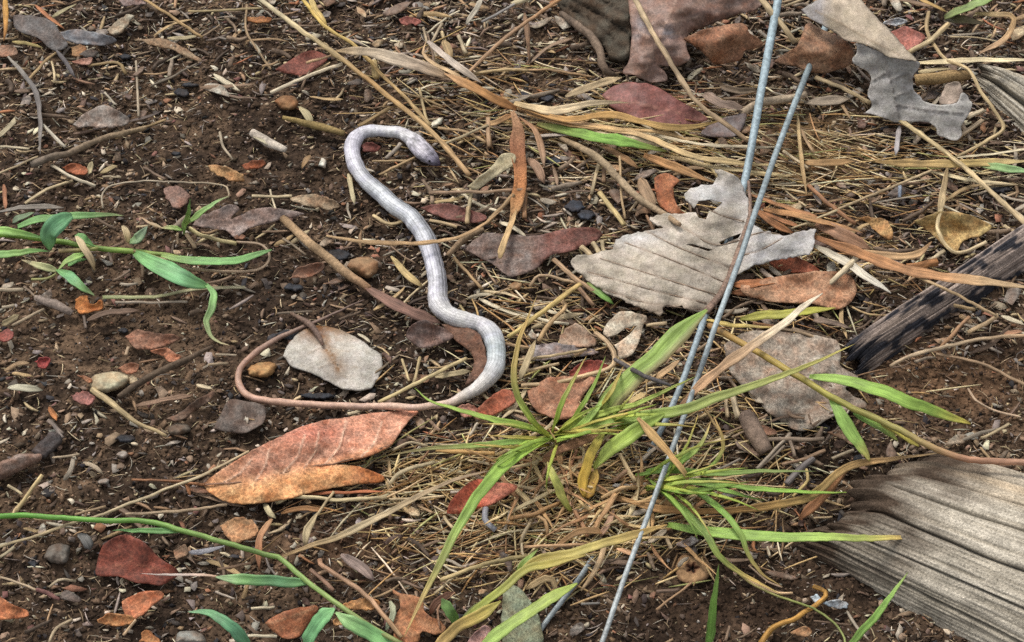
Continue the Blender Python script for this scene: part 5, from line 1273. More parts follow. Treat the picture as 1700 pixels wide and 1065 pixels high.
gb(T, 'K', [(690, 330, 5), (760, 385, 14), (850, 470, 20), (935, 560, 22), (985, 650, 20), (1090, 735, 14), (1295, 842, 8)], 50, [(84, 140, 50), (92, 146, 56), (96, 148, 60), (130, 160, 80), (206, 180, 120), (190, 170, 120)], n=36)
stem(T, 'L', [(-60, 745, 10), (0, 790, 8), (120, 845, 8), (280, 902, 7), (380, 965, 6), (430, 1030, 5), (445, 1090, 4)], 11, [(190, 170, 110), (168, 178, 96), (176, 186, 110)])
gb(T, 'K', [(640, 250, 6), (760, 228, 14), (860, 165, 22), (920, 90, 28), (950, 10, 30)], 48, [g5, g2, (116, 176, 84), (150, 170, 110), (196, 164, 120)])
gb(T, 'K', [(900, 258, 8), (975, 205, 16), (1008, 130, 22), (990, 50, 26), (960, -20, 28)], 30, [g2, (120, 172, 88), (176, 168, 110), tan, (196, 160, 120)])
ribbon('K', [(600, -5, 30), (700, 105, 30), (790, 210, 28), (834, 280, 24), (825, 325, 18), (740, 365, 8)], 42, [(186, 150, 96), (206, 166, 104), (204, 160, 98), (206, 176, 116), (190, 170, 110)], 20, parent=T, name='dead_blade', mat='straw', prof='grass', roll=0.2)
gb(T, 'K', [(745, 508, 6), (900, 535, 14), (1100, 560, 20), (1300, 570, 23), (1500, 568, 24), (1750, 570, 22), (1900, 566, 20), (2050, 558, 18)], 78, [(110, 170, 70), (122, 182, 80), (126, 188, 86), (128, 188, 86), (140, 190, 96), (160, 190, 100), (206, 180, 120), (190, 150, 110)], n=44, roll=0.05)
ribbon('K', [(480, 365, 5), (680, 425, 9), (900, 442, 11), (1100, 432, 12), (1300, 402, 12), (1420, 372, 12), (1480, 330, 12), (1580, 242, 13), (1720, 205, 14), (2040, 163, 16)], 36, [(178, 140, 90), (190, 140, 84), (190, 146, 84), (186, 156, 92), (190, 150, 96), (190, 160, 116)], 10, parent=T, name='dead_blade', mat='straw', n=40)
ribbon('L', [(220, 480, 4), (330, 370, 8), (430, 250, 10), (500, 205, 10)], 44, [(150, 100, 62), (170, 118, 74), (176, 136, 96)], 8, parent=T, name='dead_blade', mat='straw')

fan(T, 12, (1085, 800), 16, (-0.9, 1.0), (90, 210), (6, 11), [[(112, 166, 60), (104, 164, 56), (96, 152, 56)], [(120, 176, 64), (140, 172, 70), (196, 172, 110)], GP[0]])
fan(T, 26, (1070, 850), 55, (0, 6.28), (50, 140), (5, 9), DP, True)
# long stem to the right with blades
T = plant('grass_stalk', 'long yellowish grass stem with side blades reaching over the log', (1190, 545))
stem(T, 'Z', [(1178, 540, 14), (1215, 560, 20), (1250, 580, 24), (1295, 607, 28), (1347, 638, 30), (1389, 663, 30), (1458, 697, 30), (1520, 727, 30), (1563, 748, 30), (1615, 763, 30), (1720, 768, 30)], 11, [(176, 136, 84), (196, 168, 84), (178, 172, 84), (170, 160, 92), (190, 142, 110), (204, 160, 132)], n=60)
gb(T, 'H', [(270, 790, 30), (420, 810, 34), (600, 860, 36), (800, 935, 34), (1040, 1016, 26)], 82, [(128, 186, 84), (120, 182, 74), (110, 172, 66), (116, 174, 66), (190, 178, 80)], 'leafy', n=34, roll=0.1)
gb(T, 'H', [(370, 895, 28), (410, 960, 28), (470, 1060, 24), (560, 1196, 16)], 76, [(120, 182, 90), (126, 192, 98), (130, 190, 100), (190, 180, 110)], 'leafy')
gb(T, 'L', [(480, -30, 27), (560, 15, 26), (630, 55, 24), (692, 104, 20)], 52, [g5, g2, (120, 170, 80), (150, 176, 90)], 'leafy')
gb(T, 'L', [(600, 5, 28), (700, 70, 26), (795, 132, 22)], 42, [(160, 160, 70), (168, 168, 66), (176, 170, 80)], 'strap')
gb(T, 'G', [(930, 520, 12), (1060, 545, 15), (1200, 555, 17), (1300, 548, 16)], 26, [(180, 160, 90), (190, 176, 110), (200, 170, 120)])
T = plant('grass_shoot', 'single olive green blade below the light brown folded leaf', (1250, 522))
gb(T, 'H', [(-60, 515, 8), (80, 498, 12), (230, 485, 14), (395, 462, 12)], 52, [(140, 150, 50), (152, 162, 52), (150, 164, 50), (160, 166, 66)], 'strap')
ribbon('Z', [(1128, 676, 18), (1163, 640, 24), (1232, 585, 30), (1300, 538, 33), (1330, 512, 33), (1366, 486, 30)], 17, [(196, 150, 112), (198, 158, 118), (204, 170, 132), (228, 212, 182), (228, 214, 188)], 28, name='grass_straw', label='long pinkish straw blade pointing past the wire to the rust coloured leaf', cat='dry blade', n=30)

# bottom blades
T = plant('grass_clump', 'low tan and green grass blades sweeping up from below the big clump', (760, 1075))
gb(T, 'J', [(840, 1110, 5), (960, 1000, 12), (1080, 930, 16), (1170, 870, 16)], 66, [(196, 166, 124), (190, 164, 112), (178, 164, 92), (150, 156, 76)], 'strap')
gb(T, 'J', [(960, 985, 6), (1060, 905, 12), (1190, 805, 18), (1300, 715, 20), (1420, 690, 20), (1580, 650, 20)], 46, [(130, 160, 64), (140, 166, 72), (164, 176, 96), (170, 166, 84), (170, 158, 90)], 'strap', n=30)
gb(T, 'J', [(1060, 1110, 5), (1180, 1015, 12), (1300, 935, 16), (1430, 850, 18), (1535, 785, 16)], 84, [(130, 184, 104), (140, 188, 100), (150, 190, 96), (140, 176, 84)], 'strap')
gb(T, 'K', [(-10, 790, 6), (120, 680, 10), (300, 640, 15), (500, 580, 17), (740, 505, 16)], 54, [(150, 156, 74), (168, 158, 84), (170, 166, 96), (184, 164, 104), (206, 170, 120)], 'strap', n=30)
gb(T, 'J', [(960, 985, 6), (930, 925, 13), (888, 858, 17)], 60, [(80, 150, 86), (84, 154, 88), (100, 160, 100)], 'strap')
gb(T, 'K', [(20, 760, 5), (60, 690, 9), (125, 620, 11)], 48, [(110, 150, 66), (100, 150, 60), (96, 140, 64)])
gb(T, 'J', [(985, 960, 4), (1080, 885, 6), (1180, 830, 8)], 44, [(70, 96, 44), (92, 120, 50), (104, 130, 60)])
T = plant('grass_shoot', 'upright narrow green blade on the dark soil beside the seed capsule', (1178, 1075))
gb(T, 'K', [(935, 1110, 5), (952, 980, 24), (968, 850, 42), (990, 692, 60)], 54, [(110, 182, 96), (114, 188, 98), (120, 190, 100), (140, 196, 110)])
T = plant('grass_shoot', 'leaning green blade with a sharp tip in front of the log', (1410, 1075))
gb(T, 'L', [(440, 1110, 5), (530, 1010, 24), (620, 905, 40), (742, 730, 56)], 56, [(122, 192, 108), (126, 196, 108), (130, 200, 110), (160, 204, 130)])

YEL[0] = False
# top right shoot
T = plant('grass_shoot', 'olive green grass shoot with a curled dry blade at the upper litter edge', (1580, 30))
gb(T, 'D', [(915, 85, 6), (1000, 52, 12), (1080, 15, 16), (1180, -40, 18)], 62, [(100, 110, 46), (118, 144, 56), (124, 156, 64), (130, 160, 70)], 'strap')
gb(T, 'D', [(925, 90, 5), (1020, 95, 8), (1115, 112, 6)], 48, [(100, 92, 46), (98, 86, 44), (110, 92, 60)])
ribbon('D', [(1060, 62, 10), (1150, 68, 13), (1232, 74, 14), (1246, 115, 12), (1200, 190, 9), (1075, 258, 5)], 27, [(170, 150, 96), (206, 176, 130), (204, 164, 112), (196, 160, 120), (190, 156, 122)], 8, parent=T, name='dead_blade', mat='straw')
ribbon('D', [(790, -10, 8), (860, 25, 10), (925, 55, 8)], 22, [(176, 142, 84), (172, 140, 84)], 8, parent=T, name='dead_blade', mat='straw')

# dry tuft: the straw blades of one dead plant
T = plant('dry_grass_tuft', 'dead straw coloured grass tuft with blades streaming towards the wires', (862, 175), 'dry grass')
def db(reg, pts, w, c, h=8, **kw):
    c = c if isinstance(c, list) else [c]
    return ribbon(reg, pts, w, c, h, parent=T, name='dead_blade', mat='straw', **kw)
db('C', [(10, 492, 5), (200, 528, 11), (400, 490, 12), (570, 490, 8)], 46, [(196, 168, 120), (212, 188, 148), (218, 196, 158), (204, 180, 140)], prof='grass')
db('C', [(20, 505, 5), (250, 568, 12), (480, 548, 13), (720, 602, 13), (860, 605, 12), (1010, 572, 10)], 32, [(186, 140, 84), (196, 150, 86), (206, 166, 100), (204, 172, 106)])
db('C', [(30, 520, 4), (300, 588, 10), (600, 640, 12), (850, 740, 12), (1060, 775, 10), (1300, 790, 6)], 32, [(180, 136, 88), (202, 166, 118), (206, 178, 126), (200, 176, 126)])
db('C', [(60, 540, 4), (330, 622, 9), (560, 660, 11), (820, 712, 10)], 24, [(196, 170, 120), (214, 194, 154), (210, 188, 148)])
db('C', [(120, 590, 4), (260, 625, 8), (400, 652, 11), (560, 682, 12), (740, 722, 9)], 58, [(128, 122, 66), (124, 150, 66), (128, 172, 72), (134, 176, 78), (176, 176, 90)], prof='leafy')
db('C', [(85, 652, 4), (250, 642, 6), (425, 645, 6)], 16, (196, 180, 164))
db('C', [(630, 740, 6), (760, 790, 9), (965, 872, 8)], 52, [(176, 128, 80), (188, 142, 92), (184, 140, 92)], prof='grass')
db('C', [(430, 695, 5), (520, 745, 7), (605, 802, 5)], 28, [(160, 120, 80), (176, 134, 90)])
db('C', [(590, 628, 8), (760, 660, 10), (900, 690, 11), (1100, 700, 10), (1300, 702, 8)], 16, [(200, 180, 144), (212, 196, 164), (206, 190, 160)])
db('C', [(690, 728, 6), (850, 770, 8), (1000, 802, 8), (1310, 838, 6)], 22, [(196, 166, 116), (208, 186, 138), (204, 182, 132)])
db('C', [(70, 545, 5), (300, 600, 10), (520, 618, 12), (760, 640, 10), (930, 720, 8)], 20, [(190, 146, 92), (214, 176, 120), (196, 160, 110)])
db('C', [(420, 540, 9), (560, 560, 11), (700, 640, 10), (760, 690, 8)], 14, [(222, 206, 172), (214, 196, 160)])
db('B', [(1245, 520, 6), (1120, 462, 14), (1000, 398, 18), (900, 350, 19)], 46, [(176, 122, 72), (186, 134, 80), (194, 144, 90), (190, 150, 108)])
db('B', [(910, 362, 18), (780, 312, 20), (640, 272, 20), (520, 246, 18), (380, 242, 14)], 66, [(198, 166, 130), (192, 170, 146), (194, 176, 152), (186, 166, 138), (178, 150, 110)], prof='leafy')
db('B', [(1200, 505, 6), (1040, 420, 14), (940, 350, 17), (850, 308, 17), (800, 255, 15), (812, 198, 11)], 24, [(190, 140, 90), (196, 160, 116), (196, 166, 124), (190, 156, 116)])
db('B', [(1230, 545, 5), (1150, 580, 8), (1080, 600, 6)], 26, [(180, 130, 84), (196, 160, 110)])
db('B', [(1260, 560, 5), (1330, 620, 9), (1360, 700, 7), (1378, 800, 4)], 34, [(170, 124, 86), (178, 138, 104), (176, 146, 118)])

# ================================================================== straw, dry blades and twigs, one by one
s1, s2, s3, s4, s5 = (206, 188, 150), (190, 154, 104), (172, 140, 100), (150, 122, 94), (222, 206, 172)
straw('B', [(0, -20, 20), (200, 130, 20), (370, 250, 19), (560, 398, 16), (720, 530, 13), (860, 650, 10), (1022, 838, 5)], 27, [(210, 196, 160), (204, 182, 134), (190, 150, 94), (196, 162, 112), (188, 152, 108)], label='longest pale straw stalk slanting down past the head of the snake', knots=4)
straw('B', [(205, -30, 14), (330, 120, 15), (470, 215, 14), (620, 372, 11), (720, 470, 9), (832, 602, 6)], 20, [(206, 176, 92), (200, 170, 96), (192, 158, 104), (196, 166, 116)], label='thin yellowish straw running beside the longest pale straw stalk', knots=3)
blade('B', [(255, -20, 14), (290, 60, 15), (340, 125, 13)], 40, [(214, 188, 120), (204, 172, 96)])
blade('B', [(820, 195, 14), (940, 300, 14), (1082, 398, 10)], 40, [(204, 186, 170), (206, 190, 172), (200, 180, 158)])
straw('B', [(1010, 350, 6), (1200, 170, 13), (1330, 80, 16), (1470, -20, 18)], 22, [(168, 134, 100), (176, 140, 106), (196, 146, 96)])
straw('B', [(70, 442, 3), (230, 370, 8), (412, 304, 15)], 22, [(206, 192, 164), (204, 186, 156)])
straw('B', [(240, 300, 8), (300, 282, 10), (372, 258, 15)], 16, (196, 160, 120))
tube('B', [(128, 560), (270, 595), (422, 636)], [10, 20, 14], [(142, 122, 74), (150, 128, 80), (132, 112, 72)], 4)
tube('B', [(-20, 632), (60, 680), (142, 716)], [20, 24, 14], [(196, 182, 166), (200, 188, 172)], 4)
tube('A', [(150, 785, 4), (230, 755, 6), (330, 730, 7), (420, 690, 8), (520, 655, 8), (610, 630, 7), (695, 608, 4)], [22, 18, 16, 14, 14, 12, 10], [(122, 110, 98), (136, 118, 98), (140, 120, 96), (176, 152, 118)], 6, label='bent grey stick lying on the bare crumbly soil', noun='stick', name='stick', cat='stick', rough=0.2, knots=3)
tube('C', [(235, 62, 4), (350, 150, 8), (420, 240, 9), (440, 325, 8), (492, 362, 4)], [14, 20, 22, 20, 15], [(112, 96, 82), (124, 106, 90), (110, 92, 76)], 6, label='curved dark twig hugging the dark bark slab', rough=0.2)
tube('C', [(225, 655, 4), (330, 705, 7), (420, 762, 10), (490, 830, 11), (560, 905, 12), (620, 955, 13), (700, 1005, 14), (800, 1072, 22)], [12, 16, 20, 18, 18, 17, 15, 12], [(150, 126, 96), (178, 156, 124), (176, 154, 124), (168, 142, 112)], 8, label='knobbly tan twig leading from the dry tuft to the bleached leaf', rough=0.16)
tube('F', [(130, 35, 4), (220, 120, 7), (300, 190, 8), (440, 302, 7), (545, 372, 4)], [20, 22, 23, 23, 16], [(166, 136, 102), (178, 148, 112), (176, 146, 112), (160, 124, 92)], 6, label='straight tan twig slanting down above the oval white leaf', rough=0.08)
blade('F', [(530, 365, 5), (640, 440, 6), (760, 490, 7), (880, 535, 5)], 66, [(132, 100, 84), (124, 90, 76), (136, 104, 90)], wob=0.3)
blade('F', [(335, 118, 5), (500, 145, 8), (700, 156, 14), (800, 154, 15), (950, 130, 12), (1080, 70, 12), (1180, -10, 14)], 24, [(196, 164, 120), (190, 154, 110), (198, 162, 118), (190, 152, 108)], label='thin tan blade crossing right over the middle of the snake', roll=0)
tube('F', [(915, 215, 4), (1000, 132, 7), (1085, 88, 6)], [14, 16, 13], [(142, 118, 92), (150, 126, 98)], 5)
straw('F', [(585, 915, 5), (740, 836, 8), (900, 752, 8), (1005, 704, 5)], 22, [(200, 178, 126), (206, 186, 136), (200, 178, 130)])
tube('F', [(500, 480, 3), (400, 520, 5)], [6, 8], [(110, 92, 76)], 4)
tube('E', [(565, 888, 4), (700, 802, 6), (880, 712, 7), (1015, 648, 4)], [14, 17, 17, 9], [(92, 78, 64), (100, 84, 68), (90, 74, 60)], 5, label='dark brown twig on bare soil between seed pod and tail', rough=0.15)
tube('E', [(440, 852, 5), (520, 912, 6), (620, 990, 6), (720, 1040, 5), (795, 1075, 4)], [15, 16, 13, 10, 8], [(176, 156, 116), (180, 158, 116), (190, 166, 122)], 5, label='dry stalk of the cream seed pod trailing over soil', mat='straw')
tube('E', [(170, 415, 4), (270, 450, 6), (345, 488, 4)], [14, 24, 16], [(136, 122, 112), (146, 130, 118)], 5)
blade('E', [(415, 522, 3), (500, 490, 5), (665, 474, 3)], 38, (120, 96, 78))
tube('G', [(490, 708, 22), (600, 770, 32), (690, 808, 34), (760, 835, 33)], [9, 12, 11, 7], [(96, 90, 88), (84, 80, 80)], 28, label='short dark twig caught across the broadest green blade')
tube('Z', [(1240, 690, 4), (1254, 720, 6), (1272, 750, 4)], [14, 17, 13], [(132, 112, 98), (140, 120, 104)], 6, label='stubby grey brown twig behind the dark green side tuft')
tube('D', [(775, 382, 8), (900, 366, 10), (1035, 354, 8)], [26, 30, 24], [(174, 146, 102), (180, 150, 104), (166, 136, 94)], 8, label='rolled tan bark tube under the pale horizontal straw', mat='wood', sides=10)
tube('C', [(1090, 545, 5), (1180, 492, 8), (1330, 468, 9), (1400, 450, 7)], [18, 22, 22, 18], [(172, 152, 128), (186, 166, 140), (190, 170, 144)], 7, label='pale stubby stick lying beneath both wires')
straw('C', [(580, -20, 28), (700, 200, 26), (830, 412, 20), (900, 500, 17), (1020, 590, 14), (1130, 675, 10)], 28, [(196, 174, 138), (190, 164, 128), (178, 154, 122), (186, 158, 122), (176, 146, 112)], label='long straw stalk slanting over the purplish brown leaf towards the wires', knots=3)
straw('D', [(30, -20, 26), (130, 110, 22), (202, 204, 16)], 34, [(196, 172, 132), (200, 178, 138), (190, 164, 124)], label='stout straw stalk crossing the top of the upper wire')
straw('D', [(745, 250, 10), (850, 190, 12), (935, 112, 14)], 28, [(200, 176, 132), (206, 184, 142), (196, 170, 124)])
straw('D', [(840, 55, 10), (830, 130, 10), (860, 202, 10), (920, 280, 12), (1030, 332, 16), (1100, 450, 14), (1178, 565, 9), (1192, 622, 6), (1080, 692, 5), (975, 748, 5)], 20, [(188, 160, 116), (190, 166, 122), (196, 172, 128), (192, 168, 124)], label='kinked thin straw bending over the end of the cracked grey branch')
straw('D', [(695, 565, 8), (830, 660, 10), (960, 756, 12), (1100, 882, 11), (1320, 1085, 8)], 27, [(206, 184, 136), (204, 180, 132), (206, 182, 138), (196, 172, 132)], label='pale straw slanting down from the curled grey leaf', knots=3)
T = plant('grass_straw', 'flat dry blade with a green tip lying below the cracked grey branch', (1460, 270), 'dry blade')
ribbon('D', [(585, 770, 5), (800, 782, 8), (1000, 780, 10), (1320, 768, 10)], 36, [(176, 144, 92), (196, 164, 106), (190, 164, 100), (206, 184, 132)], 8, parent=T, name='dead_blade', mat='straw')
gb(T, 'D', [(1040, 782, 8), (1180, 800, 10), (1330, 822, 9)], 40, [(150, 170, 80), (128, 172, 88), (140, 186, 110)], 'leafy')
blade('D', [(975, 752, 6), (1150, 736, 8), (1330, 708, 7)], 28, [(206, 190, 156), (214, 200, 166), (206, 190, 156)])
blade('D', [(855, 820, 5), (1050, 860, 7), (1265, 882, 5)], 22, [(214, 194, 150), (220, 202, 160), (206, 184, 144)])
straw('D', [(230, 1075, 4), (520, 950, 7), (855, 813, 8)], 16, [(186, 160, 122), (194, 168, 128), (196, 172, 134)])
blade('D', [(930, 798, 9), (912, 900, 9), (888, 1045, 10)], 40, [(176, 150, 108), (182, 158, 118), (196, 172, 128)])
blade('D', [(770, 300, 10), (1000, 290, 14), (1330, 284, 22)], 36, [(214, 194, 150), (220, 202, 160), (214, 198, 160)], label='pale horizontal straw blade resting on the cracked grey branch')
blade('D', [(790, 342, 8), (950, 326, 11)], 26, (206, 186, 142))
blade('D', [(-10, 930, 6), (150, 990, 8), (340, 1052, 6)], 44, [(166, 116, 76), (176, 126, 84), (170, 120, 80)])
blade('D', [(30, 1008, 5), (120, 1045, 7), (230, 1085, 6)], 40, [(160, 108, 70), (172, 118, 78)])
straw('D', [(265, 885, 5), (370, 980, 7), (490, 1068, 5)], 24, [(160, 114, 78), (166, 120, 84)])
blade('D', [(212, 535, 5), (235, 780, 7), (258, 935, 4)], 24, [(196, 170, 124), (190, 160, 112), (186, 152, 106)])
blade('D', [(228, 610, 4), (260, 680, 6), (295, 735, 4)], 26, (172, 142, 106))
straw('D', [(145, 720, 4), (262, 802, 5)], 18, (214, 192, 156))
blade('D', [(245, 776, 4), (370, 778, 6), (485, 770, 5)], 42, [(190, 150, 100), (186, 146, 96)])
blade('D', [(-40, 828, 4), (80, 832, 5), (185, 840, 4)], 28, (206, 180, 130))
straw('D', [(300, 368, 5), (430, 420, 6), (562, 492, 4)], 26, [(168, 148, 114), (176, 154, 116)])
blade('D', [(245, 492, 4), (350, 482, 5), (465, 470, 4)], 52, [(154, 138, 118), (160, 144, 124)], wob=0.3)
blade('D', [(700, 600, 5), (690, 680, 6), (682, 742, 4)], 32, [(150, 140, 136), (204, 198, 198)])
straw('D', [(975, 655, 4), (1098, 574, 7)], 26, (196, 172, 140)); straw('D', [(1025, 562, 6), (1102, 522, 8)], 24, (210, 192, 160))
straw('D', [(702, 885, 4), (700, 942, 3)], 18, (150, 160, 176)); straw('D', [(150, 30, 12), (260, -15, 14)], 16, (190, 168, 130))
straw('A', [(720, 412, 3), (940, 304, 7)], 13, (130, 116, 98)); straw('A', [(690, -5, 6), (820, 80, 7), (967, 178, 4)], 17, [(178, 146, 96), (170, 138, 92)])
blade('A', [(168, 22, 7), (230, 80, 8), (308, 137, 5)], 28, [(176, 114, 74), (182, 122, 80)])
straw('A', [(-30, 838, 3), (80, 790, 6), (182, 748, 7)], 13, [(190, 168, 132), (184, 162, 126)])
blade('A', [(38, 268, 5), (110, 350, 7), (170, 432, 7), (190, 560, 6), (192, 735, 4)], 27, [(150, 142, 128), (130, 124, 120), (136, 128, 122), (120, 112, 104)])
straw('A', [(205, 595, 4), (312, 702, 5)], 18, (192, 182, 162)); straw('A', [(246, 788, 3), (340, 842, 6), (455, 888, 3)], 19, [(196, 182, 156), (202, 188, 162)])
straw('A', [(492, 995, 2.5), (488, 930, 4), (540, 885, 5), (700, 865, 5), (1040, 880, 5), (1092, 912, 5), (1090, 945, 4)], 10, [(178, 162, 138), (184, 168, 144), (180, 160, 130)], label='thread thin looping straw above the small grass sprout', n=40)
blade('A', [(22, -20, 8), (28, 100, 8), (18, 195, 5)], 28, [(196, 148, 66), (186, 136, 66), (176, 120, 62)])
straw('A', [(900, 52, 4), (1070, 48, 6), (1250, 38, 4)], 15, (168, 148, 106)); blade('A', [(800, 182, 4), (870, 178, 6), (945, 170, 4)], 22, (188, 172, 134))
blade('A', [(245, 84, 5), (300, 50, 7), (365, 18, 5)], 24, (176, 164, 124)); straw('A', [(420, 312, 3), (560, 302, 5), (602, 352, 3)], 17, (168, 142, 98))
blade('A', [(1205, 645, 3), (1250, 668, 6), (1295, 694, 4)], 26, (192, 182, 152)); straw('A', [(1200, 198, 3), (1242, 254, 4)], 18, (172, 162, 138))
blade('A', [(268, 238, 4), (310, 290, 5), (362, 372, 3)], 27, (106, 100, 100)); straw('A', [(1050, 630, 3), (1068, 700, 5), (1112, 762, 3)], 14, (168, 152, 128))
blade('A', [(58, 198, 4), (130, 208, 6), (205, 228, 4)], 22, (184, 164, 106)); blade('A', [(18, 880, 3), (26, 1002, 3)], 24, (168, 114, 80))
blade('A', [(-20, 1012, 4), (160, 985, 6), (305, 992, 4)], 34, [(134, 126, 116), (148, 138, 126)], wob=.3); straw('A', [(0, 700, 4), (140, 710, 4)], 15, (204, 188, 156)); blade('A', [(-10, 655, 3), (60, 590, 6), (70, 560, 4)], 34, (180, 166, 134))
straw('A', [(960, 175, 4), (1050, 118, 6)], 12, (150, 126, 98)); straw('A', [(1180, 20, 5), (1180, 150, 4), (1240, 250, 4), (1295, 330, 3)], 12, (160, 134, 100)); straw('A', [(650, 290, 3), (660, 420, 4), (662, 555, 6)], 12, (170, 154, 130)); straw('A', [(500, 440, 3), (555, 500, 4)], 12, (184, 172, 150))
blade('A', [(420, 830, 3), (440, 770, 5)], 34, (196, 180, 138)); blade('A', [(480, 825, 3), (560, 790, 5)], 30, (170, 150, 108)); straw('A', [(490, 843, 3), (580, 845, 3)], 12, (190, 172, 140))
blade('B', [(208, 508, 3), (242, 545, 6), (272, 594, 3)], 42, (188, 174, 134)); straw('B', [(488, 602, 3), (642, 514, 7)], 22, (174, 144, 98)); straw('B', [(555, 770, 3), (722, 766, 4)], 13, (180, 152, 112)); straw('B', [(588, 834, 3), (770, 744, 5)], 15, (180, 150, 108))
straw('B', [(620, 756, 3), (692, 684, 6)], 22, (174, 160, 144)); blade('B', [(218, 804, 3), (236, 770, 6), (258, 738, 4)], 38, (146, 116, 80)); straw('B', [(-20, 935, 4), (172, 936, 4)], 19, (204, 184, 146)); straw('B', [(68, 905, 3), (102, 1024, 5)], 11, (196, 180, 150))
straw('B', [(1032, 895, 8), (1018, 980, 5), (1008, 1068, 4)], 20, (196, 178, 140)); straw('B', [(828, 922, 4), (1050, 915, 9), (1310, 902, 8)], 20, [(150, 122, 96), (158, 130, 102), (150, 120, 94)]); straw('B', [(870, 700, 4), (980, 655, 6), (1110, 596, 8)], 16, (192, 172, 134))
straw('B', [(1098, 1070, 4), (1232, 928, 9)], 24, (168, 138, 98)); blade('B', [(1005, 115, 4), (1045, 55, 7), (1082, -10, 6)], 32, (192, 182, 162)); straw('B', [(1078, 104, 4), (1235, 18, 7)], 16, (154, 148, 142)); blade('B', [(898, 192, 4), (918, 235, 6), (935, 284, 4)], 42, (182, 154, 110)); straw('B', [(968, 168, 4), (1004, 254, 4)], 20, (190, 172, 138))
blade('B', [(440, 828, 3), (455, 900, 5), (472, 975, 4)], 28, [(186, 170, 130), (206, 192, 152)]); straw('B', [(780, 420, 3), (800, 520, 6), (830, 600, 6)], 14, (188, 166, 122)); straw('B', [(700, 440, 4), (800, 470, 5), (890, 510, 4)], 14, (170, 142, 100)); straw('B', [(560, 290, 9), (575, 370, 8)], 34, (206, 178, 120)); straw('B', [(800, 130, 4), (815, 205, 8)], 12, (170, 150, 120)); straw('B', [(840, 200, 7), (890, 110, 6)], 14, (186, 166, 136))
straw('B', [(1040, 350, 4), (1170, 335, 6), (1300, 335, 5)], 20, (196, 168, 120)); straw('B', [(870, 610, 4), (1000, 630, 5), (1100, 680, 4)], 18, (176, 146, 106)); straw('B', [(1110, 560, 8), (1115, 700, 5)], 22, (196, 160, 122)); blade('B', [(830, 970, 3), (960, 950, 5), (1000, 935, 3)], 26, (190, 164, 116))
straw('C', [(-10, 335, 4), (190, 336, 6), (390, 368, 4)], 14, (172, 138, 98)); blade('C', [(60, 60, 5), (75, 180, 6), (82, 295, 4)], 28, (124, 94, 68)); blade('C', [(255, 462, 4), (380, 412, 8), (525, 368, 5)], 46, [(190, 166, 128), (196, 172, 132)], label='pale flat straw scrap below the dark bark slab')
blade('C', [(915, 450, 5), (1000, 502, 8), (1125, 532, 5)], 66, [(146, 124, 108), (140, 120, 106)], fold=0.7); blade('C', [(995, 408, 5), (1080, 432, 7), (1175, 432, 5)], 42, [(146, 126, 104), (150, 130, 106)], fold=0.6)
straw('C', [(418, 918, 6), (480, 1000, 8), (535, 1075, 10)], 26, (206, 182, 126)); straw('C', [(514, 745, 9), (520, 900, 8), (542, 1045, 7)], 12, (182, 154, 114)); blade('C', [(72, 755, 5), (120, 800, 8), (155, 875, 5)], 46, (168, 134, 108)); straw('C', [(0, 20, 5), (80, -10, 6)], 30, (196, 182, 146))
straw('C', [(1010, 470, 4), (1180, 475, 5)], 14, (150, 126, 100)); straw('C', [(560, 1010, 4), (600, 960, 6), (640, 930, 4)], 16, (170, 148, 116)); straw('C', [(440, 870, 4), (440, 800, 6)], 20, (150, 120, 90)); blade('C', [(610, 850, 5), (650, 930, 7), (680, 1000, 5)], 60, (170, 140, 108)); straw('C', [(60, 920, 3), (60, 1040, 5)], 24, (160, 120, 84))
straw('E', [(550, 436, 3), (720, 438, 4), (895, 434, 3)], 15, (172, 156, 136)); straw('E', [(-20, 376, 4), (112, 376, 4)], 24, (186, 168, 140)); straw('E', [(58, 548, 3), (212, 468, 6)], 18, (164, 144, 116)); blade('E', [(38, 842, 3), (120, 846, 6), (205, 856, 3)], 44, [(178, 172, 148), (170, 164, 140)])
blade('E', [(648, 932, 3), (780, 902, 5), (925, 880, 3)], 42, (144, 114, 90)); blade('E', [(938, 828, 3), (1014, 848, 4)], 26, (190, 172, 140)); straw('E', [(1030, 685, 3), (1130, 690, 4)], 14, (178, 160, 134)); straw('E', [(995, 735, 3), (1090, 728, 3)], 18, (168, 146, 116)); straw('E', [(545, 330, 3), (620, 285, 5)], 14, (150, 126, 104)); straw('E', [(600, 690, 3), (615, 650, 4)], 18, (176, 150, 120))
straw('E', [(400, 500, 3), (410, 560, 3)], 16, (120, 104, 92)); straw('E', [(10, 460, 4), (70, 450, 4)], 20, (176, 160, 134)); blade('E', [(10, 545, 3), (90, 495, 5)], 40, (168, 150, 112)); straw('E', [(115, 360, 3), (180, 420, 5)], 12, (140, 120, 100)); straw('E', [(230, 1000, 3), (300, 1065, 4)], 22, (128, 112, 100)); blade('E', [(235, 935, 3), (270, 1000, 4)], 30, (176, 112, 60))
straw('F', [(830, 44, 5), (960, 76, 5)], 20, (206, 178, 134)); blade('F', [(1165, 226, 9), (1200, 110, 11), (1245, -10, 8)], 46, [(200, 168, 118), (196, 160, 110)]); straw('F', [(945, 222, 4), (1082, 374, 4)], 18, (164, 134, 94)); blade('F', [(645, 216, 3), (720, 302, 6), (795, 362, 4)], 37, [(192, 168, 114), (186, 160, 108)]); blade('F', [(855, 792, 4), (940, 778, 6), (1025, 764, 4)], 32, (210, 190, 146))
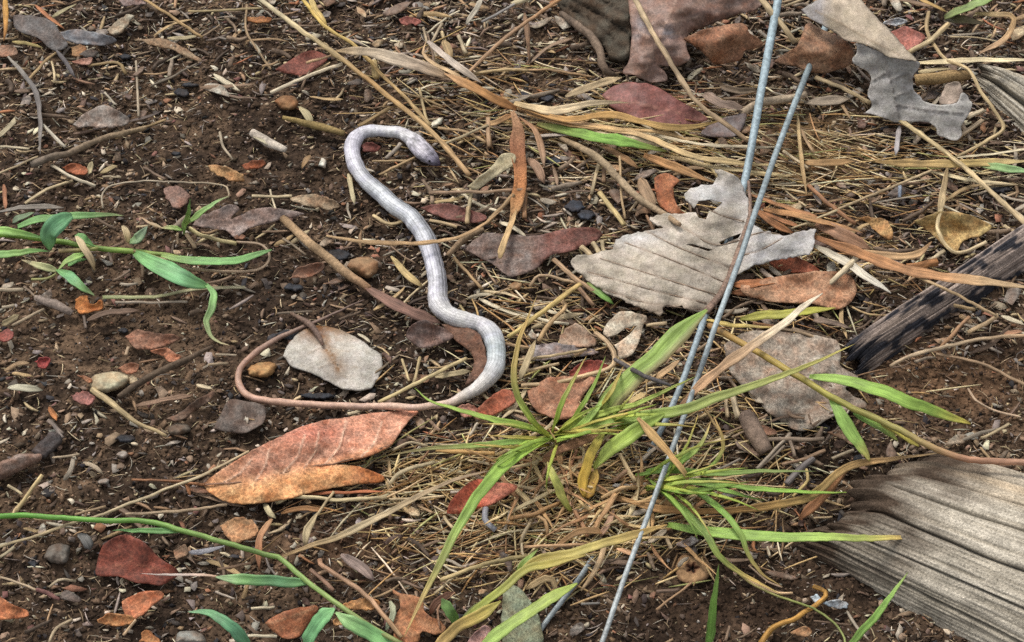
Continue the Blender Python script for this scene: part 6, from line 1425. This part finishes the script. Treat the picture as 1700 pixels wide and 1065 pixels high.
straw('F', [(698, 708, 4), (732, 812, 6)], 14, (190, 168, 124)); straw('F', [(784, 698, 4), (752, 822, 6)], 15, (190, 168, 124)); straw('F', [(30, 100, 3), (170, 95, 3)], 14, (150, 122, 96)); straw('F', [(270, 480, 3), (100, 490, 3)], 14, (120, 104, 86)); straw('F', [(1010, 60, 5), (1015, -20, 7)], 22, (186, 160, 120)); straw('F', [(560, 20, 4), (640, 60, 5), (720, 40, 4)], 20, (196, 172, 128)); straw('F', [(1080, 250, 4), (1150, 350, 3)], 12, (170, 140, 110)); straw('F', [(500, 955, 4), (440, 970, 6)], 20, (214, 196, 160))
straw('F', [(130, 130, 4), (240, 210, 5)], 14, (140, 122, 100)); straw('F', [(680, 690, 3), (560, 780, 3)], 12, (150, 130, 104)); straw('F', [(880, 470, 3), (1000, 560, 3), (1060, 660, 4)], 22, (150, 122, 92))
straw('G', [(30, 712, 5), (200, 690, 6), (355, 660, 5)], 18, (206, 180, 136)); straw('G', [(40, 772, 5), (225, 728, 6)], 18, (200, 172, 130)); straw('G', [(-20, 602, 6), (150, 480, 14), (325, 348, 10)], 28, [(210, 186, 116), (206, 178, 108), (196, 166, 106)], label='yellowish straw leaning up to the edge of the bleached leaf'); straw('G', [(128, 622, 6), (180, 530, 10), (252, 462, 10), (240, 428, 9)], 24, (196, 162, 116))
straw('G', [(85, 362, 4), (140, 308, 7), (320, 345, 6)], 18, (190, 160, 124)); blade('G', [(38, 805, 6), (80, 700, 10), (112, 618, 8)], 36, [(196, 176, 136), (190, 168, 128)]); straw('G', [(400, 580, 5), (470, 640, 8), (490, 700, 9), (455, 752, 8), (200, 822, 6), (45, 832, 4)], 25, [(190, 160, 124), (196, 168, 126), (190, 162, 122)], label='hooked tan straw looping round the small torn pale leaf')
blade('G', [(355, 345, 6), (420, 392, 7), (485, 445, 5)], 58, [(150, 160, 90), (130, 174, 82), (120, 160, 80)], mat='grass', label='short detached green blade scrap below the bleached leaf', prof='leafy'); straw('G', [(200, 230, 5), (290, 310, 7), (400, 390, 6)], 26, (172, 140, 106)); straw('G', [(330, 170, 6), (380, 215, 6)], 30, (196, 172, 132)); straw('G', [(385, 150, 6), (420, 205, 6)], 26, (206, 184, 142)); straw('G', [(430, 140, 7), (440, 200, 6)], 20, (196, 176, 136))
straw('G', [(1055, 888, 5), (1080, 990, 3)], 30, (204, 184, 150)); straw('G', [(1025, 900, 5), (1030, 985, 3)], 18, (190, 166, 130)); straw('G', [(640, 545, 6), (740, 535, 7)], 22, (206, 180, 140)); straw('G', [(820, 700, 5), (950, 620, 8)], 16, (176, 146, 112)); straw('G', [(910, 930, 8), (1000, 1065, 4)], 14, (196, 164, 110)); straw('G', [(1020, 1065, 4), (1220, 975, 6)], 12, (170, 140, 110)); blade('G', [(690, 800, 5), (770, 740, 8), (800, 710, 6)], 40, (196, 160, 116)); blade('G', [(560, 920, 6), (640, 870, 8)], 50, (206, 176, 120)); straw('G', [(310, 350, 6), (390, 450, 4)], 24, (168, 134, 104))
blade('G', [(1060, 355, 5), (1180, 345, 8), (1300, 330, 6)], 56, [(170, 108, 66), (184, 118, 72), (176, 112, 70)]); blade('G', [(1050, 390, 4), (1200, 385, 6), (1320, 400, 4)], 40, (140, 92, 60)); straw('G', [(1190, 280, 4), (1260, 335, 6)], 26, (176, 154, 134))
blade('H', [(285, 120, 10), (480, 192, 14), (640, 252, 17), (800, 300, 20), (1050, 332, 22), (1330, 366, 22)], 62, [(166, 112, 70), (180, 126, 80), (186, 134, 88), (192, 142, 96), (206, 172, 128), (210, 180, 138)], label='long tan strap blade reaching over the charred stick', n=36, roll=0.15)
blade('H', [(470, 192, 10), (640, 216, 13), (780, 210, 14), (855, 145, 12)], 50, [(190, 150, 104), (194, 156, 112), (196, 160, 116), (180, 140, 98)], label='tan blade bending up towards the yellow cupped leaf'); blade('H', [(295, 165, 8), (450, 250, 11), (550, 320, 11), (660, 392, 8)], 58, [(186, 174, 150), (204, 194, 174), (214, 206, 190)], label='whitish flat blade slanting over the light brown folded leaf')
blade('H', [(10, -10, 6), (100, 60, 8), (195, 104, 6)], 44, [(170, 116, 72), (164, 110, 68)]); blade('H', [(50, -10, 6), (250, 32, 9), (525, 104, 7)], 46, [(176, 126, 78), (190, 142, 92), (180, 134, 90)]); straw('H', [(185, 84, 7), (405, -5, 10)], 14, (206, 184, 142)); blade('H', [(300, 60, 5), (420, 110, 8), (560, 180, 6)], 70, [(168, 126, 96), (180, 138, 108)])
straw('H', [(900, -10, 12), (882, 80, 12), (935, 178, 10), (1000, 196, 9), (1115, 148, 10)], 22, [(206, 184, 140), (204, 180, 134), (210, 188, 150)], label='pale bent stalk looping over the yellow cupped leaf'); straw('H', [(770, 305, 18), (950, 390, 20), (1165, 502, 14)], 18, [(186, 156, 114), (190, 162, 122)], label='thin straw slanting across the charred stick'); straw('H', [(1028, 582, 5), (1172, 498, 12)], 25, (190, 162, 124)); straw('H', [(878, 672, 5), (960, 580, 12), (1035, 505, 14)], 20, (170, 130, 94))
straw('H', [(655, 742, 4), (760, 690, 9), (900, 652, 9), (1100, 610, 7), (1310, 594, 7)], 22, [(186, 160, 128), (196, 172, 140), (190, 164, 130), (206, 170, 130)]); straw('H', [(875, 682, 5), (1090, 730, 5), (1310, 836, 5)], 20, [(170, 140, 108), (166, 138, 106)]); straw('H', [(1028, 848, 3), (1070, 910, 5), (1155, 952, 4), (1280, 985, 3)], 13, (196, 168, 138)); straw('H', [(360, 350, 8), (440, 280, 12), (500, 215, 10)], 30, (212, 194, 160)); straw('H', [(740, 270, 8), (880, 245, 7)], 50, (188, 130, 78))
straw('H', [(1210, -20, 6), (1310, 55, 8)], 34, (206, 186, 150)); straw('H', [(840, 235, 7), (915, 190, 8)], 24, (206, 186, 150)); straw('H', [(100, 560, 6), (230, 580, 8), (400, 640, 7)], 18, (176, 150, 118)); straw('H', [(0, 540, 6), (130, 560, 7)], 26, (206, 150, 104)); blade('H', [(290, 520, 4), (400, 540, 6), (470, 560, 4)], 50, (128, 108, 92)); blade('H', [(1200, 590, 4), (1290, 575, 5)], 34, (186, 138, 104)); straw('H', [(960, 450, 14), (1060, 470, 12)], 22, (196, 166, 120)); straw('H', [(50, 1010, 4), (-100, 1080, 4)], 14, (176, 150, 120))
straw('I', [(-40, 624, 3), (180, 555, 5), (370, 490, 7), (480, 460, 8), (820, 325, 8), (940, 282, 8), (1190, 155, 12)], 18, [(196, 176, 136), (190, 168, 128), (204, 184, 146), (206, 186, 148), (196, 170, 130)], label='long thin straw passing under the green runner to the big orange leaf', n=50); straw('I', [(600, 456, 3), (860, 440, 5), (1085, 410, 5)], 18, [(180, 156, 126), (176, 150, 118)]); straw('I', [(76, 446, 3), (140, 350, 7), (202, 268, 9)], 22, (198, 174, 124)); straw('I', [(38, 318, 4), (105, 362, 4)], 16, (184, 166, 130)); straw('I', [(358, 456, 3), (505, 418, 5)], 16, (180, 152, 116))
blade('I', [(398, 208, 3), (455, 232, 6), (495, 266, 3)], 28, (192, 172, 144)); blade('I', [(1300, 478, 7), (1262, 530, 8), (1238, 595, 8), (1238, 725, 3)], 40, [(186, 144, 104), (176, 122, 84), (168, 116, 82)]); blade('I', [(378, 548, 4), (410, 580, 6), (432, 625, 3)], 62, (124, 122, 118)); blade('I', [(888, 642, 3), (980, 632, 5), (1075, 606, 3)], 28, (186, 184, 190)); straw('I', [(-20, 752, 3), (80, 780, 5), (182, 822, 3)], 14, (180, 158, 128)); straw('I', [(236, 804, 3), (290, 766, 6), (362, 776, 3)], 16, (200, 180, 148)); straw('I', [(236, 1068, 4), (272, 1000, 6), (345, 958, 4)], 17, (192, 170, 136)); tube('I', [(175, 815), (230, 835), (285, 862)], [10, 13, 8], [(120, 84, 78)], 4)
straw('I', [(1200, 906, 4), (1310, 900, 5)], 16, (206, 190, 158)); straw('I', [(1185, 1036, 4), (1310, 1036, 5)], 16, (206, 192, 162)); straw('I', [(0, 660, 3), (70, 610, 5)], 18, (190, 174, 140)); straw('I', [(590, 1035, 4), (650, 960, 7)], 16, (190, 160, 124)); straw('I', [(1160, 860, 3), (1185, 785, 5)], 22, (190, 156, 110)); straw('I', [(1030, 825, 3), (1120, 860, 4)], 12, (184, 168, 150)); straw('I', [(245, 10, 3), (300, 90, 5)], 18, (124, 112, 104)); straw('I', [(250, 185, 3), (380, 168, 4)], 14, (176, 156, 128)); straw('I', [(1040, 720, 3), (1200, 690, 5)], 18, (140, 110, 84)); straw('I', [(630, 290, 3), (880, 300, 5)], 14, (150, 104, 70)); blade('I', [(890, 300, 4), (910, 365, 3)], 24, (180, 120, 76))
blade('J', [(100, 668, 6), (250, 610, 9), (400, 560, 12), (600, 460, 15), (800, 360, 16), (950, 290, 14), (1120, 246, 10)], 40, [(186, 150, 104), (190, 162, 118), (196, 176, 138), (186, 162, 124), (172, 148, 116), (160, 136, 110)], label='stout straw blade slanting up to the heart of the grass clump', prof='leafy', n=34); blade('J', [(238, 614, 5), (240, 540, 10), (294, 446, 9)], 50, [(206, 186, 146), (194, 172, 130)], prof='leafy'); straw('J', [(288, 464, 6), (372, 348, 7)], 15, (196, 172, 130)); straw('J', [(305, 672, 5), (312, 700, 7), (350, 722, 7), (500, 822, 9), (580, 902, 8), (695, 1045, 5)], 25, [(176, 134, 104), (190, 150, 116), (186, 146, 112), (196, 160, 116)], label='tan straw hooked at its end near the torn tan leaf')
blade('J', [(405, 648, 3), (500, 710, 5), (565, 774, 3)], 52, [(150, 130, 120), (140, 120, 110)], wob=.3); straw('J', [(95, 402, 4), (180, 372, 6), (400, 386, 6), (625, 374, 4)], 22, [(212, 192, 148), (216, 196, 150), (206, 184, 140)]); blade('J', [(225, 362, 4), (400, 352, 5), (615, 346, 4)], 18, [(176, 104, 64), (184, 110, 70)]); straw('J', [(636, 314, 4), (700, 250, 8), (855, 208, 5)], 24, (204, 184, 144)); blade('J', [(120, 452, 4), (200, 430, 6), (335, 436, 4)], 34, (176, 128, 82)); blade('J', [(835, 935, 5), (858, 880, 10), (945, 826, 8)], 42, [(140, 98, 76), (132, 92, 72)]); straw('J', [(1098, 425, 5), (1098, 490, 6), (1145, 532, 4)], 30, (152, 152, 158))
blade('J', [(40, 405, 5), (60, 440, 6), (95, 475, 4)], 30, (216, 200, 156)); straw('J', [(880, 770, 5), (1100, 690, 9), (1300, 655, 8)], 24, [(190, 166, 116), (184, 164, 110)]); straw('J', [(880, 1000, 4), (870, 900, 6), (950, 830, 5)], 12, (170, 130, 100)); straw('J', [(260, 720, 4), (370, 820, 5)], 22, (150, 116, 94)); blade('J', [(640, 870, 4), (655, 930, 7), (620, 1010, 5)], 34, [(170, 170, 140), (150, 160, 130)]); straw('J', [(0, 905, 4), (90, 898, 4)], 18, (190, 180, 160)); straw('J', [(-20, 1035, 4), (100, 1040, 5)], 18, (204, 192, 164)); straw('J', [(900, 465, 4), (940, 520, 6)], 18, (206, 182, 140)); straw('J', [(1240, 330, 5), (1310, 400, 6)], 26, (206, 180, 130)); straw('J', [(640, 385, 4), (900, 370, 6)], 16, (204, 178, 136)); straw('J', [(930, 350, 6), (1030, 352, 7)], 18, (200, 184, 164)); straw('J', [(1020, 80, 6), (1060, 20, 8)], 16, (196, 180, 156)); straw('J', [(820, 0, 4), (880, 55, 6)], 18, (160, 130, 104)); straw('J', [(860, 150, 6), (1140, 165, 8)], 26, (204, 160, 96)); straw('J', [(650, 150, 4), (740, 110, 6), (820, 130, 5)], 16, (196, 176, 140)); straw('J', [(1270, 560, 4), (1275, 640, 7), (1300, 700, 5)], 12, (206, 186, 150))
for pts, w, c in (([(-10, 445), (120, 380), (215, 330)], 26, (212, 190, 144)), ([(-10, 318), (190, 345)], 22, (200, 176, 136)), ([(10, 330), (90, 425)], 30, (206, 178, 132)), ([(485, 435), (462, 500), (420, 565)], 40, (192, 152, 122)), ([(380, 542), (470, 400), (545, 285)], 30, (198, 154, 106)), ([(-10, 475), (110, 450), (230, 400)], 24, (190, 146, 96)), ([(38, 604), (60, 540), (95, 480)], 18, (200, 178, 140)),
                  ([(50, 612), (200, 605), (360, 600)], 18, (206, 164, 120)), ([(515, 168), (590, 302)], 22, (214, 186, 140)), ([(330, 822), (400, 722), (455, 560)], 28, (196, 166, 126)), ([(68, 812), (180, 760), (214, 834)], 34, (208, 178, 130)), ([(240, 300), (310, 150)], 18, (196, 140, 100)), ([(60, 450), (150, 480), (170, 560)], 20, (204, 164, 116)), ([(200, 620), (330, 535), (470, 545)], 36, (176, 136, 90)), ([(300, 440), (360, 560)], 20, (176, 130, 92)),
                  ([(430, 380), (520, 330), (600, 330)], 24, (200, 164, 116)), ([(480, 300), (560, 240)], 22, (190, 150, 116)), ([(250, 250), (280, 420)], 16, (206, 160, 126)), ([(600, 210), (700, 130)], 30, (176, 160, 140)), ([(700, 250), (560, 400)], 14, (176, 144, 104)), ([(500, 620), (600, 650)], 40, (206, 160, 120)), ([(650, 590), (740, 530)], 40, (212, 192, 164)), ([(130, 300), (180, 200)], 16, (190, 140, 110)), ([(10, 250), (140, 170)], 18, (196, 150, 116)), ([(480, 320), (570, 318)], 26, (214, 204, 190))):
    (straw if w < 25 else blade)('K', [q + ((4,) if i in (0, len(pts) - 1) else (9,)) for i, q in enumerate(pts)], w, c)
for pts, w, c in (([(690, 912), (770, 850), (858, 782)], 12, (176, 140, 104)), ([(1190, 1070), (1240, 1000), (1300, 975)], 30, (196, 146, 60)), ([(1175, 238), (1300, 128)], 18, (170, 152, 132)), ([(690, 825), (800, 815)], 22, (128, 104, 86)), ([(330, 885), (420, 880)], 12, (150, 144, 136)), ([(1040, 990), (1020, 1060)], 14, (150, 124, 100)), ([(740, 560), (760, 620)], 20, (196, 172, 136)), ([(1225, 610), (1235, 660)], 14, (196, 160, 130)), ([(960, 250), (1090, 190)], 14, (160, 146, 130))):
    straw('K', [q + (4,) for q in pts], w, c)
for pts, w, c in (([(20, 238), (180, 68)], 18, (170, 154, 134)), ([(138, 218), (250, 190), (345, 150)], 22, (166, 134, 104)), ([(378, 190), (482, 150)], 20, (190, 170, 140)), ([(40, 1075), (90, 1000), (200, 950), (310, 882), (352, 832), (288, 798)], 27, (194, 144, 66)), ([(160, 310), (240, 230), (290, 190)], 34, (120, 112, 108)), ([(170, 70), (200, 180)], 18, (150, 130, 110)), ([(60, 100), (340, 95)], 26, (146, 126, 106)), ([(430, 300), (515, 360)], 16, (206, 170, 130)), ([(255, 240), (260, 300), (190, 370)], 16, (196, 172, 110)), ([(290, 475), (380, 468)], 12, (196, 170, 130)), ([(290, 965), (470, 985)], 12, (120, 96, 76)), ([(70, 610), (80, 655)], 12, (206, 190, 160)), ([(-20, 700), (60, 770), (140, 805)], 10, (196, 166, 136)), ([(-30, 770), (110, 830), (190, 832)], 16, (206, 172, 130))):
    straw('L', [q + (5,) for q in pts], w, c)

# ================================================================== smaller litter between, each piece its own thing
KEEP = [[(330, 800), (430, 735), (560, 685), (700, 678), (650, 750), (640, 805), (400, 842)], cv('F', [(110, 690), (290, 530), (480, 590), (625, 700), (540, 870), (250, 790)]),
        [(1330, 930), (1345, 840), (1450, 785), (1560, 742), (1720, 730), (1720, 1080), (1590, 1075)], [(1395, 600), (1500, 500), (1720, 370), (1720, 460), (1440, 625)],
        [(q[0], q[1]) for q in G_OUT], [(1600, 110), (1720, 80), (1720, 250)]]
SNL = [(q[0], q[1]) for q in SN]
def free(x, y):
    xa, ya = np.array([x]), np.array([y])
    return dist_poly(SNL, xa, ya, False)[0] > 26 and not any(inside(k, xa, ya)[0] for k in KEEP)
def pick(dens=None):
    while True:
        x, y = random.uniform(-20, 1720), random.uniform(-20, 1085)
        if free(x, y) and random.random() > bare(at(x, y))[0] and (dens is None or random.random() < dens(x, y)): return x, y
def top_left(x, y):                                   # coarser litter along the top and in the middle, finer on the bare patch
    return 1.0 if (y < 560 and x > 640) else 0.75 if y < 200 or x > 640 else 0.25
LC = [(140, 114, 90), (118, 94, 76), (152, 120, 92), (140, 126, 114), (104, 92, 84), (146, 106, 82), (112, 88, 76), (126, 102, 84), (190, 164, 128), (166, 148, 126), (178, 166, 148)]
for i in range(200):
    x, y = pick(top_left)
    r = random.choice((6, 7, 8, 9, 11, 13, 16)); a0 = random.uniform(0, 6.28); el = random.uniform(1.4, 3.0)
    pts = []
    for k in range(7):
        a = k / 7 * 6.283
        q = r * random.uniform(0.45, 1.2); u, v = q * math.cos(a) * el * 0.8, q * math.sin(a) * 0.8
        pts.append((x + u * math.cos(a0) - v * math.sin(a0), y + (u * math.sin(a0) + v * math.cos(a0)) * 0.75, random.uniform(1.2, 4.2)))
    chip('Z', pts, random.choice(LC), 2.2, thick=0.0003, smooth_out=False, rag=1.2, cell=max(2.5, r / 2.6), mat=random.choice(('leaf', 'leaf', 'glossy')))
SC_ = [(206, 184, 144), (190, 160, 114), (168, 138, 102), (146, 120, 96), (176, 162, 142), (120, 98, 80), (214, 200, 170)]
for i in range(230):
    x, y = pick(top_left)
    ln = random.choice((14, 18, 22, 28, 36, 46)); a = random.gauss(0, 0.75); w = random.uniform(3.0, 6.5)
    dx, dy = ln * math.cos(a), ln * math.sin(a) * 0.8; b_ = random.uniform(-0.18, 0.18) * ln
    h1 = random.uniform(2.0, 4.5)
    pts = [(x - dx, y - dy, 2.0), (x - b_ * math.sin(a), y + b_ * math.cos(a), h1), (x + dx, y + dy, random.uniform(1.6, 4.5))]
    c = random.choice(SC_)
    if random.random() < 0.36: straw('Z', pts, w, c, n=7)
    else: blade('Z', pts, w * 1.6, c, n=8)
for i in range(120):
    x, y = pick(top_left)
    ln = random.choice((12, 18, 26, 34)); a = random.gauss(0, 0.9)
    dx, dy = ln * math.cos(a), ln * math.sin(a) * 0.8
    r = random.uniform(2.2, 4.6)
    tube('Z', [(x - dx, y - dy), (x + random.uniform(-4, 4), y + random.uniform(-4, 4)), (x + dx, y + dy)], [r, r * 1.1, r * 0.7], [random.choice([(112, 94, 78), (134, 114, 94), (92, 78, 66), (150, 134, 116)])], 2.8, n=8, sides=6, rough=0.2)
for i in range(10):
    x, y = pick()
    r = random.uniform(4, 8.5)
    pts = [(x + r * random.uniform(.8, 1.2) * math.cos(a) * 1.2, y + r * random.uniform(.8, 1.2) * math.sin(a) * 0.8) for a in np.linspace(0, 6.283, 7, endpoint=False)]
    lump('Z', pts, random.choice([(120, 104, 90), (150, 138, 124), (96, 84, 76), (170, 140, 104), (86, 84, 86), (188, 178, 164)]), r * 0.28, h=0.3, edge_w=0.9, cell=2.6)
